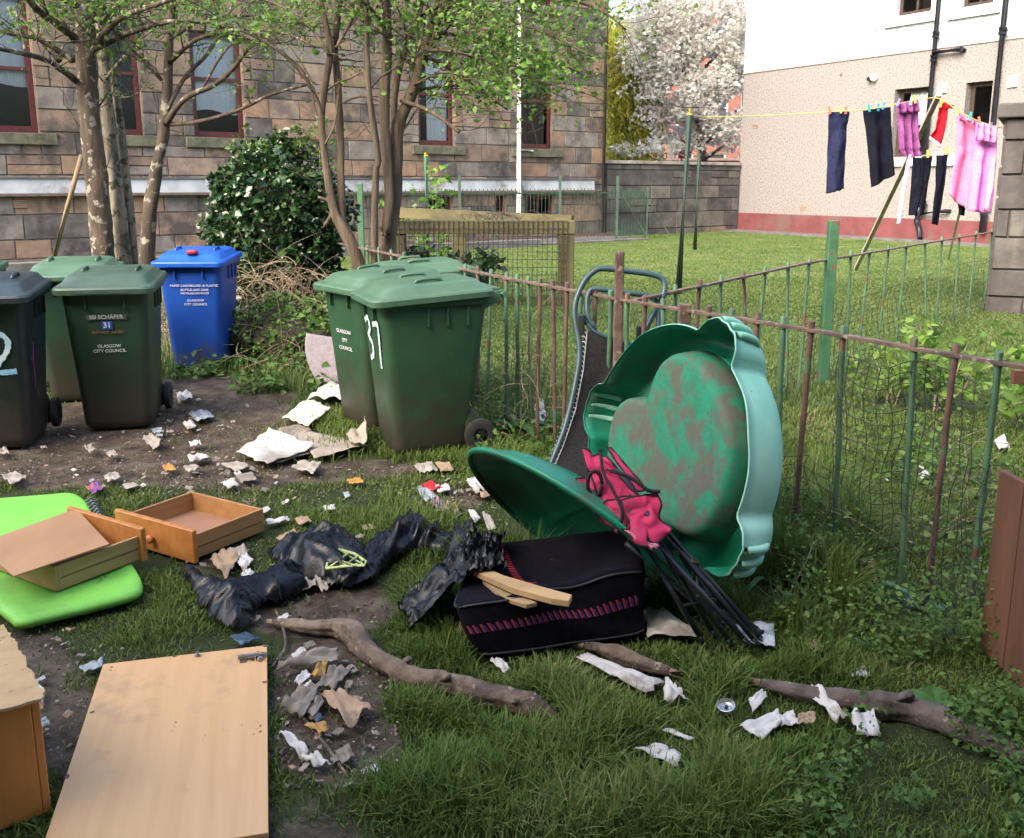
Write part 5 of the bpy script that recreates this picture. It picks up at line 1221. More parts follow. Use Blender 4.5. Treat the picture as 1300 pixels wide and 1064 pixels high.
def sub(o, left, right, Y, mat, name, **k):
    s = cloth(name, left, right, Y, mat, 'x', **k)
    for kk in ('label', 'category', 'group'):
        if kk in s: del s[kk]
    s.parent = o; s.location = s.location-o.location; return s
sub(mv, [(1139, 132), (1140, 144)], [(1165, 126), (1166, 142)], YC-.06, MV, 'turned_hem', nv=4, seed=5)
rt = cloth('red_shirt', [(1192, 129), (1190, 150), (1187, 164), (1179, 175)], [(1204, 131), (1202, 150), (1198, 170), (1193, 187)], 12.25, RD, 'small red top with a white striped hem', seed=6, folds=1, amp=.03)
sub(rt, [(1200, 131), (1200, 138)], [(1212, 134), (1209, 138)], 12.22, RD, 'sleeve', nv=4, nu=6, seed=7, amp=.01)
sub(rt, [(1181, 173), (1179, 176)], [(1195, 184), (1193, 188)], 12.2, fabric('white_hem', (.7, .66, .7)), 'hem', nv=3, nu=8, seed=6, amp=.01, folds=.1)
lg = cloth('leggings', [(1159, 200), (1157, 236), (1154, 273)], [(1173, 200), (1170, 236), (1164, 274)], 12.28, BK, 'black leggings with two legs on the lower line', seed=8, folds=.6, amp=.03)
sub(lg, [(1172, 200), (1171, 236), (1167, 273)], [(1184, 198), (1178, 236), (1173, 273)], 12.3, BK, 'second_leg', seed=9, folds=.5, amp=.02)
cloth('leggings', [(1188, 198), (1187, 236), (1181, 284)], [(1204, 196), (1200, 236), (1192, 286)], 12.15, BK, 'single long black leg hanging right of the two legged leggings', seed=10, folds=.6, amp=.03)
cloth('hanging_strap', [(1152, 201), (1143, 248), (1138, 284)], [(1157, 201), (1148, 248), (1143, 284)], 12.3, LP_, 'narrow pale pink strip hanging left of the leggings', seed=11, folds=.3, amp=.01, nu=4)
pb = cloth('hanging_sheet', [(1216, 143), (1214, 180), (1211, 202), (1203, 248)], [(1241, 155), (1239, 190), (1236, 220), (1230, 267)], 12.05, PK, 'salmon pink towel, left half of the pink pair', seed=12, folds=1.2, amp=.05)
sub(pb, [(1216, 143), (1218, 151)], [(1241, 155), (1243, 160)], 11.98, PK, 'turned_hem', nv=4, seed=5)
lb = cloth('hanging_sheet', [(1240, 155), (1238, 190), (1235, 217), (1229, 268)], [(1266, 161), (1264, 190), (1262, 215), (1256, 271)], 11.95, LI, 'lilac towel hanging against the dark outbuilding', seed=13, folds=1.4, amp=.05)
sub(lb, [(1241, 155), (1240, 178)], [(1266, 162), (1264, 182)], 11.86, LI, 'turned_hem', nv=8, seed=15, folds=3)
sub(lb, [(1258, 205), (1254, 240), (1250, 268)], [(1263, 200), (1261, 235), (1256, 270)], 11.85, LP_, 'pale_edge', nv=8, nu=5, seed=15)
cloth('hanging_sock', [(1216, 256), (1216, 273)], [(1224, 257), (1224, 274)], 12.2, BK, 'small black end of cloth showing below the salmon pink towel', seed=17, folds=.3, nu=5, nv=6)
for (x, y, c_, lab) in ((1053, 139, (.8, .2, .12), 'orange peg at the left end of the navy trousers'), (1068, 138, (.8, .65, .15), 'yellow peg in the middle of the navy trousers'), (1074, 139, (.8, .15, .12), 'red peg at the right of the navy trousers'),
        (1103, 136, (.02, .45, .42), 'teal peg, left of the three on the black trousers'), (1115, 135, (.02, .35, .5), 'turquoise peg, middle of the three on the black trousers'), (1122, 133, (.03, .3, .6), 'blue peg, right of the three on the black trousers'),
        (1141, 129, (.3, .25, .7), 'violet peg at the left of the mauve garment'), (1157, 127, (.8, .8, .8), 'white peg near the right of the mauve garment'), (1161, 125, (.8, .6, .08), 'yellow peg at the right of the mauve garment'), (1195, 130, (.8, .6, .1), 'yellow peg holding the small red top'),
        (1217, 140, (.8, .65, .12), 'yellow peg at the left of the salmon pink towel'), (1232, 146, (.02, .5, .45), 'teal peg in the middle of the salmon pink towel'), (1243, 152, (.85, .25, .12), 'orange peg where the pink and lilac towels meet'), (1258, 159, (.2, .15, .5), 'purple peg at the right of the lilac towel'),
        (1178, 194, (.8, .6, .08), 'yellow peg on the two legged leggings'), (1202, 192, (.8, .6, .08), 'yellow peg on the single long black leg'), (1155, 200, (.85, .85, .85), 'white peg at the top of the pale pink strip')):
    p = ad(x, y, 12.85 if x < 1090 else 12.5 if x < 1130 else 12.2 if x < 1210 else 11.93); mb = MB()
    mb.box(-.012, -.002, -.01, .01, -.06, .035, b=.002); mb.box(.002, .012, -.01, .01, -.06, .035, b=.002); mb.tube([(-.014, 0, -.015), (.014, 0, -.015)], .006, 6)
    o = mb.build('clothes_peg', M('peg_%d_%d_%d' % tuple(int(v*100) for v in c_), c_, None, 9, .4), None); o.location = p; o.rotation_euler = (0, random.uniform(-.3, .3), 0); tag(o, lab, 'clothes peg', 'pegs on the washing line')
# ------------------------------------------------------------------ turtle sandpit base
def ptx(name, *a, **k): return M(name, *a, **k)
TG = M('sandpit_green', (.010, .22, .125), (.008, .17, .095), 5, .42, .12, .004, 16, grime=((.05, .11, .075), .5), spots=(.10, .09, .06), spotscale=26, spotthr=.70, spec=.45)
TGP = M('sandpit_faded_skylit', (.36, .64, .50), (.20, .52, .38), 3, .5, .15, .004, 30, grime=((.34, .58, .48), .5), spots=(.12, .20, .14), spotscale=40, spotthr=.70)  # faded green; the pale mint also paints in sky light on the outer skirt
TGF = M('sandpit_floor', (.012, .22, .12), (.01, .16, .085), 16, .75, .4, .006, 40, grime=((.105, .08, .065), .95), spots=(.10, .075, .055), spotscale=30, spotthr=.66)
def ang(a, b): d = (a-b+180) % 360-180; return abs(d)
LOBES = [(66, 9, .17), (-24, 9, .17), (-80, 8, .14), (172, 9, .15), (-128, 8, .12)]
def Oout(th):
    r = 1.0
    for a, w_, h in LOBES:
        d = ang(th, a)
        if d < w_*1.55: r = max(r, 1+h*(1-(d/(w_*1.55))**3.2)*(1+.035*math.cos(d*1.15)))
    return r
def Pin(th):
    r = .775
    for a, w_, h in ((134, 20, .26), (-66, 24, .24)):
        d = ang(th, a)
        r -= h*math.exp(-(d/w_)**2*1.1)
    return r+.012*math.sin(R(th*5))
n_ = Vector((-.88, -.43, .20)).normalized(); Yl = (Vector((0, 0, 1))-n_*n_.z).normalized(); Xl = Yl.cross(n_)
cc_ = ad(836, 577, 3.62); RS_ = .515
pit = thing('turtle_sandpit', cc_, 'big green plastic sandpit base with foot shaped lobes, on its edge against the railing', 'sandpit')
basis(pit, cc_, Xl, Yl, n_)
N_ = 240
ZS_ = .78
def ringf(fr, z, wav=0):
    z = z*ZS_
    return [(RS_*fr(360*k/N_)*math.cos(2*math.pi*k/N_), RS_*fr(360*k/N_)*math.sin(2*math.pi*k/N_), z+wav*noise.noise(Vector((math.cos(2*math.pi*k/N_)*3, math.sin(2*math.pi*k/N_)*3, 0)))) for k in range(N_)]
def mixr(a, s=1.0): return lambda th: (1+(Oout(th)-1)*a)*s
mb = MB()
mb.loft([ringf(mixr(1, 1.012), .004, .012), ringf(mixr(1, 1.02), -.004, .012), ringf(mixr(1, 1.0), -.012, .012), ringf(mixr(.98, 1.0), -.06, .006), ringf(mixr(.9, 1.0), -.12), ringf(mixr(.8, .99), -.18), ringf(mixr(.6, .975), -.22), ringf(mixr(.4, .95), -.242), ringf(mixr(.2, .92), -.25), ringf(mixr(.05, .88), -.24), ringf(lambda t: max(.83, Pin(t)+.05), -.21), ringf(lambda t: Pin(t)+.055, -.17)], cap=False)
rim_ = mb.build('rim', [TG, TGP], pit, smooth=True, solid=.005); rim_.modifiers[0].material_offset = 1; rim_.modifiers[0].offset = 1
mb = MB()
mb.loft([ringf(lambda t: Pin(t)+.06, -.175), ringf(lambda t: Pin(t)+.035, -.10), ringf(lambda t: Pin(t)+.012, -.045), ringf(lambda t: Pin(t)-.012, -.024), ringf(lambda t: Pin(t)-.04, -.016), ringf(lambda t: Pin(t)-.07, -.015), ringf(lambda t: Pin(t)*.6, -.015), ringf(lambda t: Pin(t)*.3, -.015), ringf(lambda t: Pin(t)*.04, -.015)], cap0=False)
mb.build('floor', TGF, pit, smooth=True, solid=.004)
mb = MB()   # moulded toe ridges on the lobes
for a, w_, h in LOBES:
    for k in (-.45, 0, .45):
        th = R(a+w_*k*1.3); rr_ = RS_*(Oout(a+w_*k*1.3)); c_, s_ = math.cos(th), math.sin(th)
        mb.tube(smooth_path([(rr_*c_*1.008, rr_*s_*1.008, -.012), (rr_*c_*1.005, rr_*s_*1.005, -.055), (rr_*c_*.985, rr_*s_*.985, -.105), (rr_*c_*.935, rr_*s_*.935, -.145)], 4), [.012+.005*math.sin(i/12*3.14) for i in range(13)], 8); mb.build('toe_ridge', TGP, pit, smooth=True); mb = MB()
# domed lid
p1 = Vector(ad(600, 592, 3.80)); p2 = Vector(ad(884, 778, 3.32)); e1 = (p2-p1).normalized(); cl = (p1+p2)/2; RL = (p2-p1).length/2
v_ = (Vector((0, 0, EYE))-cl).normalized(); a_ = (v_-e1*v_.dot(e1)).normalized(); b_ = e1.cross(a_)
if b_.z < 0: b_ = -b_
nl = (b_*.978-a_*.21).normalized(); yl = nl.cross(e1)
lid_ = thing('shell_cover', cl, 'domed green shell shaped plastic lid tipped over the black suitcase', 'sandpit lid'); basis(lid_, cl, e1, yl, nl)
def rg(f, z, g=0):
    o = []
    for k in range(144):
        th = 2*math.pi*k/144; m_ = 1-.0*g; zz = z-g*max(0, 1-abs(((math.degrees(th)+30) % 60)-30)/4)
        o.append((RL*f*math.cos(th), RL*f*math.sin(th), zz))
    return o
prof = [(1.0, -.012), (1.015, -.004), (1.015, .006), (.985, .01), (.965, .012), (.95, .02), (.90, .045), (.82, .075), (.72, .10), (.70, .098), (.6, .122), (.42, .145), (.40, .142), (.25, .158), (.05, .163)]
mb = MB(); mb.loft([rg(f, z, .008 if .3 < f < .93 else 0) for f, z in prof], cap0=False); mb.build('shell', TG, lid_, smooth=True, solid=.005)
mb = MB(); t_ = 144; mb.tube([(RL*1.01*math.cos(2*math.pi*k/72), RL*1.01*math.sin(2*math.pi*k/72), 0) for k in range(73)], .011, 8, cap=False); mb.build('rolled_lip', TG, lid_, smooth=True)

# ------------------------------------------------------------------ lounger leaning on the railing
FRM = M('blue_green_tube', (.035, .075, .085), (.025, .055, .06), 9, .4, .15, .002, spots=(.12, .14, .13), spotscale=30, spotthr=.68)
lo0 = gp(740, 607); lou = thing('folding_lounger', lo0, 'black mesh sun lounger with blue green tube frame leaning upright on the railing', 'lounger')
def lp(x, y):   # the leaning plane of the lounger
    t = (605-y)/(605-338.); return ad(x, y, lerp(4.75, 5.22, min(1, max(-.1, t))**.9 if t > 0 else 0))-lo0
def ltube(pts, r, name='frame'):
    mb = MB(); mb.tube(smooth_path([lp(*p) for p in pts], 4), r, 10); return mb.build(name, FRM, lou, smooth=True)
ltube([(688, 618), (704, 578), (718, 540), (730, 490), (736, 445), (730, 405), (731, 382), (742, 357), (755, 344), (766, 341), (795, 344), (825, 348), (840, 353), (844, 364), (840, 380), (828, 402), (817, 425), (812, 445)], .0165)
ltube([(757, 418), (747, 404), (745, 385), (747, 373), (755, 367), (790, 371), (823, 376), (834, 385), (836, 404), (835, 430)], .015)
ltube([(798, 455), (796, 500), (790, 550), (783, 612)], .014)
ltube([(737, 398), (746, 412), (757, 422), (780, 431), (806, 438)], .012); 
mb = MB()
for p in ((737, 410), (813, 425)): q = lp(*p); mb = MB(); mb.box(q.x-.02, q.x+.02, q.y-.03, q.y+.03, q.z-.06, q.z+.05, b=.006); mb.build('hinge_bracket', M('hinge_black', (.03, .035, .035), None, 9, .5), lou)
Le = [(742, 418), (737, 470), (727, 520), (711, 565), (690, 612)]; Re = [(805, 437), (800, 480), (796, 520), (791, 560), (784, 615)]
def pe(pts, v):
    x = v*(len(pts)-1); i = min(int(x), len(pts)-2); f = x-i; return lerp(pts[i][0], pts[i+1][0], f), lerp(pts[i][1], pts[i+1][1], f)
def lf(u, v):
    a = pe(Le, v); b2 = pe(Re, v); p = lp(lerp(a[0], b2[0], u), lerp(a[1], b2[1], u)); p.y += .05*math.sin(u*3.14)*math.sin(min(1, v*1.1)*3.14)+.006*noise.noise(Vector((u*4, v*6, 0))); return p
BM = M('black_mesh_fabric', (.030, .029, .031), (.02, .019, .021), 60, .95, .3, .002, 200, spec=.1)
mb = MB(); mb.grid(lf, 16, 40); fb = mb.build('mesh_fabric', BM, lou, smooth=True, solid=.004)
mb = MB()
for k in range(34):
    v = (k+.5)/34; a = lf(0.015, v); b2 = lf(.06, min(1, v+.012)); c2 = lp(pe(Le, v)[0]-7, pe(Le, v)[1]); mb.tube([c2, a+Vector((0, -.006, 0)), b2+Vector((0, -.008, 0))], .0028, 4)
mb.build('lacing', M('white_cord', (.55, .55, .52), (.3, .3, .28), 20, .8), lou)
mb = MB(); mb.tube([lf(.055, k/40)+Vector((0, -.006, 0)) for k in range(41)], .003, 4); mb.build('edge_cord', M('white_cord', (.55, .55, .52)), lou)

# ------------------------------------------------------------------ warped soft box (suitcase)
def warpbox(c8, n=14, rnd_=.16, seed=1, amp=.02, sag=.0):
    """c8: bottom FL FR BR BL, top FL FR BR BL; returns fn(face,u,v)->point and mesh"""
    B = c8[:4]; T = c8[4:]
    def at(x, y, z):   # 0..1, rounded by superellipse
        q = Vector((x*2-1, y*2-1, z*2-1)); m_ = max(abs(q.x), abs(q.y), abs(q.z)); 
        if m_ > 1e-6:
            l = (abs(q.x)**14+abs(q.y)**14+abs(q.z)**14)**(1/14); q = q*(m_/l)*1.0
        x, y, z = (q.x+1)/2, (q.y+1)/2, (q.z+1)/2
        b = (B[0]*(1-x)+B[1]*x)*(1-y)+(B[3]*(1-x)+B[2]*x)*y; t = (T[0]*(1-x)+T[1]*x)*(1-y)+(T[3]*(1-x)+T[2]*x)*y
        p = b*(1-z)+t*z
        p = p+Vector((noise.noise(p*4+Vector((seed, 0, 0))), noise.noise(p*4+Vector((0, seed, 0))), noise.noise(p*5+Vector((0, 0, seed)))*.8))*amp*min(1, z*3)
        p.z -= sag*z*math.sin(x*3.14)*math.sin(y*3.14); return p
    mb = MB()
    for f in (lambda u, v: at(u, 0, v), lambda u, v: at(1, u, v), lambda u, v: at(1-u, 1, v), lambda u, v: at(0, 1-u, v), lambda u, v: at(u, v, 1), lambda u, v: at(u, 1-v, 0)):
        mb.grid(f, n*2, n)
    return mb, at
bFL, bFR = gp(606, 840), gp(824, 810); bBL = gp(575, 768); up_ = Vector((0, 0, 1))
def zat(px, py, base): return ad(px, py, base.y)
back = (gp(612, 690, .19)-gp(590, 772, .19)); 
tFL = ad(578, 768, bFL.y-.0); tFR = ad(820, 716, bFR.y+.02)
tBL = gp(608, 684, .20); tBR = gp(800, 668, .26)
bBL = Vector((tBL.x-.02, tBL.y+.0, 0)); bBR = Vector((tBR.x+.01, tBR.y, 0))
sk = thing('suitcase', Vector((bFL.x+.25, bFL.y+.3, 0)), 'black fabric suitcase with red stitched trim lying half under the green lid', 'suitcase')
off = sk.location.copy()
c8 = [v-off for v in (bFL, bFR, bBR, bBL, tFL, tFR, tBR, tBL)]
SUI = M('suitcase_cloth', (.009, .008, .013), (.005, .0045, .008), 40, .95, .3, .003, 140, spec=.1, spots=(.12, .11, .11), spotscale=60, spotthr=.80)
mb, wat = warpbox(c8, 24, seed=3, amp=.034, sag=.07); mb.build('case', SUI, sk, smooth=True)
RT = M('red_stitching', (.42, .035, .05), (.3, .03, .04), 20, .7); BT = M('blue_stitching', (.03, .05, .30), None, 20, .7)
def ticks(fn, n, mat, name, sl=.25, w_=.35, ph=0, h=(.46, .59), out=(0, -.004, 0)):
    mb = MB(); o_ = Vector(out)
    for k in range(n):
        u0 = (k+ph)/n; u1 = u0+w_/n; q = [fn(u0, h[0])+o_, fn(u1, h[0])+o_, fn(u1-sl/n, h[1])+o_, fn(u0-sl/n, h[1])+o_]; mb.add(q, [(0, 1, 2, 3)])
    mb.build(name, mat, sk, solid=.002)
ft_ = lambda u, v: wat(.03+u*.95, 0, v)
ticks(ft_, 27, RT, 'red_trim'); ticks(ft_, 27, BT, 'blue_trim', ph=.5, w_=.2, h=(.46, .56))
ticks(lambda u, v: wat(.16+.24*u+.06*(v-.5), .88-.72*u, 1), 26, RT, 'red_trim', sl=0, w_=.4, h=(.1, .9), out=(0, 0, .006))
ticks(lambda u, v: wat(0, 1-u, v), 16, RT, 'red_trim', h=(.4, .6), out=(-.004, 0, 0))
mb = MB()
for z in (.08, .93): mb.tube([wat(k/30, 0, z)+Vector((0, -.004, 0)) for k in range(31)], .0045, 6)
mb.tube([wat(0, k/30, .93)+Vector((-.004, 0, 0)) for k in range(31)], .0045, 6)
mb.build('piping', M('black_piping', (.02, .02, .025), None, 20, .5), sk, smooth=True)
WB = M('black_plastic', (.018, .018, .018))
for (x, z) in ((1.0, .72), (1.0, .25)):
    q = wat(x, .02, z); mb = MB(); n = 14
    mb.loft([[(q.x+xx, q.y+.02+r_*math.cos(2*math.pi*k/n), q.z+r_*math.sin(2*math.pi*k/n)) for k in range(n)] for r_, xx in ((.012, -.005), (.022, 0), (.024, .012), (.018, .02))]); mb.build('castor', WB, sk, smooth=True)
# torn pieces of pale timber on the suitcase
PW = M('pale_split_wood', (.50, .33, .16), (.36, .23, .11), 10, .85, .4, .004, stretch=(.3, 1, 1))
def plank_px(name, pts, lift, label, mat, cat='timber', th=.018, z=None):
    P = [gp(x, y, z) for x, y in pts]; c = sum(P, Vector())/len(P); mb = MB()
    mb.loft([[p-c+Vector((0, 0, lift+.0)) for p in P], [p-c+Vector((0, 0, lift+th)) for p in P]]); o = mb.build(name, mat, None, bevel=.002); o.location = c
    return tag(o, label, cat)
plank_px('timber_strip', [(600, 735), (603, 726), (640, 742), (690, 757), (726, 767), (722, 775), (700, 772), (650, 758)], 0.012, 'long pale split timber strip lying on the suitcase', PW, z=.205, th=.022)
plank_px('timber_strip', [(612, 741), (640, 752), (682, 770), (668, 773), (640, 764)], 0.0, 'short pale timber wedge under the long strip on the suitcase', M('pale_wood_dim', (.36, .25, .13), (.26, .18, .09), 10, .85), z=.195, th=.015)

# ------------------------------------------------------------------ folded camp chair
ch0 = gp(890, 800); ch = thing('camp_chair', ch0, 'folded camping chair with pink cloth and a bundle of black metal legs', 'camp chair')
POLE = M('black_steel', (.028, .032, .045), (.02, .022, .03), 12, .32, .1, .002, spots=(.16, .10, .06), spotscale=40, spotthr=.68, spec=.7)
cp = lambda x, y, Y: ad(x, y, Y-.30*min(1, max(0, (Y-3.12)/.2)))-ch0
poles = [((782, 596, 3.50), (966, 816, 3.02)), ((776, 590, 3.55), (958, 826, 2.98)), ((790, 640, 3.42), (945, 829, 2.96)), ((800, 630, 3.46), (926, 821, 3.0)), ((808, 642, 3.42), (905, 818, 3.04)),
         ((795, 690, 3.35), (912, 806, 3.1)), ((815, 640, 3.45), (935, 806, 3.08)), ((812, 690, 3.36), (962, 805, 3.06)), ((820, 650, 3.40), (948, 812, 3.04)), ((804, 668, 3.38), (890, 812, 3.02))]
for i, (a, b2) in enumerate(poles):
    A_, B_ = cp(*a), cp(*b2); B_.z = max(B_.z, .025+.012*(i % 3)); mb = MB(); mb.tube([A_, A_.lerp(B_, .5)+Vector((0, 0, -.004)), B_], .0095, 10); o = mb.build('leg', POLE, ch, smooth=True)
    mb = MB(); d = (B_-A_).normalized(); mb.tube([B_-d*.01, B_+d*.018], .0125, 10); mb.build('foot_cap', WB, o, smooth=True)
mb = MB()
for i, j, s in ((0, 2, .55), (1, 5, .6), (3, 4, .5), (6, 8, .7), (7, 9, .62)):
    a = cp(*poles[i][0]).lerp(cp(*poles[i][1]), s); b2 = cp(*poles[j][0]).lerp(cp(*poles[j][1]), s+.08); mb.tube([a, b2], .006, 6); mb.box(a.x-.013, a.x+.013, a.y-.013, a.y+.013, a.z-.013, a.z+.013, b=.003)
mb.build('joint', WB, ch)
for k, (i, s) in enumerate(((0, .52), (1, .47), (7, .5))):
    a = cp(*poles[i][0]).lerp(cp(*poles[i][1]), s); d = (cp(*poles[i][1])-cp(*poles[i][0])).normalized(); mb = MB(); mb.tube([a, a+d*.014], .0118, 10); mb.build('rust_collar', M('orange_rust', (.4, .16, .05), None, 20), ch)
PINK = M('pink_cloth', (.52, .028, .11), (.42, .02, .085), 8, .85, .35, .006, 60, grime=((.22, .04, .08), .3)); PINKP = M('pink_cloth_faded', (.55, .16, .24), (.42, .08, .15), 6, .85, .3, .005, grime=((.62, .5, .5), .5)); TRM = M('black_trim', (.012, .011, .014), None, 30, .8)
def panel(c00, c10, c01, c11, mat, seed, bul=.03, name='cloth_panel', nu=22, nv=26, cur=.0):
    a, b2, c2, d2 = (cp(*c00), cp(*c10), cp(*c01), cp(*c11))
    def f(u, v):
        p = (a*(1-u)+b2*u)*(1-v)+(c2*(1-u)+d2*u)*v
        p = p+Vector((noise.noise(Vector((u*3, v*3, seed))), -abs(noise.noise(Vector((u*2.4, v*3, seed+5))))*1.7, noise.noise(Vector((u*3, v*2.5, seed+9)))))*bul
        p.y -= cur*math.sin(u*3.14); return p
    mb = MB(); mb.grid(f, nu, nv); o = mb.build(name, mat, ch, smooth=True, solid=.003)
    mb = MB(); edge = [f(k/nu, 0) for k in range(nu+1)]+[f(1, k/nv) for k in range(1, nv+1)]+[f(1-k/nu, 1) for k in range(1, nu+1)]+[f(0, 1-k/nv) for k in range(1, nv+1)]
    mb.tube(edge, .004, 6, cap=False); mb.build('trim', TRM, o, smooth=True)
panel((738, 569, 3.60), (769, 578, 3.58), (776, 668, 3.44), (812, 628, 3.46), PINK, 1, .022)
panel((729, 611, 3.57), (752, 596, 3.58), (762, 662, 3.46), (790, 648, 3.46), PINK, 4, .02)
panel((752, 640, 3.47), (800, 628, 3.46), (781, 674, 3.41), (806, 690, 3.37), PINK, 7, .018)
panel((786, 634, 3.42), (833, 624, 3.44), (806, 692, 3.34), (850, 680, 3.38), PINK, 9, .022)
panel((769, 566, 3.59), (777, 570, 3.59), (808, 622, 3.48), (822, 622, 3.48), PINK, 14, .008, nu=6)
panel((790, 672, 3.36), (812, 672, 3.38), (826, 699, 3.33), (838, 694, 3.34), PINKP, 16, .012, nv=8)
mb = MB(); mb.tube([cp(755+9*math.cos(t)*1.0, 614+16*math.sin(t), 3.49) for t in [k*math.pi/14 for k in range(29)]], .007, 8, cap=False); mb.tube(smooth_path([cp(x, y, Y) for x, y, Y in ((762, 570, 3.53), (766, 600, 3.48), (778, 622, 3.44), (790, 650, 3.4), (784, 678, 3.38))], 4), .006, 6); mb.tube(smooth_path([cp(x, y, Y) for x, y, Y in ((770, 596, 3.46), (800, 606, 3.44), (822, 622, 3.42), (838, 624, 3.42))], 4), .007, 6)
mb.build('strap_loop', TRM, ch, smooth=True)
# ------------------------------------------------------------------ lime panel, drawers, ply sheet
LIME = M('lime_plastic', (.21, .58, .075), (.17, .49, .06), 3, .6, .15, .004, 10, grime=((.14, .36, .06), .22), spots=(.12, .22, .05), spotscale=30, spotthr=.73)
ol = [(-95, 655), (-60, 636), (0, 632), (60, 627), (90, 625), (106, 633), (118, 652), (140, 684), (160, 706), (176, 728), (181, 742), (172, 753), (120, 768), (60, 782), (25, 789), (8, 780), (-40, 740), (-90, 690)]
Pz = [gp(x, y, .045) for x, y in ol]; cz = sum(Pz, Vector())/len(Pz); cz.z = 0
mb = MB(); sp_ = smooth_path(Pz+[Pz[0]], 4)[:-1]
def sc_ring(s, z): return [((p.x-cz.x)*s, (p.y-cz.y)*s, z+.006*noise.noise(Vector((p.x*2, p.y*2, s)))) for p in sp_]
mb.loft([sc_ring(.93, .004), sc_ring(.98, .01), sc_ring(1.0, .028), sc_ring(.992, .042), sc_ring(.965, .052), sc_ring(.9, .056), sc_ring(.6, .052), sc_ring(.2, .050)])
lime = mb.build('lime_panel', LIME, None, smooth=True); lime.location = cz; tag(lime, 'bright lime green padded panel with rounded corners lying on the grass', 'panel')
# webbing handle at its far corner
mb = MB()
for k in range(7):
    q = gp(108+k*2.6, 636+k*3.6, .05); q2 = gp(121+k*1.6, 634+k*3.4, .02); mb.tube([q, (q+q2)/2+Vector((0, 0, .012)), q2], .005, 6)
o = mb.build('webbing_strap', M('grey_webbing', (.30, .34, .36), (.15, .17, .18), 30, .8), None, smooth=True); rebase(o, gp(115, 645)); tag(o, 'grey braided strap poking from the far corner of the lime panel', 'strap')
PINE = M('orange_pine', (.52, .215, .06), (.40, .15, .04), 5, .42, .15, .003, stretch=(.25, 3, 3), spots=(.16, .05, .02), spotscale=5, spotthr=.71); PINES = M('plain_pine', (.46, .27, .11), (.36, .2, .08), 6, .55, .2, .003, stretch=(.2, 3, 3)); HB = M('drawer_base_board', (.33, .17, .095), (.27, .135, .075), 7, .7, .2, .003, spots=(.2, .09, .05), spotscale=8, spotthr=.68)
def drawer(O, X, L, W, H, label, wood, front_at0, rx=0, z=0.01, tiltx=0, tilty=0, fo=.03):
    """O near corner, X direction along the near side wall away from the front, box extends to the left of X"""
    X = X.normalized(); Y = Vector((0, 0, 1)).cross(X)
    t = thing('wooden_drawer', (O.x, O.y, z), label, 'drawer', rot=None); t.rotation_euler = (tiltx, tilty, math.atan2(X.y, X.x)); th = .014
    mb = MB(); mb.box(.018, L-th, 0, th, 0, H, b=.001); mb.build('side', wood, t, bevel=.002)
    mb = MB(); mb.box(.018, L-th, W-th, W, 0, H); mb.build('side', wood, t, bevel=.002)
    mb = MB(); mb.box(L-th+.0004, L, 0, W, 0, H); mb.build('back', wood, t, bevel=.002)
    mb = MB(); mb.box(.02, L-th, th, W-th, .012, .018); mb.build('base', HB, t)
    mb = MB(); mb.box(-.006, .0175, -fo*.6, W+fo*.6, -.012, H+fo, b=.004); f = mb.build('front', PINE, t)
    mb = MB(); mb.box(.02, L-.02, -.0012, -.0002, .045, .052); mb.build('groove', M('groove_shadow_wood', (.2, .1, .045), None, 8), t)
    mb = MB(); n = 16
    mb.loft([[(-xx, W/2+r_*math.cos(2*math.pi*k/n), H*.5+r_*math.sin(2*math.pi*k/n)) for k in range(n)] for r_, xx in ((.008, .004), (.009, .016), (.018, .022), (.019, .03), (.012, .035))]); mb.build('knob', PINE, f, smooth=True)
    return t
a = gp(245, 714); b2 = gp(336, 676); w_l = (gp(200, 672)-a).length
drawer(a, b2-a, (b2-a).length*1.0, w_l*.98, .105, 'empty pine drawer standing upright on the grass by the black bag', M('drawer_pine', (.42, .22, .08), (.33, .165, .06), 6, .5, .2, .003, stretch=(.2, 3, 3)), True, z=.01)
a = gp(183, 709, .06); b2 = gp(72, 752, .06)
Xd = (b2-a).normalized()
# mirrored drawer: front panel at the right, box running to the lower left
Yd = Vector((0, 0, 1)).cross(Xd)      # points away from the box; so build with the other hand
t = thing('wooden_drawer', (a.x, a.y, .062), 'pine drawer lying on the lime panel under a sheet of plywood', 'drawer'); t.rotation_euler = (0, 0, math.atan2(Xd.y, Xd.x)+math.pi)
L, W, H, th = (b2-a).length, (gp(145, 668, .06)-a).length*1.0, .10, .014
YPN = M('yellow_pine', (.42, .27, .11), (.33, .205, .08), 6, .55, .2, .003, stretch=(.2, 3, 3))
mb = MB(); mb.box(-L+th, -.018, 0, th, 0, H); mb.build('side', YPN, t, bevel=.002); mb = MB(); mb.box(-L+th, -.018, W-th, W, 0, H); mb.build('side', YPN, t, bevel=.002)
mb = MB(); mb.box(-L, -L+th-.0004, 0, W, 0, H); mb.build('back', YPN, t, bevel=.002); mb = MB(); mb.box(-L+th, -.02, th, W-th, .012, .018); mb.build('base', HB, t)
mb = MB(); mb.box(-.0175, .006, -.018, W+.018, -.008, H+.035, b=.004); f = mb.build('front', PINE, t)
mb = MB(); mb.box(-L+.02, -.02, -.0012, -.0002, .045, .052); mb.build('groove', MC['groove_shadow_wood'], t)
mb = MB(); q = [gp(-30, 693, .185), gp(97, 647, .185), gp(139, 692, .18), gp(18, 733, .18)]; cq = sum(q, Vector())/4
mb.loft([[v-cq for v in q], [v-cq+Vector((0, 0, .006)) for v in q]])
o = mb.build('plywood_sheet', M('ply_face', (.44, .24, .115), (.34, .18, .085), 3.5, .7, .2, .003, stretch=(1, .35, 1), spots=(.25, .11, .05), spotscale=9, spotthr=.70), None, bevel=.001); o.location = cq
tag(o, 'thin brown plywood sheet resting across the drawer on the lime panel', 'plywood sheet')

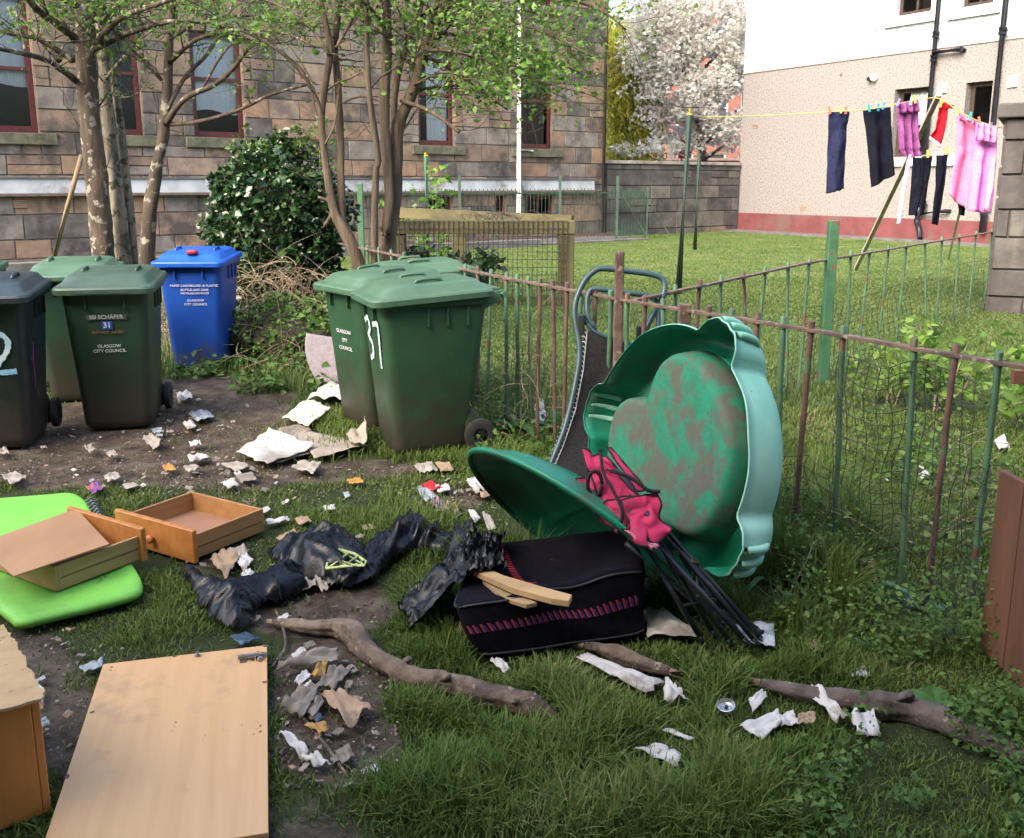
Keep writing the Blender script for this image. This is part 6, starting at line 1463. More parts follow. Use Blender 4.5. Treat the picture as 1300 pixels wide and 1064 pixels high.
# ------------------------------------------------------------------ cupboard door and pine chest
q = [gp(131, 843, .03), gp(339, 819, .03), gp(342, 1090, .03)]; X = (q[1]-q[0]).normalized(); Wd = (q[1]-q[0]).length
t = thing('cupboard_door', q[0], 'pale beech effect cupboard door lying flat with two steel hinges', 'cupboard door'); t.rotation_euler = (R(0), R(0), math.atan2(X.y, X.x))
BEE = M('beech_laminate', (.64, .39, .185), (.58, .345, .155), 5, .38, .06, .001, stretch=(5, .3, 1), grime=((.42, .26, .14), .12), spots=(.30, .17, .08), spotscale=34, spotthr=.735)
mb = MB(); mb.box(0, Wd, -.98, 0, -.018, 0, b=.0015); mb.build('panel', BEE, t)
HM = M('hinge_steel', (.42, .40, .38), (.3, .28, .26), 20, .3, .1, .001, metal=.9)
mb = MB(); mb.box(.018, Wd-.018, -.962, -.012, .0003, .0008) ; 
def hinge(x, y, full):
    mb = MB(); mb.tube([(x, y, 0), (x, y, .004)], .019 if full else .009, 20); mb.tube([(x, y, .004), (x, y, .014)], .012 if full else .007, 14)
    if full:
        mb.box(x-.06, x+.035, y-.008, y+.008, .006, .016, b=.002); mb.box(x+.005, x+.022, y-.028, y-.010, .001, .012, b=.002); mb.box(x-.052, x-.03, y-.022, y+.022, .001, .006, b=.001)
        for dx in (-.045, .02): mb.tube([(x+dx, y+.0, .016), (x+dx, y, .019)], .005, 8)
    return mb.build('hinge', HM, t, smooth=True, angle=35)
hinge(Wd-.035, -.085, True); hinge(.285*Wd/.5, -.022, False)
for i_, (cx_, cy_, r_) in enumerate(((.03, -.03, .0035), (.03, -.05, .0035), (Wd-.03, -.04, .003), (Wd*.5, -.42, .003), (Wd-.02, -.5, .0035), (Wd-.02, -.53, .0035), (.015, -.3, .006), (Wd-.006, -.25, .009), (.22, -.006, .007), (Wd-.005, -.005, .011), (.004, -.62, .008))):
    mb = MB(); mb.loft([[(cx_+r_*(1+.4*math.sin(k*2.1+i_))*math.cos(k*.785), cy_+r_*(1+.5*math.cos(k*1.3+i_))*math.sin(k*.785), z) for k in range(8)] for z in (.0003, .0010)]); mb.build('chip', M('dark_chip', (.16, .09, .045), (.09, .05, .03), 30), t)
mb = MB(); mb.loft([[(.02+.012*math.cos(k), -.96+.01*math.sin(k), z) for k in range(6)] for z in (.0004, .0012)]); mb.build('chip', M('dark_chip', (.12, .06, .03), None, 9), t)
K = gp(66, 1030); hK = ad(47, 885, K.y).z; K.z = 0
fdir = (gp(0, 800, hK)-gp(47, 885, hK)); fdir.z = 0; Lf = fdir.length; fdir.normalize(); gd = Vector((0, 0, 1)).cross(fdir)   # to the left
if gd.x > 0: gd = -gd
t = thing('pine_chest', K, 'orange knotty pine chest with a chipboard backing sheet, at the bottom left corner', 'chest')
mth = Matrix(((gd.x, fdir.x, 0), (gd.y, fdir.y, 0), (0, 0, 1)))
def wv(x, y, z): return Vector((gd.x*x+fdir.x*y, gd.y*x+fdir.y*y, z))
def wbox(x0, x1, y0, y1, z0, z1, name, mat, bev=.003):
    mb = MB(); lo_ = [wv(x, y, z0) for x, y in ((x0, y0), (x1, y0), (x1, y1), (x0, y1))]; mb.loft([lo_, [v+Vector((0, 0, z1-z0)) for v in lo_]]); return mb.build(name, mat, t, bevel=bev)
KNOT = M('knotty_pine', (.60, .24, .06), (.48, .175, .04), 4, .42, .15, .003, stretch=(2, 2, .35), spots=(.14, .04, .015), spotscale=7, spotthr=.68)
wbox(.02, .5, 0, .02, 0, hK-.004, 'side', KNOT); wbox(0, .02, 0, Lf*.98, 0, hK-.004, 'side', KNOT); wbox(.02, .5, Lf*.98, Lf, 0, hK-.004, 'side', KNOT)
mb = MB(); rn = random.Random(2); e = [(-.012+rn.uniform(-.006, .004), y) for y in [k*.012 for k in range(-1, int(Lf*1.1/.012))]]; f2 = [(x_, -.02+rn.uniform(-.008, .006)) for x_ in [k*.015 for k in range(34, -1, -1)]]
poly = [wv(x, y, 0) for x, y in f2]+[wv(x, y, 0) for x, y in e]+[wv(.5, e[-1][1], 0)]
mb.loft([[v+Vector((0, 0, hK-.002)) for v in poly], [v+Vector((0, 0, hK+.006)) for v in poly]]); mb.build('backing_sheet', M('chipboard', (.52, .36, .18), (.42, .28, .13), 9, .8, .4, .004, 60, spots=(.3, .19, .09), spotscale=50, spotthr=.62), t)
# ------------------------------------------------------------------ branches
BRK = M('dead_branch_bark', (.25, .185, .13), (.12, .085, .06), 9, .95, .9, .012, 34, grime=((.07, .05, .04), .6), spots=(.33, .27, .2), spotscale=16, spotthr=.64); BRD2 = M('dark_branch_bark', (.15, .12, .10), (.07, .055, .045), 10, .95, .9, .012, 30, spots=(.3, .26, .2), spotscale=14, spotthr=.64); CUT = M('cut_wood', (.34, .24, .14), (.2, .14, .09), 14, .9, .5, .006)
def branch(name, pts, label, mat, lift=.6, seed=1, twigs=()):
    P = []; W = []
    for x, y, w_ in pts:
        g_ = gp(x, y); r = w_*.86*(g_.y*CP+.3)/F/2; P.append(gp(x, y-0, r*lift)+Vector((0, 0, 0))); W.append(r)
    SPt = smooth_path(P, 12); ws = [lerp(W[min(int(i/12), len(W)-2)], W[min(int(i/12)+1, len(W)-1)], i/12-int(i/12)) if i < len(SPt)-1 else W[-1] for i in range(len(SPt))]
    c = P[len(P)//2].copy(); c.z = 0
    rn = random.Random(seed); t = thing(name, c, label, 'branch')
    mb = MB(); mb.tube([p-c for p in SPt], [w_*(1+.07*rn.random()) for w_ in ws], 22, wob=.36); mb.build('bark', mat, t, smooth=True)
    if len(pts) > 6:
        for q_ in (.22, .47, .63, .82):
            i = int(q_*(len(SPt)-2)); d = (SPt[i+1]-SPt[i]).normalized(); s_ = (Vector((rn.uniform(-.6, .6), rn.uniform(-1, .2), rn.uniform(.5, 1)))+d*.4).normalized(); r = ws[i]
            mb = MB(); a0 = SPt[i]-c+s_*r*.55; mb.tube([a0, a0+s_*r*.6, a0+s_*r*rn.uniform(.9, 1.9)], [r*.55, r*.34, r*.26], 10, wob=.5); mb.build('knot', mat, t, smooth=True)
    for e, s in ((SPt[0], SPt[0]-SPt[1]), (SPt[-1], SPt[-1]-SPt[-2])):
        d = s.normalized(); r = (ws[0] if e is SPt[0] else ws[-1])*.9; a, b2 = frame_from(d); mb = MB()
        rings = []
        for k, (f, h) in enumerate(((1.0, 0), (.9, .02), (.45, .008))): rings.append([e-c+d*(h*(1+rn.uniform(-1., 2.2)))+(a*math.cos(q*.5236)+b2*math.sin(q*.5236))*r*f for q in range(12)])
        mb.loft(rings, cap0=False); mb.build('broken_end', CUT, t, smooth=True)
    return t
branch('fallen_branch', [(347, 790, 9), (375, 794, 16), (400, 797, 20), (430, 797, 25), (450, 806, 34), (462, 822, 28), (480, 836, 27), (505, 851, 31), (530, 862, 32), (550, 866, 35), (570, 870, 30), (600, 878, 31), (640, 888, 31), (675, 896, 32), (692, 903, 20), (706, 912, 7)], 'long crooked bare branch across the grass in front of the suitcase', BRK, seed=2)
branch('fallen_branch', [(742, 820, 12), (765, 824, 17), (785, 830, 27), (800, 836, 24), (822, 845, 18), (850, 853, 13)], 'short knobbly log at the front edge of the suitcase', BRK, seed=4)
branch('fallen_branch', [(966, 868, 14), (1000, 876, 22), (1040, 884, 27), (1080, 889, 29), (1110, 893, 33), (1120, 896, 42), (1150, 899, 36), (1185, 910, 35), (1215, 925, 32), (1250, 940, 30), (1290, 958, 28), (1330, 972, 24)], 'dark rough barked branch lying in the weeds at the lower right', BRD2, seed=6)
branch('fallen_stick', [(512, 668, 7), (535, 667, 11), (563, 667, 8)], 'short dark stick on the grass behind the black bag', BRD2, seed=8)
branch('fallen_stick', [(388, 915, 5), (400, 930, 6), (418, 952, 5), (434, 975, 5)], 'thin dark stick among the cardboard scraps', BRD2, seed=9)
branch('fallen_stick', [(352, 780, 3), (360, 800, 4), (362, 822, 4), (350, 840, 3)], 'thin twig curving between the door and the long branch', BRD2, seed=10)

# ------------------------------------------------------------------ torn black bag
BAG, nt, b, out = _nt('black_polythene')
b.inputs['Base Color'].default_value = (.004, .0042, .006, 1); b.inputs['Specular IOR Level'].default_value = .3
nn = noise_n(nt, 22, 6, .65, dist=1.2); n2_ = noise_n(nt, 7, 4, .6, dist=2.0)
bump(nt, b, nn, .22, .01)
rr_ = ramp(nt, n2_, [(.3, (.20, .20, .20)), (.75, (.36, .36, .36))]); nt.links.new(rr_, b.inputs['Roughness'])
def inside(x, y, poly):
    c = False; n = len(poly)
    for i in range(n):
        x1, y1 = poly[i]; x2, y2 = poly[(i+1) % n]
        if (y1 > y) != (y2 > y) and x < (x2-x1)*(y-y1)/(y2-y1)+x1: c = not c
    return c
def edged(x, y, poly):
    best = 1e9; n = len(poly)
    for i in range(n):
        x1, y1 = poly[i]; x2, y2 = poly[(i+1) % n]; dx, dy = x2-x1, y2-y1; t = max(0, min(1, ((x-x1)*dx+(y-y1)*dy)/(dx*dx+dy*dy+1e-9))); best = min(best, math.hypot(x-x1-t*dx, y-y1-t*dy))
    return best
def crumple(pxpoly, H, seed, mat, step=.0085, name=None, parent=None, z0=.008, fr=7):
    poly = [tuple(gp(x, y)[:2]) for x, y in pxpoly]; xs_ = [p[0] for p in poly]; ys_ = [p[1] for p in poly]
    nx_ = int((max(xs_)-min(xs_))/step)+3; ny_ = int((max(ys_)-min(ys_))/step)+3; idx_ = {}; V = []; 
    ca, sa = math.cos(seed*1.3), math.sin(seed*1.3)
    def hgt(x, y, d):
        q = Vector((x, y, seed)); w1 = noise.noise(q*3.0)*.16; w2 = noise.noise(q*3.0+Vector((9, 0, 0)))*.16
        a_, b_ = (x*ca+y*sa)+w1, (-x*sa+y*ca)+w2
        r1 = 1-abs(noise.noise(Vector((a_*4, b_*13, seed))))*2.4; r2 = 1-abs(noise.noise(Vector((b_*6, a_*19, seed+4))))*2.4; r3 = 1-abs(noise.noise(Vector((a_*24, b_*30, seed+7))))*2
        e = min(1, d/.09)**.55
        return z0+H*e*(.25+.75*max(0, noise.noise(q*3.4)+.35))+H*e*(.55*max(0, r1)**1.5+.16*max(0, r2)**2+.02*r3)
    for j in range(ny_):
        for i in range(nx_):
            x = min(xs_)+i*step+noise.noise(Vector((i*.7, j*.7, seed)))*step*.6; y = min(ys_)+j*step+noise.noise(Vector((i*.7, j*.7, seed+3)))*step*.6
            jx = x+.02*noise.noise(Vector((x*14, y*14, seed))); jy = y+.02*noise.noise(Vector((x*14, y*14, seed+9)))
            if inside(jx, jy, poly):
                d = edged(jx, jy, poly); V.append((x, y, max(.006, hgt(x, y, d)))); idx_[i, j] = len(V)-1
    Fs = []
    for (i, j) in idx_:
        q = [(i, j), (i+1, j), (i+1, j+1), (i, j+1)]; k = [idx_[a] for a in q if a in idx_]
        if len(k) == 4 or len(k) == 3: Fs.append(tuple(k))
    mb = MB(); mb.add(V, Fs); return mb, poly
tb = thing('torn_bin_bag', gp(430, 740), 'torn black bin bag sprawled from the drawer to the suitcase', 'bin bag')
for k, (pp, H) in enumerate((([(228, 722), (245, 725), (262, 741), (300, 748), (330, 735), (352, 728), (372, 712), (385, 730), (392, 752), (360, 768), (335, 772), (318, 800), (300, 806), (275, 797), (250, 775), (252, 760), (236, 748)], .085),
                             ([(336, 706), (352, 698), (380, 692), (392, 684), (420, 690), (460, 698), (482, 712), (480, 742), (440, 752), (400, 745), (370, 740), (356, 720)], .10),
                             ([(458, 706), (480, 690), (520, 676), (560, 680), (610, 686), (628, 702), (640, 716), (625, 735), (602, 742), (582, 752), (575, 735), (560, 715), (530, 708), (500, 716), (478, 740), (452, 742)], .12))):
    mb, _ = crumple(pp, H, 3+k*5, BAG, fr=6); mb.v = [(v[0]-tb.location.x, v[1]-tb.location.y, v[2]) for v in mb.v]; mb.build('bag_fold', BAG, tb, smooth=True)
# bag end draped over the suitcase corner
def dr(u, v):
    fall = min(1, u/.55); fall = fall*fall*(3-2*fall); fv = min(1, v/.25, (1-v)/.12+.25)
    z = .03+(.225-.03)*fall; a = gp(548+u*88+6*math.sin(v*9), 700+v*48-u*10, .20); a.z = z+.045*max(0, 1-abs(noise.noise(Vector((u*3, v*9, 2))))*3)*fv+.03*max(0, 1-abs(noise.noise(Vector((u*8, v*4, 6))))*3)+.006*noise.noise(Vector((u*20, v*20, 5))); a.x -= .10*(1-fall)+.02*noise.noise(Vector((v*6, 1, 1))); return a-tb.location
mb = MB(); mb.grid(dr, 44, 34); mb.build('bag_fold', BAG, tb, smooth=True)
YG = M('pale_green_plastic', (.48, .56, .22), (.38, .46, .17), 9, .45, .1, .002); q0 = gp(440, 712, .09); ty = thing('plastic_lattice', q0, 'pale green plastic lattice tray lying on the black bag', 'plastic tray')
cpg = lambda x, y: gp(x, y, .10+.02*math.sin(x*.1))-q0
lat = [[(414, 722), (418, 699), (430, 697), (450, 703), (465, 713), (462, 718), (440, 719), (414, 722)], [(418, 699), (440, 719)], [(430, 697), (462, 718)], [(414, 711), (428, 698)], [(416, 722), (444, 701)], [(430, 721), (455, 706)], [(416, 705), (452, 719)], [(446, 719), (463, 711)]]
for l in lat:
    mb = MB(); mb.tube([cpg(*p) for p in l], .0058, 6); mb.build('strut', YG, ty, smooth=True)

# ------------------------------------------------------------------ sheets and scraps
WHT = M('white_card', (.62, .60, .56), (.47, .45, .41), 7, .75, .3, .004, 25, grime=((.24, .20, .16), .55)); LIN = M('lino_face', (.52, .52, .48), (.42, .42, .39), 5, .6, .3, .004, 30, grime=((.24, .21, .17), .35)); LINB = M('lino_back', (.36, .31, .25), (.28, .24, .19), 7, .9, .3, .003)
TANC = M('brown_paper', (.42, .29, .18), (.30, .20, .12), 8, .85, .4, .005, 30, grime=((.18, .13, .09), .35)); GRC = M('wet_cardboard', (.27, .225, .18), (.17, .14, .11), 8, .9, .5, .006, 26, stretch=(3, 1, 1)); PTAN = M('paper_pulp', (.40, .35, .29), (.26, .22, .18), 10, .95, .5, .008, 30)
CLR = M('dirty_clear_plastic', (.40, .44, .46), (.24, .27, .28), 14, .25, .3, .004, 30); REDW = M('red_wrapper', (.6, .03, .035), None, 9, .4); PNKW = M('pink_wrapper', (.45, .22, .3), (.2, .14, .2), 20, .5); ORW = M('orange_wrapper', (.62, .30, .06), (.4, .18, .05), 18, .5); PURW = M('purple_wrapper', (.16, .06, .30), (.4, .12, .06), 22, .4)
YBC = M('amber_card', (.50, .30, .07), (.33, .19, .06), 10, .8); BLP = M('blue_black_plastic', (.05, .09, .13), (.03, .055, .08), 9, .35, .2, .003)
def sheet(name, pxpts, label, mat, cat='scrap', z=.012, bow=.02, seed=1, n=16, curl=None, group=None, back=None, sol=.003):
    """quad (px corners tl, tr, br, bl) laid on the ground as a crinkled sheet; curl rolls the first edge over"""
    C_ = [gp(x, y, z) for x, y in pxpts]; c = sum(C_, Vector())/4; sz = (C_[2]-C_[0]).length; c.z = 0; rn = random.Random(seed)
    bow = min(bow*.55, .16*sz)
    def f(u, v):
        uu = u+.05*noise.noise(Vector((v*5, 1, seed)))*(1 if .02 < u < .98 else 1.5); vv = v+.05*noise.noise(Vector((u*5, 7, seed)))
        p = (C_[0]*(1-uu)+C_[1]*uu)*(1-vv)+(C_[3]*(1-uu)+C_[2]*uu)*vv
        p.z += bow*abs(noise.noise(Vector((u*2.2, v*2.2, seed+2))))*2+bow*.4*noise.noise(Vector((u*6, v*6, seed+5)))+bow*.3
        if curl:
            k = max(0, u-(1-curl[0]))/curl[0]; p.z += curl[1]*k*k; p += (C_[0]-C_[1]).normalized()*curl[1]*.9*k**3
        p.z = max(p.z, .004); return p-c
    mb = MB(); mb.grid(f, n, n); o = mb.build(name, mat, None, smooth=True, solid=sol); o.location = c
    return tag(o, label, cat, group)
sheet('lino_sheet', [(300, 574), (344, 548), (400, 570), (338, 590)], 'white faced lino sheet folded back on itself, nearest on the mud', LIN, 'lino', bow=.02, z=.03, seed=2, curl=(.3, .03))
sheet('lino_sheet', [(330, 553), (372, 544), (455, 560), (350, 588)], 'brown backed lino sheet lying under the folded white one', LINB, 'lino', bow=.012, seed=3)
sheet('lino_sheet', [(386, 566), (430, 560), (471, 566), (400, 583)], 'long tan strip of lino reaching to the foot of the bin painted 37', LINB, 'lino', bow=.02, z=.02, seed=5)
sheet('lino_sheet', [(440, 552), (470, 540), (473, 568), (444, 562)], 'curled lino corner against the foot of the bin painted 37', LINB, 'lino', bow=.03, z=.05, seed=7, curl=(.5, .06))
sheet('lino_sheet', [(358, 532), (392, 507), (420, 520), (392, 542)], 'cream sheet with a tiny red mark behind the folded lino', M('cream_sheet', (.60, .60, .50), (.5, .49, .41), 6, .7, .3, .004), 'lino', bow=.03, z=.03, seed=8)
sheet('lino_sheet', [(390, 508), (412, 490), (450, 488), (438, 508)], 'cream crumpled strip running back towards the grey slab', MC['cream_sheet'], 'lino', bow=.04, z=.04, seed=9)
sheet('lino_sheet', [(352, 545), (390, 536), (395, 548), (360, 556)], 'thin dark edged card strip between the cream and white sheets', GRC, 'lino', bow=.015, seed=19)
# leaning grey slab
P = [ad(396, 424, 7.45), ad(447, 433, 7.45), ad(452, 485, 7.2), ad(402, 489, 7.2)]; c = gp(425, 488); mb = MB()
def f(u, v):
    p = (P[0]*(1-u)+P[1]*u)*(1-v)+(P[3]*(1-u)+P[2]*u)*v; p.x += -.045*math.sin(v*3.14+.3)*(1-u)-.03*(1-v)*(1-u); return p-c
mb.grid(f, 12, 12); o = mb.build('carpet_slab', M('grey_carpet', (.25, .22, .23), (.19, .165, .175), 30, .95, .5, .006, 90, spots=(.05, .05, .05), spotscale=30, spotthr=.76), None, smooth=True, solid=.03); o.location = c; tag(o, 'grey speckled carpet slab leaning in the grass behind the bin painted 37', 'slab')
S = [  # px, py, w, h(px), material, kind, label
 ('card_strip', [(732, 836), (745, 832), (845, 868), (820, 882)], WHT, 'long white card strip curling up beside the short knobbly log', .02, 'card'),
 ('card_strip', [(845, 862), (862, 880), (874, 892), (842, 896)], WHT, 'upturned pointed end of white card right of the knobbly log', .045, 'card'),
 ('card_sheet', [(820, 774), (850, 780), (890, 810), (822, 812)], WHT, 'white card sheet in the grass beside the suitcase castors', .03, 'card'),
 ('card_sheet', [(925, 795), (982, 793), (984, 822), (958, 820)], CLR, 'bluish white plastic sheet under the ends of the chair legs', .02, 'plastic'),
 ('card_scrap', [(938, 924), (985, 906), (1000, 915), (968, 942)], WHT, 'torn white card arrowhead left of the dark rough branch', .03, 'card'),
 ('card_scrap', [(985, 912), (1005, 905), (1015, 922), (990, 924)], WHT, 'small white card piece joining the arrowhead to the curling strip', .02, 'card'),
 ('card_scrap', [(1012, 908), (1035, 905), (1036, 920), (1014, 922)], TANC, 'tan card flap by the left end of the curling white strip', .02, 'card'),
 ('card_strip', [(1022, 880), (1034, 878), (1080, 915), (1060, 922)], WHT, 'white curling strip draped against the dark rough branch', .05, 'card'),
 ('card_scrap', [(1078, 912), (1108, 905), (1118, 938), (1090, 936)], WHT, 'white card flap in front of the fork of the dark rough branch', .04, 'card'),
 ('card_scrap', [(950, 890), (966, 878), (974, 886), (956, 906)], WHT, 'small rolled white scrap right of the tealight cup', .04, 'card'),
 ('card_scrap', [(803, 952), (840, 948), (866, 960), (860, 976)], WHT, 'white card scrap, lowest on the grass right of the long branch', .02, 'card'),
 ('card_scrap', [(840, 928), (846, 926), (882, 938), (876, 941)], WHT, 'thin white sliver in the grass above the lowest white scrap', .01, 'card'),
 ('card_scrap', [(1085, 850), (1106, 846), (1104, 860), (1080, 862)], WHT, 'small white scrap in the weeds above the dark rough branch', .02, 'card'),
 ('card_scrap', [(1020, 820), (1036, 806), (1048, 828), (1036, 832)], TANC, 'tan scrap in the dry grass below the broken green board', .02, 'card'),
 ('card_scrap', [(622, 840), (634, 838), (648, 852), (640, 856)], WHT, 'white scrap at the front left foot of the suitcase', .02, 'card'),
 ('card_scrap', [(700, 866), (722, 868), (724, 876), (704, 874)], TANC, 'brown scrap in the grass left of the long white card strip', .01, 'card'),
 ('carton', [(590, 612), (604, 606), (622, 622), (606, 630)], WHT, 'white and tan torn carton beside the tip of the green lid', .04, 'carton'),
 ('carton', [(602, 620), (618, 618), (630, 630), (612, 634)], TANC, 'tan flap lying against the torn carton by the green lid', .03, 'carton'),
 ('wrapper', [(536, 618), (548, 612), (562, 620), (548, 626)], REDW, 'red crisp packet in the litter between the bins and the green lid', .03, 'wrapper'),
 ('wrapper', [(552, 618), (570, 616), (572, 624), (556, 626)], WHT, 'white scrap touching the red packet', .02, 'wrapper'),
 ('wrapper', [(528, 622), (546, 620), (556, 634), (540, 638)], CLR, 'crumpled clear plastic in front of the red packet', .03, 'wrapper'),
 ('wrapper', [(546, 640), (560, 636), (572, 648), (556, 654)], PNKW, 'pinkish brown crumpled wrapper below the clear plastic', .04, 'wrapper'),
 ('wrapper', [(566, 638), (578, 640), (586, 656), (574, 658)], TANC, 'tan wrapper right of the pinkish brown one', .03, 'wrapper'),
 ('card_scrap', [(594, 650), (602, 648), (610, 660), (602, 666)], WHT, 'pale scrap below the tip of the green lid', .02, 'card'),
 ('card_scrap', [(612, 652), (622, 655), (630, 672), (620, 676)], PTAN, 'greyish scrap in the grass under the green lid', .02, 'card'),
 ('card_scrap', [(440, 610), (458, 608), (462, 614), (444, 616)], ORW, 'orange brown scrap on the grass left of the red packet', .02, 'wrapper'),
 ('card_scrap', [(370, 595), (382, 588), (408, 590), (398, 604)], PTAN, 'grey brown pulp heap in front of the lino', .035, 'paper'),
 ('card_scrap', [(525, 592), (548, 588), (556, 600), (534, 602)], PTAN, 'pale pulp scraps at the front foot of the bin painted 37', .03, 'paper'),
 ('card_scrap', [(552, 588), (570, 588), (577, 598), (560, 600)], TANC, 'tan card at the foot of the bin painted 37 near its wheel', .02, 'paper'),
 ('paper_ball', [(181, 560), (190, 552), (208, 564), (196, 574)], PTAN, 'crumpled pinkish paper on the mud in front of the bin numbered 31', .055, 'paper'),
 ('paper_ball', [(106, 570), (115, 566), (122, 572), (114, 576)], PTAN, 'small paper crumple on the mud below the wheel of the blackish bin', .04, 'paper'),
 ('paper_ball', [(134, 576), (144, 573), (150, 579), (140, 582)], PTAN, 'flattened tan paper left of the pinkish crumple', .025, 'paper'),
 ('paper_ball', [(-4, 572), (8, 570), (12, 578), (-2, 580)], PTAN, 'tan crumple at the left edge of the mud', .035, 'paper'),
 ('paper_roll', [(238, 582), (262, 578), (267, 584), (242, 589)], WHT, 'white paper roll in the middle of the mud', .035, 'paper'),
 ('paper_roll', [(240, 563), (254, 561), (256, 567), (242, 568)], WHT, 'short white roll behind the longer one on the mud', .03, 'paper'),
 ('card_scrap', [(206, 593), (218, 591), (224, 597), (210, 600)], ORW, 'orange brown wrapper left of the long white roll', .02, 'wrapper'),
 ('carton', [(224, 502), (242, 499), (245, 508), (226, 514)], WHT, 'white box behind the wheel of the bin numbered 31', .05, 'carton'),
 ('card_scrap', [(238, 525), (262, 521), (272, 530), (250, 536)], CLR, 'cluster of pale shards on the mud behind the white rolls', .02, 'plastic'),
 ('card_scrap', [(232, 538), (244, 535), (250, 543), (238, 546)], WHT, 'white shard in front of the pale cluster', .02, 'plastic'),
 ('card_scrap', [(192, 546), (204, 543), (208, 549), (196, 552)], CLR, 'glinting scrap at the front corner of the bin numbered 31', .02, 'plastic'),
 ('card_scrap', [(0, 606), (18, 600), (34, 608), (14, 617)], PTAN, 'grey brown card scrap above the lime panel', .03, 'card'),
 ('card_scrap', [(130, 606), (146, 600), (153, 608), (138, 614)], PTAN, 'grey card scrap right of the purple wrapper', .03, 'card'),
 ('wrapper', [(109, 620), (122, 615), (132, 622), (118, 629)], PURW, 'purple and orange foil wrapper by the far corner of the lime panel', .03, 'wrapper'),
 ('card_scrap', [(155, 616), (170, 613), (176, 618), (160, 622)], PTAN, 'flat pale scrap between the purple wrapper and the pine drawer', .015, 'card'),
 ('card_scrap', [(232, 594), (248, 590), (256, 596), (240, 601)], PTAN, 'thin grey scrap behind the pine drawer', .02, 'card'),
 ('card_scrap', [(280, 590), (300, 587), (318, 592), (300, 600)], PTAN, 'long pale scrap behind the right end of the pine drawer', .02, 'card'),
 ('paper_roll', [(280, 614), (296, 611), (305, 618), (290, 622)], WHT, 'white tube touching the back of the pine drawer', .035, 'paper'),
 ('card_scrap', [(298, 604), (320, 600), (326, 610), (306, 614)], GRC, 'dark brown scrap behind the white tube', .02, 'card'),
 ('paper_roll', [(330, 648), (340, 643), (344, 648), (334, 653)], WHT, 'small white scrap off the right corner of the pine drawer', .03, 'paper'),
 ('paper_roll', [(337, 663), (364, 658), (369, 662), (340, 668)], WHT, 'long white tube on the grass right of the pine drawer', .025, 'paper'),
 ('card_scrap', [(350, 684), (372, 674), (384, 682), (362, 692)], TANC, 'tan scrap behind the fold of the black bag', .025, 'card'),
 ('card_scrap', [(374, 660), (390, 656), (396, 664), (380, 668)], TANC, 'dry leaf like tan scrap on the open grass', .02, 'card'),
 ('paper_roll', [(394, 680), (408, 675), (412, 680), (398, 686)], WHT, 'white scrap sticking up behind the black bag', .04, 'paper'),
 ('card_scrap', [(410, 644), (424, 642), (427, 648), (412, 650)], WHT, 'small white scrap alone on the open grass', .02, 'paper'),
 ('card_scrap', [(458, 668), (474, 666), (478, 672), (462, 674)], TANC, 'tan dead leaf scrap left of the short dark stick', .015, 'card'),
 ('paper_heap', [(266, 712), (290, 700), (305, 708), (288, 738)], TANC, 'brown paper bag crumpled in front of the pine drawer', .07, 'paper'),
 ('paper_heap', [(290, 702), (308, 694), (316, 702), (304, 712)], PTAN, 'greyish crumple behind the brown paper bag', .05, 'paper'),
 ('carton', [(300, 714), (312, 704), (322, 712), (310, 728)], WHT, 'white carton leaning on the brown paper bag', .05, 'carton'),
 ('carton', [(306, 732), (316, 723), (323, 728), (314, 738)], WHT, 'small white carton beside the black bag', .04, 'carton'),
 ('card_scrap', [(372, 742), (398, 734), (402, 746), (378, 754)], PTAN, 'pale card under the front edge of the black bag', .04, 'card'),
 ('card_scrap', [(398, 736), (412, 734), (418, 752), (408, 754)], PTAN, 'upright pale flap under the middle of the black bag', .06, 'card'),
 ('card_scrap', [(352, 786), (364, 780), (370, 784), (358, 790)], WHT, 'white chip beside the thin end of the long branch', .02, 'card'),
 ('card_piece', [(370, 832), (386, 822), (392, 834), (374, 843)], WHT, 'white card rectangle at the top of the cardboard heap', .03, 'card'),
 ('card_piece', [(350, 856), (372, 846), (430, 828), (428, 842)], PTAN, 'long bent cardboard strip across the top of the heap', .05, 'card'),
 ('card_piece', [(392, 864), (402, 852), (417, 840), (412, 862)], YBC, 'amber card tongue in the middle of the heap', .05, 'card'),
 ('card_piece', [(405, 870), (424, 848), (444, 854), (424, 880)], GRC, 'folded grey cardboard, right side of the heap', .06, 'card'),
 ('card_piece', [(374, 866), (388, 852), (396, 860), (380, 872)], WHT, 'white packet between the cardboard pieces of the heap', .05, 'card'),
 ('card_piece', [(378, 876), (394, 866), (402, 874), (386, 884)], WHT, 'second small white packet, lower in the heap', .04, 'card'),
 ('card_piece', [(356, 905), (378, 878), (412, 872), (384, 916)], GRC, 'corrugated grey cardboard at the left of the heap', .05, 'card'),
 ('card_piece', [(382, 900), (404, 876), (412, 894), (398, 912)], GRC, 'ribbed cardboard end behind the brown paper in the heap', .05, 'card'),
 ('card_piece', [(407, 884), (432, 880), (472, 904), (444, 932)], TANC, 'large brown paper piece at the front of the heap', .06, 'paper'),
 ('card_piece', [(386, 922), (412, 920), (418, 930), (406, 934)], YBC, 'tan paper tip poking below the large brown paper', .03, 'paper'),
 ('card_piece', [(398, 912), (406, 906), (410, 912), (402, 919)], BLP, 'small blue black bottle cap in the heap', .03, 'plastic'),
 ('card_strip', [(354, 934), (366, 930), (396, 962), (384, 968)], WHT, 'long white strip beside the right edge of the beech door', .03, 'card'),
 ('card_strip', [(380, 962), (400, 960), (422, 974), (400, 978)], WHT, 'white scrap below the long white strip by the beech door', .03, 'card'),
 ('card_piece', [(426, 956), (442, 946), (450, 962), (434, 972)], GRC, 'brown card square on the mud below the heap', .02, 'card'),
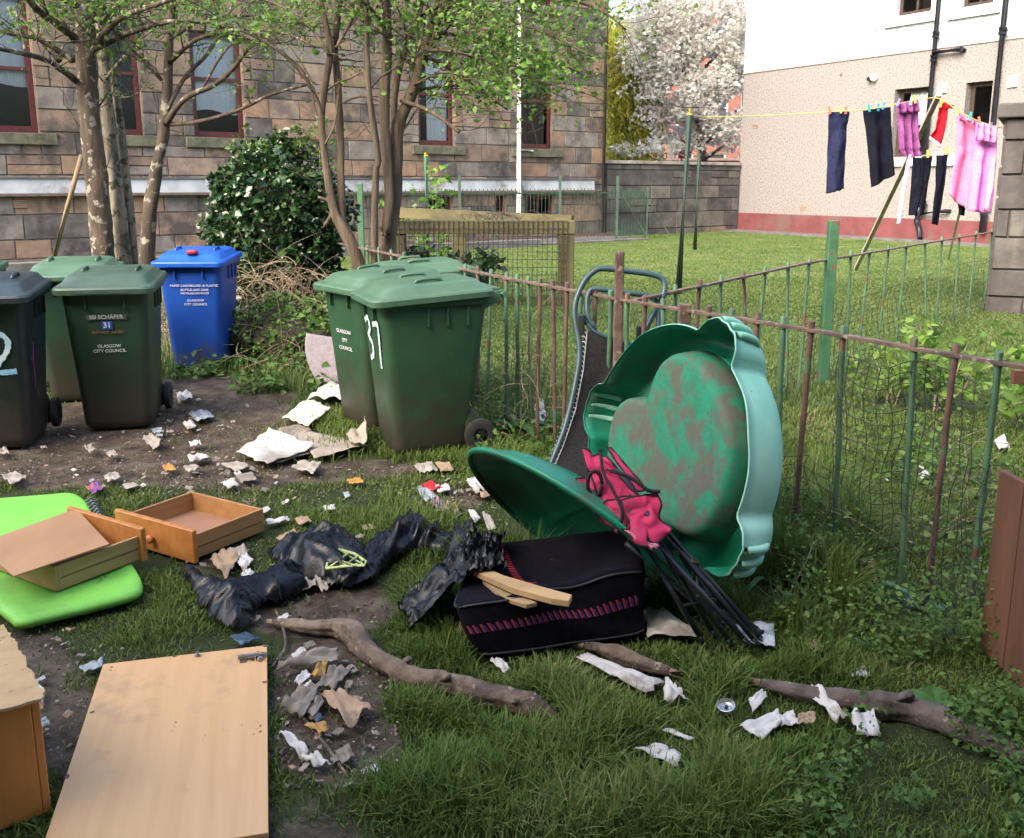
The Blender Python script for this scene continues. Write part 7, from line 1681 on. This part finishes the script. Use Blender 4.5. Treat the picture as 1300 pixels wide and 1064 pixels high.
 ('flat_box', [(292, 810), (312, 804), (332, 812), (306, 822)], BLP, 'dark blue black flat plastic box just behind the beech door', .02, 'box'),
 ('card_scrap', [(100, 848), (132, 838), (130, 848), (108, 856)], CLR, 'pale glassy shard left of the beech door', .02, 'glass'),
 ('paper_ball', [(44, 886), (48, 868), (58, 878), (54, 895)], WHT, 'white torn paper beside the pine chest', .05, 'paper'),
 ('card_scrap', [(1165, 604), (1176, 598), (1182, 604), (1170, 610)], WHT, 'white scrap in the grass between the two railings', .02, 'paper'),
 ('card_scrap', [(1262, 560), (1274, 552), (1282, 570), (1268, 572)], WHT, 'pale scrap behind the brown plank panel', .02, 'paper'),
 ('card_scrap', [(678, 520), (688, 514), (696, 532), (686, 546)], CLR, 'bluish plastic caught at the foot of the near railing', .12, 'plastic'),
]
for i, (nm, q, mat, lab, bow, cat) in enumerate(S):
    sheet(nm, q, lab, mat, cat, z=.012, bow=bow, seed=20+i, n=10, sol=.0025)
q = gp(922, 898, .02); t = thing('tealight_cup', (q.x, q.y, .015), 'round silver tealight cup in the grass', 'tealight', rot=(R(14), R(-8), 0))
mb = MB(); n = 28
mb.loft([[(r_*math.cos(2*math.pi*k/n), r_*math.sin(2*math.pi*k/n), z) for k in range(n)] for r_, z in ((.024, 0), (.026, .014), (.0275, .016), (.026, .0165), (.0235, .004), (.01, .003))]); mb.build('cup', M('aluminium', (.7, .7, .7), (.5, .5, .5), 20, .3, .1, .001, metal=.9), t, smooth=True, angle=50)
mb = MB(); mb.tube([(0, 0, .003), (.002, 0, .01)], .006, 8); mb.build('wick', WB, t)
# smaller scraps and crumbs trodden into the mud
rn = random.Random(12); k = 0; PR = []
for mat in (WHT, PTAN, TANC, CLR, GRC): 
    for v in range(2):
        mb = MB(); s_ = rn.uniform(.010, .017)
        mb.grid(lambda u, w_: (s_*(u-.5)*2*(1+.3*noise.noise(Vector((w_*3, v, 1)))), s_*(w_-.5)*1.4*(1+.4*noise.noise(Vector((u*3, v, 5)))), .004+s_*.5*abs(noise.noise(Vector((u*2, w_*2, v*3))))), 4, 4); PR.append(mb.build('litter_scrap', mat, None, solid=.0015))
regs = [(0, 300, 545, 620, 50), (200, 330, 495, 560, 26), (300, 600, 590, 640, 34), (0, 130, 790, 960, 14), (350, 480, 820, 1000, 26), (240, 460, 680, 790, 18), (180, 300, 600, 640, 10), (560, 640, 600, 690, 10), (1040, 1200, 560, 700, 6)]
for x0, x1, y0, y1, n in regs:
    for _ in range(n):
        src = rn.choices(PR, [1, 1, 3, 3, 2, 2, 1.5, 1.5, 3, 3])[0]; o = src.copy(); COL.objects.link(o); o.location = gp(rn.uniform(x0, x1), rn.uniform(y0, y1), .002); o.rotation_euler = (rn.uniform(-.5, .5), rn.uniform(-.5, .5), rn.uniform(0, 6.28)); s_ = rn.uniform(.6, 1.5); o.scale = (s_, s_, s_)
        tag(o, 'small torn scrap of paper or card trodden into the mud and grass', 'scrap', 'small scraps scattered over the mud and grass')
for o in PR: bpy.data.objects.remove(o)
V = []; 
for _ in range(5200):
    x0, x1, y0, y1, n = rn.choices(regs, [r[4] for r in regs])[0]; p = gp(rn.uniform(x0-30, x1+30), rn.uniform(y0, y1)); V.append((p.x, p.y, -.002))
pts = np.array(V); 
cr = leaves('litter_crumbs', pts, .010, leafmat('crumb', [(.05, .04, .03), (.13, .10, .075), (.22, .18, .14), (.09, .07, .05), (.35, .32, .28)], .8, .0), None, aspect=1.3, droop=.0, nrm=np.tile([0, 0, 1.5], (len(pts), 1)), jit=.6)
tag(cr, kind='stuff')
